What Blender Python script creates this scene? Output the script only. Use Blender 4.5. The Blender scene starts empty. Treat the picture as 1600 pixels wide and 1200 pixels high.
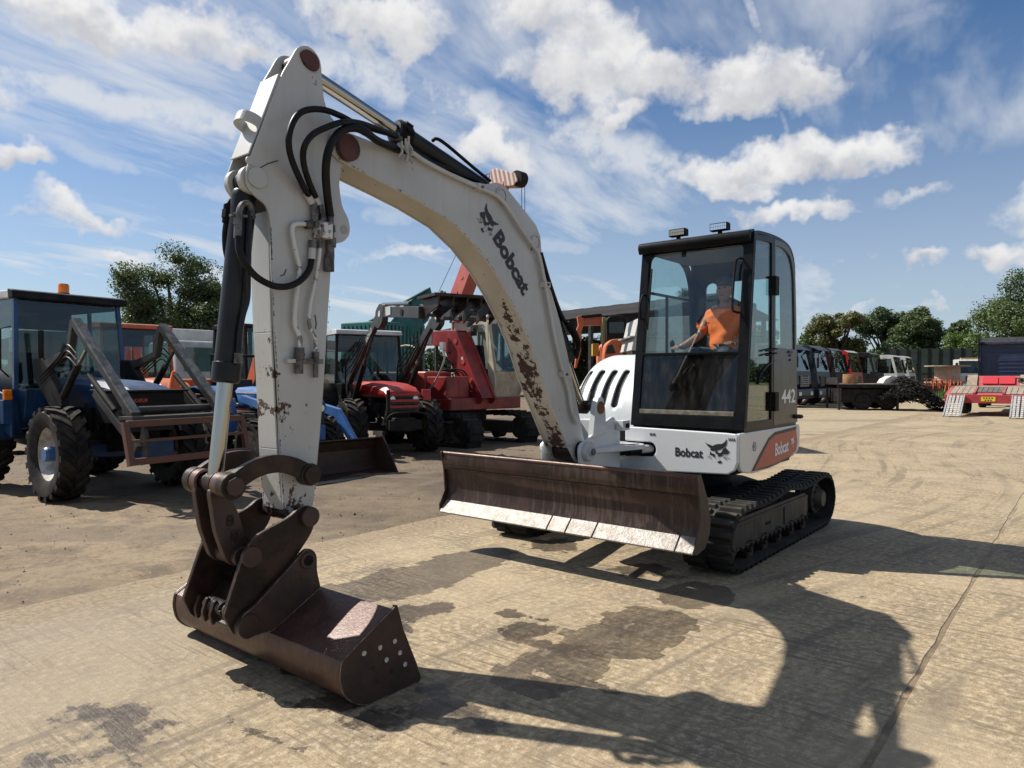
import bpy, bmesh, math, random
import numpy as np
from mathutils import Vector, Matrix
R = math.radians
rnd = random.Random(7)
sc = bpy.context.scene
COL = sc.collection

# ---------------------------------------------------------------- camera, world, sun, exposure
CAM_H = 1.6
cam_d = bpy.data.cameras.new("camera")
cam = bpy.data.objects.new("camera", cam_d)
COL.objects.link(cam)
cam_d.sensor_width = 36.0
cam_d.lens = 36.0 * 1109.0 / 1600.0
cam_d.clip_start = 0.05
cam_d.clip_end = 3000
cam.location = (0, 0, CAM_H)
cam.rotation_euler = (R(90 - 0.62), 0, 0)
sc.camera = cam

SUN = Vector((-0.837, 0.324, 1.0)).normalized()
sun_d = bpy.data.lights.new("sun", 'SUN')
sun_d.energy = 5.0
sun_d.angle = R(0.53)
sun_d.color = (1.0, 0.945, 0.86)
sun = bpy.data.objects.new("sun", sun_d)
COL.objects.link(sun)
sun.rotation_euler = SUN.to_track_quat('Z', 'Y').to_euler()
sun.location = (-20, 10, 30)

sc.view_settings.view_transform = 'Standard'
sc.view_settings.look = 'None'
sc.view_settings.exposure = 0.64
sc.view_settings.gamma = 1
sc.view_settings.use_curve_mapping = False


class NT:
    """small helper for writing node trees"""
    def __init__(s, nt):
        s.nt = nt
        s.n = nt.nodes
        s.l = nt.links

    def new(s, typ, **kw):
        nd = s.n.new(typ)
        for k, v in kw.items():
            setattr(nd, k, v)
        return nd

    def put(s, sock, val):
        if val is None:
            return
        if isinstance(val, bpy.types.NodeSocket):
            s.l.new(val, sock)
        elif isinstance(val, (tuple, list)):
            v = list(val)
            if len(sock.default_value) == 4 and len(v) == 3:
                v = v + [1.0]
            sock.default_value = v
        else:
            try:
                sock.default_value = val
            except TypeError:
                sock.default_value = [val] * len(sock.default_value)

    def m(s, op, a, b=None, c=None, clamp=False):
        nd = s.new('ShaderNodeMath', operation=op, use_clamp=clamp)
        s.put(nd.inputs[0], a)
        s.put(nd.inputs[1], b)
        if c is not None:
            s.put(nd.inputs[2], c)
        return nd.outputs[0]

    def vm(s, op, a, b=None, out=0):
        nd = s.new('ShaderNodeVectorMath', operation=op)
        s.put(nd.inputs[0], a)
        if b is not None:
            s.put(nd.inputs[1], b)
        return nd.outputs[out]

    def scale(s, v, k):
        nd = s.new('ShaderNodeVectorMath', operation='SCALE')
        s.put(nd.inputs[0], v)
        s.put(nd.inputs['Scale'], k)
        return nd.outputs[0]

    def xyz(s, v):
        nd = s.new('ShaderNodeSeparateXYZ')
        s.put(nd.inputs[0], v)
        return nd.outputs

    def vec(s, x, y, z):
        nd = s.new('ShaderNodeCombineXYZ')
        s.put(nd.inputs[0], x)
        s.put(nd.inputs[1], y)
        s.put(nd.inputs[2], z)
        return nd.outputs[0]

    def noise(s, v, scale, detail=3, rough=0.55, dist=0.0, out=0):
        nd = s.new('ShaderNodeTexNoise')
        s.put(nd.inputs['Vector'], v)
        nd.inputs['Scale'].default_value = scale
        nd.inputs['Detail'].default_value = detail
        nd.inputs['Roughness'].default_value = rough
        nd.inputs['Distortion'].default_value = dist
        return nd.outputs[out]

    def voro(s, v, scale, feature='F1', out=0):
        nd = s.new('ShaderNodeTexVoronoi', feature=feature)
        s.put(nd.inputs['Vector'], v)
        nd.inputs['Scale'].default_value = scale
        return nd.outputs[out]

    def mix(s, f, a, b, mode='MIX'):
        nd = s.new('ShaderNodeMix', data_type='RGBA', blend_type=mode)
        s.put(nd.inputs[0], f)
        s.put(nd.inputs[6], a)
        s.put(nd.inputs[7], b)
        return nd.outputs[2]

    def ss(s, v, lo, hi, a=0.0, b=1.0):
        nd = s.new('ShaderNodeMapRange', interpolation_type='SMOOTHSTEP')
        s.put(nd.inputs[0], v)
        s.put(nd.inputs[1], lo)
        s.put(nd.inputs[2], hi)
        s.put(nd.inputs[3], a)
        s.put(nd.inputs[4], b)
        return nd.outputs[0]

    def bump(s, h, strength=0.3, dist=0.01):
        nd = s.new('ShaderNodeBump')
        nd.inputs['Strength'].default_value = strength
        nd.inputs['Distance'].default_value = dist
        s.put(nd.inputs['Height'], h)
        return nd.outputs[0]


# ---- sky: Nishita air, high cirrus streaks, vapour trails and fair-weather cumulus
world = bpy.data.worlds.new("World")
sc.world = world
world.use_nodes = True
world.cycles.sampling_method = 'MANUAL'
world.cycles.sample_map_resolution = 512
sc.cycles.max_bounces = 8
sc.cycles.transparent_max_bounces = 12
wt = NT(world.node_tree)
wt.n.clear()
SKY_K = 0.050
sky = wt.new('ShaderNodeTexSky', sky_type='NISHITA')
sky.sun_disc = False
sky.sun_elevation = R(48.1)
sky.sun_rotation = math.atan2(SUN.x, SUN.y)
sky.air_density = 1.0
sky.dust_density = 0.6
sky.ozone_density = 2.2
tc = wt.new('ShaderNodeTexCoord')
D = tc.outputs['Generated']
dx, dy, dz = wt.xyz(D)
# clouds are laid out on sheets at a height above the yard: direction / elevation
zc = wt.m('MAXIMUM', dz, 0.02)
px_ = wt.m('DIVIDE', dx, wt.m('ADD', zc, 0.10))
py_ = wt.m('DIVIDE', dy, wt.m('ADD', zc, 0.10))
P = wt.vec(px_, py_, 0.0)
# cirrus: stretched noise along a wind direction, warped
rot = wt.new('ShaderNodeVectorRotate', rotation_type='Z_AXIS')
wt.put(rot.inputs['Vector'], P)
rot.inputs['Angle'].default_value = R(-62)
warp = wt.noise(P, 0.6, 2, 0.5, out=1)
Pw = wt.vm('ADD', rot.outputs[0], wt.scale(wt.vm('SUBTRACT', warp, (0.5, 0.5, 0.5)), 0.45))
cs = wt.xyz(Pw)
st = wt.vec(wt.m('MULTIPLY', cs[0], 0.60), wt.m('MULTIPLY', cs[1], 1.7), 3.3)
ci1 = wt.noise(st, 1.3, 5, 0.60, 0.0)
ci2 = wt.noise(wt.vec(wt.m('MULTIPLY', cs[0], 1.2), wt.m('MULTIPLY', cs[1], 4.2), 1.0), 1.1, 5, 0.62, 0.0)
patch = wt.noise(P, 0.55, 3, 0.5)
cir = wt.m('MULTIPLY', wt.ss(wt.m('ADD', wt.m('MULTIPLY', ci1, 0.78), wt.m('MULTIPLY', ci2, 0.22)), 0.40, 0.66), wt.ss(patch, 0.32, 0.54))
# streaky veil brightest low on the left
veil = wt.m('MULTIPLY', wt.ss(dx, 0.75, -0.45), wt.ss(ci2, 0.32, 0.66))
cir = wt.m('MINIMUM', wt.m('ADD', wt.m('MULTIPLY', cir, 0.66), wt.m('MULTIPLY', veil, 0.26)), 0.80)
low = wt.ss(dz, 0.45, 0.0)
cir = wt.m('MAXIMUM', cir, wt.m('MULTIPLY', low, 0.45))


def trail(a, b, w, k):
    """a straight vapour trail through the two directions a and b"""
    a = Vector(a).normalized()
    b = Vector(b).normalized()
    nrm = a.cross(b).normalized()
    mid = (a + b).normalized()
    half = math.cos(a.angle(mid))
    off = wt.m('ABSOLUTE', wt.m('ADD', wt.vm('DOT_PRODUCT', D, tuple(nrm), 1), wt.m('MULTIPLY', wt.m('SUBTRACT', wt.noise(D, 9, 4, 0.6), 0.5), w * 2.2)))
    t = wt.ss(off, w, w * 0.15)
    along = wt.ss(wt.vm('DOT_PRODUCT', D, tuple(mid), 1), half - 0.002, half + 0.002)
    br = wt.ss(wt.noise(D, 14, 4, 0.65), 0.30, 0.62)
    return wt.m('MULTIPLY', wt.m('MULTIPLY', wt.m('MULTIPLY', t, along), br), k)


def pxdir(x, y):
    """direction of a spot of the photograph (same lens as the camera above)"""
    p = -R(0.62)
    vx, vy, vz = (x - 800) / 1109.0, 1.0, -(y - 600) / 1109.0
    c, s_ = math.cos(p), math.sin(p)
    return Vector((vx, vy * c - vz * s_, vy * s_ + vz * c)).normalized()


for a, b, w, k in (((-60, 95), (620, 250), 0.034, 0.85), ((-60, 180), (420, 330), 0.02, 0.5), ((-60, 400), (700, 470), 0.02, 0.5), ((560, 330), (1000, 420), 0.022, 0.5), ((1080, 480), (1600, 430), 0.02, 0.4), ((330, 40), (1080, 280), 0.045, 0.85), ((500, 60), (900, 240), 0.02, 0.55), ((900, 250), (1090, 520), 0.030, 0.35), ((-50, 330), (360, 400), 0.020, 0.45), ((200, 200), (560, 420), 0.02, 0.3), ((1290, 60), (1500, 20), 0.02, 0.35), ((1300, 160), (1420, -30), 0.014, 0.4),
                   ((1150, -60), (1200, 100), 0.009, 0.75), ((1212, 150), (1262, 300), 0.005, 0.4),
                   ((1272, 345), (1292, 405), 0.0025, 0.5), ((1150, 395), (1420, 410), 0.006, 0.35)):
    cir = wt.m('MAXIMUM', cir, trail(pxdir(*a), pxdir(*b), w, k))

# cumulus: each cloud is a cluster of ellipses on the sky sphere (centre, half width, half height)
cw = wt.noise(D, 7.0, 4, 0.60, out=1)
cw2 = wt.noise(D, 26.0, 3, 0.62, out=1)
Dn = wt.vm('ADD', D, wt.vm('ADD', wt.scale(wt.vm('SUBTRACT', cw, (0.5, 0.5, 0.5)), 0.13), wt.scale(wt.vm('SUBTRACT', cw2, (0.5, 0.5, 0.5)), 0.045)))
CUM = [  # photograph x, y, half width, half height, density
    (860, 15, 100, 50, 1), (930, 70, 90, 55, 1), (1010, 100, 95, 50, 1), (900, 130, 95, 45, 1), (960, 165, 60, 22, .8),
    (1130, 130, 95, 42, 1), (1230, 125, 90, 38, 1), (1150, 165, 90, 26, 1),
    (1150, 268, 105, 30, 1), (1250, 238, 110, 38, 1), (1350, 232, 90, 34, 1), (1170, 295, 60, 16, .8),
    (1250, 328, 110, 20, .85), (1430, 300, 52, 18, .55), (1445, 410, 36, 14, .8), (1580, 395, 60, 24, .9),
    (1450, 470, 50, 9, .5), (1330, 468, 40, 7, .4),
    (760, 235, 58, 34, 1), (600, 20, 120, 38, .95), (500, -10, 60, 30, .7),
    (130, 10, 150, 40, .9), (270, 35, 140, 38, .85), (340, 70, 90, 28, .7), (60, -20, 140, 36, .8),
    (30, 250, 52, 26, .95), (130, 322, 92, 24, .85), (60, 335, 60, 16, .6), (200, 392, 42, 12, .75), (640, 398, 70, 12, .6),
    (1700, 320, 120, 40, .9), (-120, 120, 120, 50, .9), (1800, 60, 160, 50, .8), (400, -260, 200, 70, .9), (1100, -330, 220, 80, .9),
]
dens = None
shade = None
for x, y, w, h, k in CUM:
    c = pxdir(x, y)
    rt_ = Vector((c.y, -c.x, 0)).normalized()
    up = rt_.cross(c).normalized()
    ww = w / 1109.0 * c.y * 1.02
    hh = h / 1109.0 * c.y * 1.00
    mp = wt.new('ShaderNodeMapping', vector_type='TEXTURE')
    wt.put(mp.inputs['Vector'], Dn)
    mp.inputs['Location'].default_value = c
    mp.inputs['Rotation'].default_value = Matrix((rt_, c, up)).transposed().to_euler()
    mp.inputs['Scale'].default_value = (ww, 0.6, hh)
    e = wt.m('MULTIPLY_ADD', wt.vm('DOT_PRODUCT', mp.outputs[0], mp.outputs[0], 1), -k, 1.25 * k)
    v = wt.xyz(mp.outputs[0])[2]
    dens = e if dens is None else wt.m('SMOOTH_MAX', dens, e, 0.35)
    sh = wt.m('MULTIPLY', wt.m('MAXIMUM', e, 0.0), v)
    shade = sh if shade is None else wt.m('ADD', shade, sh)
# scattered cumulus elsewhere round the sky, behind the camera and overhead
back = wt.m('MULTIPLY', wt.ss(wt.noise(P, 1.3, 4, 0.55), 0.58, 0.70), wt.ss(dy, 0.25, -0.15))
cmask = wt.m('MAXIMUM', wt.ss(wt.m('ADD', dens, wt.m('MULTIPLY', wt.m('SUBTRACT', wt.noise(D, 20, 4, 0.68), 0.5), 1.6)), 0.10, 1.10), back)
lum = wt.m('ADD', wt.m('MULTIPLY', shade, 0.50), wt.m('MULTIPLY', wt.m('SUBTRACT', wt.noise(D, 13, 4, 0.62), 0.45), 1.5))
lum = wt.ss(lum, -0.65, 0.55)
ccol = wt.mix(lum, (6.7, 6.8, 7.3), (11.6, 11.5, 11.4))
skyc = wt.mix(1.0, sky.outputs[0], (0.70, 1.02, 1.30), 'MULTIPLY')
withci = wt.mix(cir, skyc, (9.6, 9.9, 10.3))
full = wt.mix(wt.m('MULTIPLY', cmask, 0.97), withci, ccol)
full = wt.mix(wt.ss(dz, -0.005, -0.02), full, (1.2, 1.05, 0.85))
bg = wt.new('ShaderNodeBackground')
bg.inputs['Strength'].default_value = SKY_K
wt.put(bg.inputs['Color'], full)
wo = wt.new('ShaderNodeOutputWorld')
wt.l.new(bg.outputs[0], wo.inputs[0])

# ---------------------------------------------------------------- finding places: pixel of the photograph -> point on a real plane
_F = Vector((-0.63, -0.77, 0)).normalized()
_L = Vector((-_F.y, _F.x, 0))
EX_O = _F * -6.8 + _L * -3.4          # slew centre of the excavator, on the ground
EX_A = math.atan2(_F.y, _F.x)


def ray(x, y):
    p = -math.atan(12 / 1109.0)
    vx, vy, vz = (x - 800) / 1109.0, 1.0, -(y - 600) / 1109.0
    c, s_ = math.cos(p), math.sin(p)
    return Vector((vx, vy * c - vz * s_, vy * s_ + vz * c))


CP = Vector((0, 0, CAM_H))


def gz(x, y, z=0.0):
    r = ray(x, y)
    return CP + r * ((z - CAM_H) / r.z)


def wd(x, y, d):
    """point at depth d"""
    r = ray(x, y)
    return CP + r * (d / r.y)


def toM(p):
    d = p - EX_O
    return Vector((d.dot(_F), d.dot(_L), d.z))


def PY(x, y, Y):
    r = ray(x, y)
    return toM(CP + r * ((Y - (CP - EX_O).dot(_L)) / r.dot(_L)))


def PX(x, y, X):
    r = ray(x, y)
    return toM(CP + r * ((X - (CP - EX_O).dot(_F)) / r.dot(_F)))


# ---------------------------------------------------------------- mesh helpers
def smoothpath(pts, n=6):
    """Catmull-Rom through the points"""
    P_ = [Vector(p) for p in pts]
    P_ = [P_[0] * 2 - P_[1]] + P_ + [P_[-1] * 2 - P_[-2]]
    out = []
    for i in range(1, len(P_) - 2):
        a, b, c, d = P_[i - 1:i + 3]
        for k in range(n):
            t = k / n
            out.append(0.5 * ((2 * b) + (c - a) * t + (2 * a - 5 * b + 4 * c - d) * t * t + (3 * b - a - 3 * c + d) * t ** 3))
    out.append(P_[-2])
    return out


def roundpoly(pts, r, n=4):
    """round the corners of a 2D polygon; r is a number or a list"""
    out = []
    N = len(pts)
    for i in range(N):
        p = Vector(pts[i])
        a = Vector(pts[i - 1]) - p
        b = Vector(pts[(i + 1) % N]) - p
        ri = r[i] if isinstance(r, (list, tuple)) else r
        if ri <= 0:
            out.append(tuple(p))
            continue
        ri = min(ri, a.length * 0.49, b.length * 0.49)
        p0 = p + a.normalized() * ri
        p1 = p + b.normalized() * ri
        for k in range(n + 1):
            t = k / n
            q = p0 * (1 - t) ** 2 + p * 2 * t * (1 - t) + p1 * t * t
            out.append(tuple(q))
    return out


class MB:
    def __init__(s):
        s.v = []
        s.f = []
        s.mi = []

    def add(s, vs, fs, m=0):
        o = len(s.v)
        s.v += [tuple(v) for v in vs]
        s.f += [tuple(i + o for i in f) for f in fs]
        s.mi += [m] * len(fs)
        return s

    def bx(s, x0, x1, y0, y1, z0, z1, m=0):
        vs = [(x, y, z) for z in (z0, z1) for y in (y0, y1) for x in (x0, x1)]
        return s.add(vs, [(0, 2, 3, 1), (4, 5, 7, 6), (0, 1, 5, 4), (2, 6, 7, 3), (0, 4, 6, 2), (1, 3, 7, 5)], m)

    def prism(s, pts, a, b, ax='Y', m=0):
        n = len(pts)
        if ax == 'Y':
            w = lambda p, t: (p[0], t, p[1])
        elif ax == 'X':
            w = lambda p, t: (t, p[0], p[1])
        else:
            w = lambda p, t: (p[0], p[1], t)
        vs = [w(p, a) for p in pts] + [w(p, b) for p in pts]
        fs = [tuple(range(n)), tuple(range(2 * n - 1, n - 1, -1))]
        fs += [(i, i + n, (i + 1) % n + n, (i + 1) % n) for i in range(n)]
        return s.add(vs, fs, m)

    def ring(s, outer, inner, a, b, ax='Y', m=0):
        """plate with one hole; same number of points in both outlines"""
        n = len(outer)
        if ax == 'Y':
            w = lambda p, t: (p[0], t, p[1])
        elif ax == 'X':
            w = lambda p, t: (t, p[0], p[1])
        else:
            w = lambda p, t: (p[0], p[1], t)
        vs = [w(p, a) for p in outer] + [w(p, a) for p in inner] + [w(p, b) for p in outer] + [w(p, b) for p in inner]
        fs = []
        for i in range(n):
            j = (i + 1) % n
            fs += [(i, j, n + j, n + i), (2 * n + i, 3 * n + i, 3 * n + j, 2 * n + j), (i, 2 * n + i, 2 * n + j, j), (n + i, n + j, 3 * n + j, 3 * n + i)]
        return s.add(vs, fs, m)

    def bar(s, p0, p1, w, h, up=(0, 0, 1), m=0, w2=None, h2=None):
        p0, p1 = Vector(p0), Vector(p1)
        d = (p1 - p0).normalized()
        u = Vector(up)
        sd = d.cross(u)
        if sd.length < 1e-4:
            sd = d.cross(Vector((1, 0, 0)))
        sd.normalize()
        u = sd.cross(d)
        w2 = w if w2 is None else w2
        h2 = h if h2 is None else h2
        vs = []
        for p, ww, hh in ((p0, w, h), (p1, w2, h2)):
            for a, b in ((-1, -1), (1, -1), (1, 1), (-1, 1)):
                vs.append(p + sd * (a * ww / 2) + u * (b * hh / 2))
        return s.add(vs, [(0, 1, 2, 3), (7, 6, 5, 4), (0, 4, 5, 1), (1, 5, 6, 2), (2, 6, 7, 3), (3, 7, 4, 0)], m)

    def tube(s, pts, r, n=8, m=0, caps=True):
        P_ = [Vector(p) for p in pts]
        rr = r if isinstance(r, (list, tuple)) else [r] * len(P_)
        up = None
        vs = []
        for i, p in enumerate(P_):
            d = (P_[min(i + 1, len(P_) - 1)] - P_[max(i - 1, 0)]).normalized()
            if up is None:
                up = d.orthogonal().normalized()
            up = (up - d * up.dot(d))
            if up.length < 1e-5:
                up = d.orthogonal()
            up.normalize()
            sd = d.cross(up)
            for k in range(n):
                a = 2 * math.pi * k / n
                vs.append(p + (up * math.cos(a) + sd * math.sin(a)) * rr[i])
        fs = []
        for i in range(len(P_) - 1):
            for k in range(n):
                k2 = (k + 1) % n
                fs.append((i * n + k, i * n + k2, (i + 1) * n + k2, (i + 1) * n + k))
        if caps:
            fs.append(tuple(range(n - 1, -1, -1)))
            fs.append(tuple((len(P_) - 1) * n + k for k in range(n)))
        return s.add(vs, fs, m)

    def cyl(s, p0, p1, r, n=20, r2=None, m=0):
        return s.tube([p0, p1], [r, r if r2 is None else r2], n, m)

    def lathe(s, prof, c, axis='Y', n=32, m=0, ang=2 * math.pi):
        """prof: (radius, offset along axis)"""
        vs = []
        c = Vector(c)
        for r_, h in prof:
            for k in range(n):
                a = ang * k / n
                ca, sa = math.cos(a) * r_, math.sin(a) * r_
                if axis == 'Y':
                    o = (ca, h, sa)
                elif axis == 'X':
                    o = (h, ca, sa)
                else:
                    o = (ca, sa, h)
                vs.append(c + Vector(o))
        fs = []
        for i in range(len(prof) - 1):
            for k in range(n):
                k2 = (k + 1) % n
                fs.append((i * n + k, i * n + k2, (i + 1) * n + k2, (i + 1) * n + k))
        return s.add(vs, fs, m)

    def sphere(s, c, r, n=12, m=0):
        rx, ry, rz = r if isinstance(r, (list, tuple)) else (r, r, r)
        c = Vector(c)
        vs = [c + Vector((0, 0, -rz))]
        h = n // 2
        for i in range(1, h):
            t = -math.pi / 2 + math.pi * i / h
            for k in range(n):
                a = 2 * math.pi * k / n
                vs.append(c + Vector((math.cos(t) * math.cos(a) * rx, math.cos(t) * math.sin(a) * ry, math.sin(t) * rz)))
        vs.append(c + Vector((0, 0, rz)))
        fs = []
        for k in range(n):
            fs.append((0, 1 + (k + 1) % n, 1 + k))
            fs.append((len(vs) - 1, 1 + (h - 2) * n + k, 1 + (h - 2) * n + (k + 1) % n))
        for i in range(h - 2):
            for k in range(n):
                k2 = (k + 1) % n
                fs.append((1 + i * n + k, 1 + i * n + k2, 1 + (i + 1) * n + k2, 1 + (i + 1) * n + k))
        return s.add(vs, fs, m)

    def mesh(s, name, mat, smooth=None, fix=True):
        me = bpy.data.meshes.new(name)
        me.from_pydata(s.v, [], s.f)
        mats = mat if isinstance(mat, (list, tuple)) else [mat]
        for mm in mats:
            me.materials.append(mm)
        if len(mats) > 1:
            me.polygons.foreach_set('material_index', s.mi)
        if fix:
            bm = bmesh.new()
            bm.from_mesh(me)
            bmesh.ops.recalc_face_normals(bm, faces=bm.faces)
            bm.to_mesh(me)
            bm.free()
        if smooth is not None:
            me.polygons.foreach_set('use_smooth', [True] * len(me.polygons))
            me.set_sharp_from_angle(angle=R(smooth))
        me.update()
        return me

    def build(s, name, mat, parent=None, smooth=None, bevel=0, seg=2, label=None):
        return put(name, s.mesh(name, mat, smooth), parent, bevel, seg, label)


def put(name, me, parent=None, bevel=0, seg=2, label=None, loc=None, rot=None):
    o = bpy.data.objects.new(name, me)
    COL.objects.link(o)
    if parent:
        o.parent = parent
    if bevel:
        b = o.modifiers.new('bevel', 'BEVEL')
        b.width = bevel
        b.segments = seg
        b.limit_method = 'ANGLE'
        b.angle_limit = R(40)
    if label:
        o['label'] = label
    if loc is not None:
        o.location = loc
    if rot is not None:
        o.rotation_euler = rot
    return o


def thing(name, label, cat, loc=(0, 0, 0), rz=0.0, group=None):
    o = bpy.data.objects.new(name, None)
    o.empty_display_size = 0.3
    COL.objects.link(o)
    o.location = loc
    o.rotation_euler = (0, 0, rz)
    o['label'] = label
    o['category'] = cat
    if group:
        o['group'] = group
    return o


def tag(o, label=None, cat=None, group=None, kind=None):
    if label:
        o['label'] = label
    if cat:
        o['category'] = cat
    if group:
        o['group'] = group
    if kind:
        o['kind'] = kind
    return o


def copy_tree(o, parent=None, name=None):
    c = o.copy()
    COL.objects.link(c)
    c.parent = parent
    for ch in o.children:
        copy_tree(ch, c)
    return c


# ---------------------------------------------------------------- materials
MATS = {}


def mat(name, col, rough=0.5, metal=0.0, col2=None, ns=6.0, chip=None, bump=0.0, bs=40.0, dust=0.0, coat=0.0, spec=0.5,
        streak=None, lo=0.35, hi=0.65, rvar=0.0):
    """procedural surface: base colour with patchy variation, chips through to another colour,
    streaks running down, pale dust on faces that look up, fine relief"""
    if name in MATS:
        return MATS[name]
    m_ = bpy.data.materials.new(name)
    m_.use_nodes = True
    t = NT(m_.node_tree)
    bs_ = t.n['Principled BSDF']
    tcn = t.new('ShaderNodeTexCoord')
    o = tcn.outputs['Object']
    oi = t.new('ShaderNodeObjectInfo')
    o2 = t.vm('ADD', o, t.scale(t.vec(oi.outputs['Random'], 0.37, 0.11), 0.0))
    c = (*col, 1)
    if col2 is not None:
        c = t.mix(t.ss(t.noise(o2, ns, 6, 0.62), lo, hi), col, col2)
    rgh = rough
    if rvar:
        rgh = t.m('ADD', rough, t.m('MULTIPLY', t.m('SUBTRACT', t.noise(o2, ns * 2.3, 5, 0.6), 0.5), rvar * 2))
    met = metal
    if streak:
        sx, sy, sz = t.xyz(o2)
        stn = t.noise(t.vec(t.m('MULTIPLY', sx, 28), t.m('MULTIPLY', sy, 28), t.m('MULTIPLY', sz, 1.6)), 1.0, 5, 0.6)
        big = t.noise(o2, 1.7, 3, 0.5)
        c = t.mix(t.m('MULTIPLY', t.ss(t.m('ADD', stn, t.m('MULTIPLY', t.m('SUBTRACT', big, 0.5), 0.5)), 0.52, 0.66), streak[1]), c, streak[0])
    if chip:
        ccol, th, csc = chip[:3]
        nz_ = t.m('ADD', t.m('MULTIPLY', t.noise(o2, csc, 9, 0.68), 0.75), t.m('MULTIPLY', t.noise(o2, csc * 0.22, 3, 0.5), 0.25))
        k = t.ss(nz_, th, th + 0.012)
        c = t.mix(k, c, ccol)
        rgh = t.m('ADD', t.m('MULTIPLY', k, 0.85 - rough), rough) if not rvar else rgh
        if metal:
            met = t.m('MULTIPLY', t.m('SUBTRACT', 1.0, k), metal)
    if dust:
        g = t.new('ShaderNodeNewGeometry')
        up = t.xyz(g.outputs['Normal'])[2]
        dn = t.m('MULTIPLY', t.ss(up, 0.2, 0.95), t.ss(t.noise(o2, 5, 5, 0.6), 0.25, 0.7))
        c = t.mix(t.m('MULTIPLY', dn, dust), c, (0.30, 0.25, 0.18))
    t.put(bs_.inputs['Base Color'], c)
    t.put(bs_.inputs['Roughness'], rgh)
    t.put(bs_.inputs['Metallic'], met)
    bs_.inputs['Specular IOR Level'].default_value = spec
    if coat:
        bs_.inputs['Coat Weight'].default_value = coat
        bs_.inputs['Coat Roughness'].default_value = 0.08
    if bump:
        t.put(bs_.inputs['Normal'], t.bump(t.noise(o2, bs, 5, 0.6), bump, 0.01))
    MATS[name] = m_
    return m_


def glass(name, tint=(0.55, 0.72, 0.68), dirt=0.12, op=0.0, rough=0.0):
    """thin tinted pane: clear view through, sky reflections, a film of dust"""
    if name in MATS:
        return MATS[name]
    m_ = bpy.data.materials.new(name)
    m_.use_nodes = True
    t = NT(m_.node_tree)
    t.n.clear()
    out = t.new('ShaderNodeOutputMaterial')
    tr = t.new('ShaderNodeBsdfTransparent')
    tr.inputs[0].default_value = (*tint, 1)
    gl = t.new('ShaderNodeBsdfGlossy')
    gl.inputs['Roughness'].default_value = rough
    fr = t.new('ShaderNodeFresnel')
    fr.inputs[0].default_value = 1.5
    m1 = t.new('ShaderNodeMixShader')
    geo = t.new('ShaderNodeNewGeometry')
    fz = t.m('ABSOLUTE', t.vm('DOT_PRODUCT', geo.outputs['Normal'], geo.outputs['Incoming'], 1))
    frs = t.m('ADD', 0.045, t.m('MULTIPLY', t.m('POWER', t.m('SUBTRACT', 1.0, fz), 4.0), 0.85))
    t.put(m1.inputs[0], frs)
    t.l.new(tr.outputs[0], m1.inputs[1])
    t.l.new(gl.outputs[0], m1.inputs[2])
    df = t.new('ShaderNodeBsdfDiffuse')
    df.inputs[0].default_value = (0.33, 0.31, 0.27, 1)
    tcn = t.new('ShaderNodeTexCoord')
    o = tcn.outputs['Object']
    sx, sy, sz = t.xyz(o)
    stn = t.noise(t.vec(t.m('MULTIPLY', sx, 14), t.m('MULTIPLY', sy, 14), t.m('MULTIPLY', sz, 2.5)), 1.3, 5, 0.65)
    k = t.m('ADD', op, t.m('MULTIPLY', t.m('MULTIPLY', t.ss(stn, 0.35, 0.8), t.ss(t.noise(o, 4, 4, 0.6), 0.25, 0.75)), dirt))
    m2 = t.new('ShaderNodeMixShader')
    t.put(m2.inputs[0], k)
    t.l.new(m1.outputs[0], m2.inputs[1])
    t.l.new(df.outputs[0], m2.inputs[2])
    t.l.new(m2.outputs[0], out.inputs[0])
    MATS[name] = m_
    return m_


RUST = (0.085, 0.038, 0.026)
M_white = mat('white_paint', (0.46, 0.47, 0.465), 0.38, col2=(0.40, 0.40, 0.385), ns=2.2, chip=((0.05, 0.032, 0.025), 0.655, 9.0), streak=((0.42, 0.39, 0.33), 0.35), coat=0.15, rvar=0.0)
M_white_clean = mat('clean_white_paint', (0.55, 0.57, 0.58), 0.32, col2=(0.49, 0.51, 0.515), ns=1.5, chip=((0.05, 0.04, 0.035), 0.70, 12.0), coat=0.35, streak=((0.5, 0.49, 0.45), 0.22))
M_black = mat('black_paint', (0.004, 0.0045, 0.0055), 0.28, col2=(0.009, 0.009, 0.009), ns=7, dust=0.02, spec=0.14)
M_blackm = mat('matt_black', (0.005, 0.005, 0.006), 0.6, col2=(0.011, 0.010, 0.010), ns=9, dust=0.10, spec=0.12)
M_cyl = mat('black_cylinder_paint', (0.010, 0.011, 0.013), 0.34, col2=(0.020, 0.020, 0.020), ns=5, chip=((0.09, 0.08, 0.07), 0.69, 14), spec=0.22)
M_hose = mat('hydraulic_hose', (0.006, 0.006, 0.007), 0.42, col2=(0.012, 0.012, 0.012), ns=18, spec=0.16)
M_fit = mat('dull_steel_fitting', (0.16, 0.15, 0.14), 0.45, 0.6, col2=(0.05, 0.045, 0.042), ns=16)
M_chrome = mat('chrome', (0.40, 0.385, 0.36), 0.14, 1.0)
M_rubber = mat('rubber', (0.011, 0.011, 0.012), 0.72, col2=(0.028, 0.026, 0.023), ns=4, bump=0.3, bs=60, dust=0.13, spec=0.15)
M_tyre = mat('tyre_rubber', (0.011, 0.011, 0.012), 0.72, col2=(0.032, 0.028, 0.024), ns=5, bump=0.2, bs=50, dust=0.22, spec=0.15)
M_darksteel = mat('greasy_dark_steel', (0.017, 0.013, 0.011), 0.42, 0.2, col2=(0.050, 0.029, 0.021), spec=0.25, ns=7, bump=0.25, bs=55)
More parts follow.
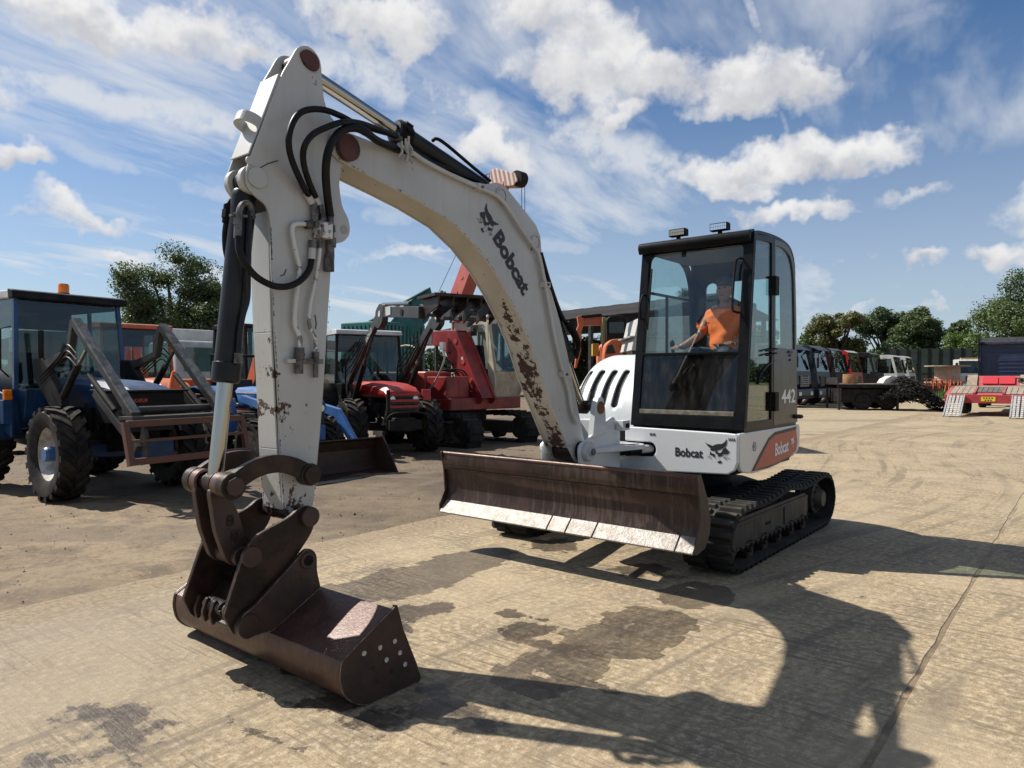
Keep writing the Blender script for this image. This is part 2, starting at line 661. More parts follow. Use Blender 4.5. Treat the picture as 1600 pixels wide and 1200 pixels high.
M_bucket = mat('rusted_bucket_steel', (0.088, 0.045, 0.030), 0.42, 0.25, col2=(0.055, 0.026, 0.022), ns=5, bump=0.2, bs=60, rvar=0.15, streak=((0.16, 0.085, 0.06), 0.35))
M_bucketside = mat('brown_painted_bucket_side', (0.050, 0.025, 0.017), 0.5, 0.1, col2=(0.028, 0.016, 0.012), ns=8, bump=0.2, bs=70)
M_blade = mat('brown_blade_steel', (0.058, 0.034, 0.027), 0.42, 0.2, col2=(0.030, 0.019, 0.016), ns=4, streak=((0.095, 0.072, 0.060), 0.6), spec=0.3, bump=0.15, bs=60)
M_edge = mat('worn_bright_cutting_edge', (0.29, 0.275, 0.255), 0.50, 0.25, col2=(0.19, 0.165, 0.14), ns=14, bump=0.7, bs=45, chip=((0.2, 0.13, 0.09), 0.64, 16))
M_pin = mat('red_rust_pin', (0.085, 0.022, 0.015), 0.6, 0.0, col2=(0.045, 0.015, 0.012), ns=14, bump=0.2)
M_frame = mat('track_frame_steel', (0.022, 0.018, 0.015), 0.6, 0.1, col2=(0.045, 0.036, 0.028), ns=6, dust=0.2, streak=((0.10, 0.08, 0.06), 0.5))
M_worn = mat('worn_white_boom_belly', (0.60, 0.59, 0.55), 0.5, col2=(0.52, 0.50, 0.45), ns=3, chip=((0.06, 0.028, 0.02), 0.60, 7.0))
M_ink = mat('black_print', (0.012, 0.012, 0.014), 0.5)
M_winkw = mat('white_print', (0.75, 0.75, 0.73), 0.5)
M_red = mat('red_decal', (0.34, 0.025, 0.018), 0.35, col2=(0.38, 0.03, 0.02), ns=6)
G_cab = glass('cab_glass', (0.94, 0.97, 0.96), 0.05)
G_dirty = glass('dirty_lower_glass', (0.10, 0.105, 0.11), 0.10, 0.008)
G_side = glass('door_glass', (0.84, 0.94, 0.92), 0.05)
G_bg = glass('vehicle_glass', (0.66, 0.74, 0.73), 0.04, 0.004)
# ---------------------------------------------------------------- ground
def ground_material(name, concrete):
    m_ = bpy.data.materials.new(name)
    m_.use_nodes = True
    t = NT(m_.node_tree)
    b = t.n['Principled BSDF']
    o = t.new('ShaderNodeTexCoord').outputs['Object']
    x, y, z = t.xyz(o)
    n1 = t.noise(o, 0.35, 6, 0.6)
    n2 = t.noise(o, 3.0, 8, 0.65)
    n3 = t.noise(o, 22.0, 6, 0.7)
    n4 = t.noise(o, 95.0, 3, 0.75)
    if concrete:
        c = t.mix(t.ss(n1, 0.3, 0.7), (0.275, 0.208, 0.124), (0.335, 0.258, 0.156))
        c = t.mix(t.m('MULTIPLY', t.ss(n2, 0.42, 0.66), 0.70), c, (0.190, 0.150, 0.102))
        c = t.mix(t.m('MULTIPLY', t.ss(n3, 0.49, 0.62), 0.60), c, (0.50, 0.415, 0.29))
        c = t.mix(t.m('MULTIPLY', t.ss(n3, 0.48, 0.36), 0.62), c, (0.15, 0.118, 0.078))
        c = t.mix(t.m('MULTIPLY', t.ss(n4, 0.52, 0.64), 0.55), c, (0.11, 0.088, 0.062))
        # brushed finish: fine grooves across the strip, patchily worn
        gr = t.noise(t.vec(t.m('MULTIPLY', x, 34), t.m('MULTIPLY', y, 2.2), 0.0), 1.0, 4, 0.6)
        wear = t.ss(t.noise(o, 0.9, 4, 0.6), 0.30, 0.60)
        c = t.mix(t.m('MULTIPLY', t.m('MULTIPLY', t.ss(gr, 0.50, 0.64), wear), 0.80), c, (0.12, 0.095, 0.066))
        # tyre scrubs and long drag marks along the strip
        dr = t.noise(t.vec(t.m('MULTIPLY', x, 0.35), t.m('MULTIPLY', t.m('ADD', y, t.m('MULTIPLY', t.m('SINE', t.m('MULTIPLY', x, 0.35)), 0.8)), 5.0), 4.0), 1.0, 5, 0.6, 0.6)
        c = t.mix(t.m('MULTIPLY', t.ss(dr, 0.51, 0.64), 0.60), c, (0.135, 0.108, 0.078))
        # loose dust on the slab
        c = t.mix(t.m('MULTIPLY', t.ss(t.noise(o, 0.55, 5, 0.6), 0.47, 0.62), 0.45), c, (0.36, 0.29, 0.19))
        # grey abraded concrete towards the front left of the strip
        grey = t.m('MULTIPLY', t.ss(t.m('ADD', x, t.m('MULTIPLY', n1, 1.2)), 4.0, 5.6), t.ss(t.m('ADD', y, t.m('MULTIPLY', n2, 0.9)), 1.4, -0.4))
        c = t.mix(t.m('MULTIPLY', grey, 0.35), c, (0.165, 0.148, 0.125))
        # hairline cracks
        vd = t.new('ShaderNodeTexVoronoi', feature='DISTANCE_TO_EDGE')
        t.put(vd.inputs['Vector'], t.vm('ADD', o, t.scale(t.noise(o, 1.6, 4, 0.6, out=1), 0.7)))
        vd.inputs['Scale'].default_value = 0.30
        crack = t.m('MULTIPLY', t.ss(vd.outputs[0], 0.0016, 0.0004), t.ss(t.noise(o, 0.3, 2, 0.5), 0.54, 0.60))
        c = t.mix(t.m('MULTIPLY', crack, 0.0), c, (0.05, 0.04, 0.03))
        # earth carried over the left edge of the strip
        ed = t.ss(t.m('ADD', y, t.m('MULTIPLY', t.m('SUBTRACT', n2, 0.5), 1.6)), -1.55, -2.25)
        c = t.mix(t.m('MULTIPLY', ed, 0.85), c, t.mix(t.ss(n3, 0.4, 0.6), (0.17, 0.125, 0.078), (0.26, 0.198, 0.126)))
        # --- wet patches and the damp prints left by the tracks
        wn = t.vm('ADD', o, t.scale(t.vm('SUBTRACT', t.noise(o, 3.4, 7, 0.66, out=1), (0.5, 0.5, 0.5)), 0.55))
        wx, wy, _ = t.xyz(wn)
        wet = None
        for (px, py, rx, ry, k) in WET:
            p = toM(gz(px, py))
            u = t.m('DIVIDE', t.m('SUBTRACT', wx, p.x), rx)
            v = t.m('DIVIDE', t.m('SUBTRACT', wy, p.y), ry)
            e = t.m('MULTIPLY', t.m('MAXIMUM', t.m('SUBTRACT', 1.25, t.m('ADD', t.m('MULTIPLY', u, u), t.m('MULTIPLY', v, v))), 0.0), k)
            wet = e if wet is None else t.m('MAXIMUM', wet, e)
        pr = None
        for (px, py, rx, ry) in PRINTS:
            p = toM(gz(px, py))
            u = t.m('DIVIDE', t.m('SUBTRACT', x, p.x), rx)
            v = t.m('DIVIDE', t.m('SUBTRACT', y, p.y), ry)
            e = t.ss(t.m('ADD', t.m('MULTIPLY', u, u), t.m('MULTIPLY', v, v)), 1.1, 0.35)
            pr = e if pr is None else t.m('MAXIMUM', pr, e)
        jx = t.m('ADD', x, t.m('MULTIPLY', t.m('SUBTRACT', t.noise(o, 18, 4, 0.6), 0.5), 0.06))
        jy = t.m('ADD', y, t.m('MULTIPLY', t.m('SUBTRACT', t.noise(o, 14, 4, 0.6), 0.5), 0.10))
        sx = t.m('SNAP', jx, 0.115)
        rows = t.noise(t.vec(t.m('MULTIPLY', sx, 31.7), t.m('MULTIPLY', jy, 4.2), 2.0), 1.0, 2, 0.5)
        tex = t.m('ADD', t.m('MULTIPLY', t.m('SUBTRACT', n2, 0.5), 1.9), t.m('MULTIPLY', t.m('SUBTRACT', rows, 0.5), 1.0))
        tex = t.m('ADD', tex, t.m('MULTIPLY', t.m('SUBTRACT', n3, 0.5), 0.6))
        wet = t.m('MULTIPLY', t.ss(t.m('ADD', wet, tex), 0.50, 0.62), t.ss(wet, 0.05, 0.3))
        prints = t.m('MULTIPLY', t.ss(t.m('ADD', rows, t.m('MULTIPLY', pr, 0.30)), 0.60, 0.63), t.ss(pr, 0.02, 0.12))
        wet = t.m('MAXIMUM', wet, t.m('MULTIPLY', prints, 0.85))
        wetc = t.mix(1.0, c, (0.30, 0.29, 0.31), 'MULTIPLY')
        c = t.mix(t.m('MULTIPLY', wet, t.m('ADD', 0.72, t.m('MULTIPLY', n2, 0.4))), c, wetc)
        dry = t.m('ADD', 0.80, t.m('MULTIPLY', n3, 0.15))
        rg = t.m('ADD', t.m('MULTIPLY', t.m('SUBTRACT', 1.0, wet), dry), t.m('MULTIPLY', wet, t.m('ADD', 0.22, t.m('MULTIPLY', n3, 0.35))))
        h = t.m('ADD', t.m('MULTIPLY', n3, 0.5), t.m('MULTIPLY', gr, 0.45))
        h = t.m('ADD', h, t.m('MULTIPLY', n4, 0.25))
        h = t.m('SUBTRACT', h, t.m('MULTIPLY', crack, 0.0))
        t.put(b.inputs['Normal'], t.bump(h, 1.0, 0.012))
    else:
        c = t.mix(t.ss(n1, 0.35, 0.65), (0.180, 0.132, 0.082), (0.245, 0.184, 0.116))
        c = t.mix(t.m('MULTIPLY', t.ss(n2, 0.43, 0.62), 0.75), c, (0.115, 0.086, 0.058))
        c = t.mix(t.m('MULTIPLY', t.ss(n3, 0.52, 0.68), 0.5), c, (0.32, 0.26, 0.185))
        c = t.mix(t.m('MULTIPLY', t.ss(n3, 0.46, 0.32), 0.6), c, (0.075, 0.057, 0.041))
        # damp earth, with the shade under the parked machines painted into its colour
        damp_shade = t.m('MULTIPLY', t.ss(t.m('ADD', y, t.m('MULTIPLY', x, 0.62)), 5.2, 7.5), t.ss(x, 3.0, -0.5))
        c = t.mix(t.m('MULTIPLY', t.m('MULTIPLY', damp_shade, t.ss(n1, 0.30, 0.62)), 0.85), c, (0.060, 0.045, 0.032))
        # pale hardcore further out, with tyre tracks
        dr = t.noise(t.vec(t.m('MULTIPLY', t.m('ADD', x, t.m('MULTIPLY', t.noise(o, 0.05, 2, 0.5), 30)), 0.08), t.m('MULTIPLY', y, 0.9), 4.0), 1.0, 6, 0.6, 0.9)
        c = t.mix(t.ss(x, 2.0, 7.0), c, t.mix(t.ss(n2, 0.3, 0.7), (0.335, 0.272, 0.178), (0.265, 0.212, 0.138)))
        c = t.mix(t.m('MULTIPLY', t.ss(dr, 0.49, 0.62), 0.65), c, (0.135, 0.108, 0.076))
        # grass beyond the yard
        c = t.mix(t.m('MULTIPLY', t.ss(t.m('ADD', y, t.m('MULTIPLY', n1, 20)), 78, 84), 0.9), c, (0.07, 0.085, 0.03))
        rg = 0.92
        h = t.m('ADD', t.m('MULTIPLY', n3, 0.6), t.m('MULTIPLY', n4, 0.3))
        t.put(b.inputs['Normal'], t.bump(h, 0.9, 0.02))
    t.put(b.inputs['Base Color'], c)
    t.put(b.inputs['Roughness'], rg)
    b.inputs['Specular IOR Level'].default_value = 0.35
    return m_


#      photo x, y, half length along the strip, half width, strength
WET = [(985, 992, .10, .12, .5), (1045, 958, .08, .14, .5), (835, 985, 0.26, 0.20, .95), (880, 1015, 0.12, 0.34, .95), (790, 960, .08, .16, .8), (900, 1018, 0.10, 0.22, .9), (655, 955, 0.32, 0.24, .8), (600, 975, .20, .3, .5),
       (900, 1058, 0.07, 0.38, .95), (840, 1070, .10, .2, .7), (170, 1140, 0.30, 0.50, .55), (60, 1180, 0.26, 0.40, .5), (400, 1080, .06, .5, .5),
       (430, 1035, 0.08, 0.45, .6), (560, 1100, .25, .45, .6), (720, 1110, 0.35, 0.5, .55), (660, 1150, .2, .3, .5), (410, 1150, 0.05, 0.45, .5), (1010, 890, 0.3, 0.35, .8), (860, 850, .35, .45, .7), (1330, 930, .05, .3, .4), (1240, 690, .8, .1, .25)]
PRINTS = [(1000, 990, .35, .3), (1010, 975, 0.40, 0.34), (960, 1000, .35, .36), (640, 905, 0.75, 0.40), (720, 880, .7, .35), (560, 925, .5, .35), (870, 1040, .5, .3), (1090, 930, .4, .3)]

M_conc = ground_material('brushed_concrete', True)
M_dirt = ground_material('yard_dirt', False)

from mathutils import noise as mn


def strip_edge(x):
    """ragged left edge of the concrete strip (excavator frame)"""
    return -2.36 + 0.10 * mn.noise(Vector((x * 0.8, 0, 5))) + 0.05 * mn.noise(Vector((x * 4.0, 0, 9)))


# the yard: one sheet to the horizon, finely divided where the rough earth is close
def axis_pts(c, lo, hi, n, k):
    a = math.asinh((lo - c) / k)
    b = math.asinh((hi - c) / k)
    return [c + k * math.sinh(a + (b - a) * i / (n - 1)) for i in range(n)]


xs = axis_pts(-3.5, -600, 600, 330, 4.0)
ys = axis_pts(7.5, -60, 1200, 360, 3.5)
gv = []
for yy in ys:
    for xx in xs:
        m_ = toM(Vector((xx, yy, 0)))
        d = abs(xx + 3) + abs(yy - 8)
        if m_.y < -2.25 and m_.x < 14:
            # earth rises a little over the broken edge here and there
            k = min(1.0, (-2.25 - m_.y) / 0.35)
            a = 1.0 if d < 40 else 0.3
            z = -0.012 + 0.030 * k * a * (mn.fractal(Vector((xx * 1.1, yy * 1.1, 0)), 0.8, 2.1, 5) + 0.25)
            cl = mn.fractal(Vector((xx * 4.5, yy * 4.5, 3)), 0.7, 2.1, 4)
            z += 0.040 * k * max(0.0, cl - 0.10) * (1.0 if d < 14 else 0.4)
            z = min(z, 0.06)
        elif -30 < m_.x < 16 and m_.y < 40:
            z = -0.005
        else:
            z = 0.0 if m_.x < -34 else -0.02
        gv.append((xx, yy, z))
nx_, ny_ = len(xs), len(ys)
gf = [(j * nx_ + i, j * nx_ + i + 1, (j + 1) * nx_ + i + 1, (j + 1) * nx_ + i) for j in range(ny_ - 1) for i in range(nx_ - 1)]
me = bpy.data.meshes.new('ground')
me.from_pydata(gv, [], gf)
me.materials.append(M_dirt)
me.polygons.foreach_set('use_smooth', [True] * len(me.polygons))
ground = put('ground', me)
ground['kind'] = 'structure'

# concrete strips running with the excavator's tracks, joints between them
pav = bpy.data.objects.new('pavement', None)
COL.objects.link(pav)
pav['kind'] = 'structure'
pav.location = EX_O
pav.rotation_euler = (0, 0, EX_A)
pav.rotation_euler[2] = EX_A


def slab(x0, x1, y0, y1, left_ragged=False):
    n = 160 if left_ragged else 60
    top = []
    for i in range(n + 1):
        x = x0 + (x1 - x0) * i / n
        yl = strip_edge(x) if left_ragged else y0 + 0.012 * mn.noise(Vector((x * 3, y0, 1)))
        top.append((x, yl))
    for i in range(n + 1):
        x = x1 + (x0 - x1) * i / n
        top.append((x, y1 + 0.014 * mn.noise(Vector((x * 3, y1, 7)))))
    mb = MB()
    mb.prism(top, -0.16, 0.0, 'Z')
    return mb.build('concrete_slab', M_conc, pav, bevel=0.008, seg=1)


bounds = [(-2.36, 2.675, True), (2.70, 7.65, False), (7.675, 12.6, False), (12.62, 17.6, False), (17.62, 22.6, False), (22.62, 27.6, False), (27.62, 36.0, False)]
for y0, y1, rg in bounds:
    cuts = [-28, -22.02, -22.0, -16.02, -16.0, -9.62, -9.6, 14] if y0 < 3 else [-28, -20.02, -20.0, -12.02, -12.0, -5.52, -5.5, 14]
    for i in range(0, len(cuts), 2):
        slab(cuts[i], cuts[i + 1], y0, y1, rg)

# pebbles and clods scattered on the earth near the strip
mb = MB()
r2 = random.Random(3)
for i in range(2600):
    x = r2.uniform(-12, 1)
    y = r2.uniform(5, 15)
    m_ = toM(Vector((x, y, 0)))
    if m_.y > -2.1 and r2.random() > 0.06:
        continue
    if m_.y > 0:
        continue
    s_ = r2.uniform(0.004, 0.013) * (1.8 if r2.random() < 0.06 else 1)
    z = 0.0
    vs = []
    for k in range(6):
        a = k * math.pi / 3 + r2.random()
        vs.append((x + math.cos(a) * s_ * r2.uniform(.7, 1.2), y + math.sin(a) * s_, z - 0.004))
    vs.append((x, y, z + s_ * r2.uniform(.5, 1.0)))
    mb.add(vs, [(k, (k + 1) % 6, 6) for k in range(6)])
tag(mb.build('gravel', M_dirt), 'small stones and clods scattered over the brown earth beside the concrete', 'gravel', kind='stuff')
# ---------------------------------------------------------------- lettering and marks
_dg = None


def text_mesh(s, height, width=0.62, bold=0.02, ext=0.001):
    c = bpy.data.curves.new('lettering', 'FONT')
    c.body = s
    c.size = 1.0
    c.offset = bold
    c.extrude = 0.0
    c.resolution_u = 3
    c.align_x = 'LEFT'
    o = bpy.data.objects.new('lettering', c)
    COL.objects.link(o)
    bpy.context.view_layer.update()
    me = bpy.data.meshes.new_from_object(o.evaluated_get(bpy.context.evaluated_depsgraph_get()))
    vs = [v.co.copy() for v in me.vertices]
    fs = [tuple(p.vertices) for p in me.polygons]
    bpy.data.objects.remove(o)
    bpy.data.curves.remove(c)
    bpy.data.meshes.remove(me)
    x0 = min(v.x for v in vs)
    y0 = min(v.y for v in vs)
    k = height / 0.72
    vs = [((v.x - x0) * k * width, v.y * k) for v in vs]
    return vs, fs


def place2d(vs, fs, org, right, up, mb=None, m=0):
    org, right, up = Vector(org), Vector(right).normalized(), Vector(up).normalized()
    mb = mb or MB()
    mb.add([org + right * v[0] + up * v[1] for v in vs], fs, m)
    return mb


def lettering(s, org, right, up, height, material, parent, width=0.62, bold=0.02, name='lettering', label=None, fit=None):
    vs, fs = text_mesh(s, height, width, bold)
    if fit:
        k = fit / max(v[0] for v in vs)
        vs = [(v[0] * k, v[1]) for v in vs]
    mb = place2d(vs, fs, org, right, up)
    o = put(name, mb.mesh(name, material, fix=False), parent)
    if label:
        o['label'] = label
    return o


CAT = [[(150, 250), (230, 310), (330, 350), (455, 400), (540, 350), (640, 328), (780, 328), (880, 270), (940, 200), (975, 130), (985, 240), (960, 370), (905, 440), (800, 500), (700, 545), (600, 565), (640, 630), (700, 665), (760, 650), (800, 590), (830, 530), (925, 455), (1085, 625), (1010, 715), (830, 705), (790, 770), (720, 800), (630, 790), (640, 720), (590, 690), (550, 690), (545, 580), (450, 585), (370, 560), (350, 540), (375, 490), (260, 400)],
       [(345, 580), (390, 650), (450, 690), (510, 690), (550, 790), (470, 815), (410, 740), (345, 740)],
       [(620, 970), (660, 985), (700, 960), (720, 920), (745, 960), (785, 970), (790, 1035), (700, 1055), (640, 1040)],
       [(525, 830), (545, 835), (575, 890), (550, 885)], [(650, 845), (690, 845), (685, 875), (665, 870)],
       [(250, 828), (340, 750), (348, 760), (264, 840)], [(300, 848), (380, 778), (388, 790), (314, 860)], [(345, 888), (410, 833), (418, 847), (357, 902)],
       [(830, 758), (1000, 770), (1000, 785), (830, 774)], [(820, 798), (1100, 870), (1096, 886), (820, 814)], [(850, 838), (1000, 920), (994, 936), (845, 854)]]


def cat_logo(f, material, parent):
    """bobcat head mark; f turns the drawing's coordinates into a point on the surface"""
    mb = MB()
    for poly in CAT:
        mb.add([f(p[0], p[1]) for p in poly], [tuple(range(len(poly)))])
    return put('emblem', mb.mesh('emblem', material, fix=False), parent)


# ---------------------------------------------------------------- the excavator
ex = thing('excavator', 'large white tracked excavator with black cab and raised curved boom on the concrete', 'excavator', EX_O, EX_A)


def boomy_material():
    m_ = bpy.data.materials.new('peeled_boom_belly')
    m_.use_nodes = True
    t = NT(m_.node_tree)
    b = t.n['Principled BSDF']
    o = t.new('ShaderNodeTexCoord').outputs['Object']
    x, y, z = t.xyz(o)
    base = t.mix(t.ss(t.noise(o, 3, 5, 0.6), 0.3, 0.7), (0.42, 0.405, 0.37), (0.34, 0.32, 0.285))
    n = t.noise(o, 13.0, 9, 0.72)
    big = t.noise(t.vec(t.m('MULTIPLY', x, 2.2), t.m('MULTIPLY', y, 5.5), t.m('MULTIPLY', z, 2.2)), 1.0, 4, 0.55)
    # peeling grows towards the foot of the boom, most along the middle of the sheet
    mid = t.m('ABSOLUTE', t.m('ADD', y, 0.15))
    g = t.m('ADD', t.ss(z, 2.35, 1.75, 0.0, 0.100), t.ss(mid, 0.11, 0.03, -0.05, 0.03))
    g = t.m('SUBTRACT', g, t.ss(z, 2.2, 2.6, 0.012, 0.035))
    k = t.ss(t.m('ADD', t.m('ADD', t.m('MULTIPLY', n, 0.72), t.m('MULTIPLY', big, 0.28)), g), 0.590, 0.600)
    rust = t.mix(t.noise(o, 22, 5, 0.6), (0.018, 0.010, 0.009), (0.062, 0.028, 0.020))
    t.put(b.inputs['Base Color'], t.mix(k, base, rust))
    t.put(b.inputs['Roughness'], t.m('ADD', 0.42, t.m('MULTIPLY', k, 0.4)))
    t.put(b.inputs['Normal'], t.bump(t.m('SUBTRACT', t.m('MULTIPLY', n, 0.2), k), 0.35, 0.006))
    return m_


M_belly = boomy_material()


def chipzone(name, base, zones, th=0.60, sc_=16.0, rust=((0.02, 0.013, 0.012), (0.10, 0.045, 0.03))):
    """paint with knocks concentrated in given zones (x, z, radius, strength) of the side view"""
    m_ = bpy.data.materials.new(name)
    m_.use_nodes = True
    t = NT(m_.node_tree)
    b = t.n['Principled BSDF']
    o = t.new('ShaderNodeTexCoord').outputs['Object']
    x, y, z = t.xyz(o)
    c = t.mix(t.ss(t.noise(o, 2.0, 6, 0.6), 0.3, 0.7), *base)
    st_ = t.noise(t.vec(t.m('MULTIPLY', x, 30), t.m('MULTIPLY', y, 30), t.m('MULTIPLY', z, 1.5)), 1.0, 5, 0.6)
    c = t.mix(t.m('MULTIPLY', t.ss(st_, 0.52, 0.68), 0.30), c, (0.36, 0.33, 0.27))
    n = t.m('ADD', t.m('MULTIPLY', t.noise(o, sc_, 8, 0.68), 0.7), t.m('MULTIPLY', t.noise(o, sc_ * 0.3, 3, 0.5), 0.3))
    g = None
    for zx, zz, r, s_ in zones:
        d = t.m('ADD', t.m('POWER', t.m('SUBTRACT', x, zx), 2.0), t.m('POWER', t.m('SUBTRACT', z, zz), 2.0))
        e = t.ss(d, r * r, 0.0, 0.0, s_)
        g = e if g is None else t.m('MAXIMUM', g, e)
    k = t.ss(t.m('ADD', n, g), th, th + 0.015)
    rc = t.mix(t.noise(o, 25, 5, 0.6), *rust)
    c = t.mix(k, c, rc)
    t.put(b.inputs['Base Color'], c)
    t.put(b.inputs['Roughness'], t.m('ADD', 0.36, t.m('MULTIPLY', k, 0.45)))
    b.inputs['Coat Weight'].default_value = 0.12
    t.put(b.inputs['Normal'], t.bump(t.m('SUBTRACT', t.m('MULTIPLY', t.noise(o, 6, 4, 0.6), 0.4), k), 0.22, 0.006))
    return m_


WB = ((0.45, 0.455, 0.445), (0.385, 0.385, 0.37))
M_arm = chipzone('arm_white_paint', WB, [(4.45, .95, .30, .095), (4.40, 1.05, .13, .13), (4.59, 1.42, .10, .15), (4.61, 1.62, .07, .10), (4.6, 1.8, .12, .05), (4.50, .84, .14, .16), (4.3, 2.0, .12, .05), (4.36, 3.30, .10, .06), (4.2, 2.9, .1, .05), (4.45, 1.3, .5, .035), (4.4, 2.4, 1.4, .012)], 0.652, 20)
M_boomside = chipzone('boom_white_paint', WB, [(1.8, .95, .2, .10), (1.95, 1.3, .25, .03), (3.9, 2.9, .2, .03), (2.1, 1.4, .5, .02), (2.6, 2.4, .6, .012)], 0.668, 19)

# ---- tracks
belt_path = [(-1.08, 0.0), (-1.28, 0.02), (-1.43, 0.10), (-1.52, 0.26), (-1.47, 0.43), (-1.33, 0.54), (-1.10, 0.585), (-0.80, 0.565), (-0.45, 0.545), (-0.10, 0.575), (0.05, 0.585),
             (0.30, 0.56), (0.60, 0.535), (0.90, 0.54), (1.15, 0.535), (1.33, 0.47), (1.44, 0.34), (1.45, 0.20), (1.36, 0.06), (1.18, 0.0), (0.8, 0.0), (0.3, 0.0), (-0.2, 0.0), (-0.7, 0.0)]


def closed_path(pts, n=6):
    P_ = [Vector(p) for p in pts]
    N = len(P_)
    out = []
    for i in range(N):
        a, b, c, d = P_[i - 1], P_[i], P_[(i + 1) % N], P_[(i + 2) % N]
        for k in range(n):
            t = k / n
            out.append(0.5 * ((2 * b) + (c - a) * t + (2 * a - 5 * b + 4 * c - d) * t * t + (3 * b - a - 3 * c + d) * t ** 3))
    return out


def make_track(parent, y0, y1, path, pitch, lug_h, material, name='rubber_track', sc_=1.0, lug='tread_lug', lug_name='tread_lug'):
    cp = closed_path(path)
    N = len(cp)
    lens = [0]
    for i in range(N):
        lens.append(lens[-1] + (cp[(i + 1) % N] - cp[i]).length)
    cen = sum(cp, Vector((0, 0))) / N
    mb = MB()
    th = 0.028 * sc_
    nrm = []
    for i in range(N):
        d = cp[(i + 1) % N] - cp[i - 1]
        n = Vector((d.y, -d.x)).normalized()
        if n.dot(cp[i] - cen) < 0:
            n = -n
        nrm.append(n)
    vs = []
    lh = lug_h
    for i in range(N):
        o_ = cp[i] - nrm[i] * lh
        q = cp[i] - nrm[i] * (lh + th)
        e = cp[i] - nrm[i] * (lh + th * 0.3)
        vs += [(e.x, y0, e.y), (o_.x, y0 + 0.02, o_.y), (o_.x, y1 - 0.02, o_.y), (e.x, y1, e.y), (q.x, y1, q.y), (q.x, y0, q.y)]
    fs = []
    for i in range(N):
        j = (i + 1) % N
        for k in range(6):
            k2 = (k + 1) % 6
            fs.append((i * 6 + k, i * 6 + k2, j * 6 + k2, j * 6 + k))
    mb.add(vs, fs)
    belt = mb.build(name, material, parent, smooth=35)
    total = lens[-1]
    cnt = int(round(total / pitch))
    lm = MB()
    w = y1 - y0
    hb, ht = pitch * 0.31, pitch * 0.19
    # a lug: a bar across half the belt, bevelled, the two halves staggered
    for a, b, s_ in ((0.0, 0.46, -0.12), (0.54, 1.0, 0.12)):
        ya, yb = y0 + w * a, y0 + w * b
        off = pitch * s_
        v = [(-hb + off, ya, -0.004), (hb + off, ya, -0.004), (hb + off, yb, -0.004), (-hb + off, yb, -0.004),
             (-ht + off, ya + 0.012, lh), (ht + off, ya + 0.012, lh), (ht + off, yb - 0.012, lh), (-ht + off, yb - 0.012, lh)]
        lm.add(v, [(3, 2, 1, 0), (4, 5, 6, 7), (0, 1, 5, 4), (1, 2, 6, 5), (2, 3, 7, 6), (3, 0, 4, 7)])
    me = lm.mesh(lug_name, material)
    for c in range(cnt):
        s0 = total * c / cnt
        i = max(k for k in range(N) if lens[k] <= s0)
        t = (s0 - lens[i]) / max(1e-6, lens[i + 1] - lens[i])
        p = cp[i].lerp(cp[(i + 1) % N], t)
        n = nrm[i].lerp(nrm[(i + 1) % N], t).normalized()
        q = p - n * lh
        o = put(lug_name, me, belt)
        a = math.atan2(n.x, n.y)
        o.location = (q.x, 0, q.y)
        o.rotation_euler = (0, a, 0)
    return belt


def wheel_disc(c, r, w, material, parent, name, bolts=8, n=32, y_out=1):
    mb = MB()
    x, y, z = c
    s_ = y_out
    mb.lathe([(0.001, s_ * w * .5), (r * .22, s_ * w * .5), (r * .24, s_ * w * .35), (r * .6, s_ * w * .28), (r * .78, s_ * w * .42), (r * .98, s_ * w * .46), (r, s_ * w * .3), (r, -s_ * w * .5), (0.001, -s_ * w * .5)], (x, y, z), 'Y', n)
    for k in range(bolts):
        a = 2 * math.pi * k / bolts
        bxp, bzp = x + math.cos(a) * r * .45, z + math.sin(a) * r * .45
        mb.cyl((bxp, y + s_ * w * .25, bzp), (bxp, y + s_ * w * .42, bzp), r * .06, 6)
    return mb.build(name, material, parent, smooth=35)


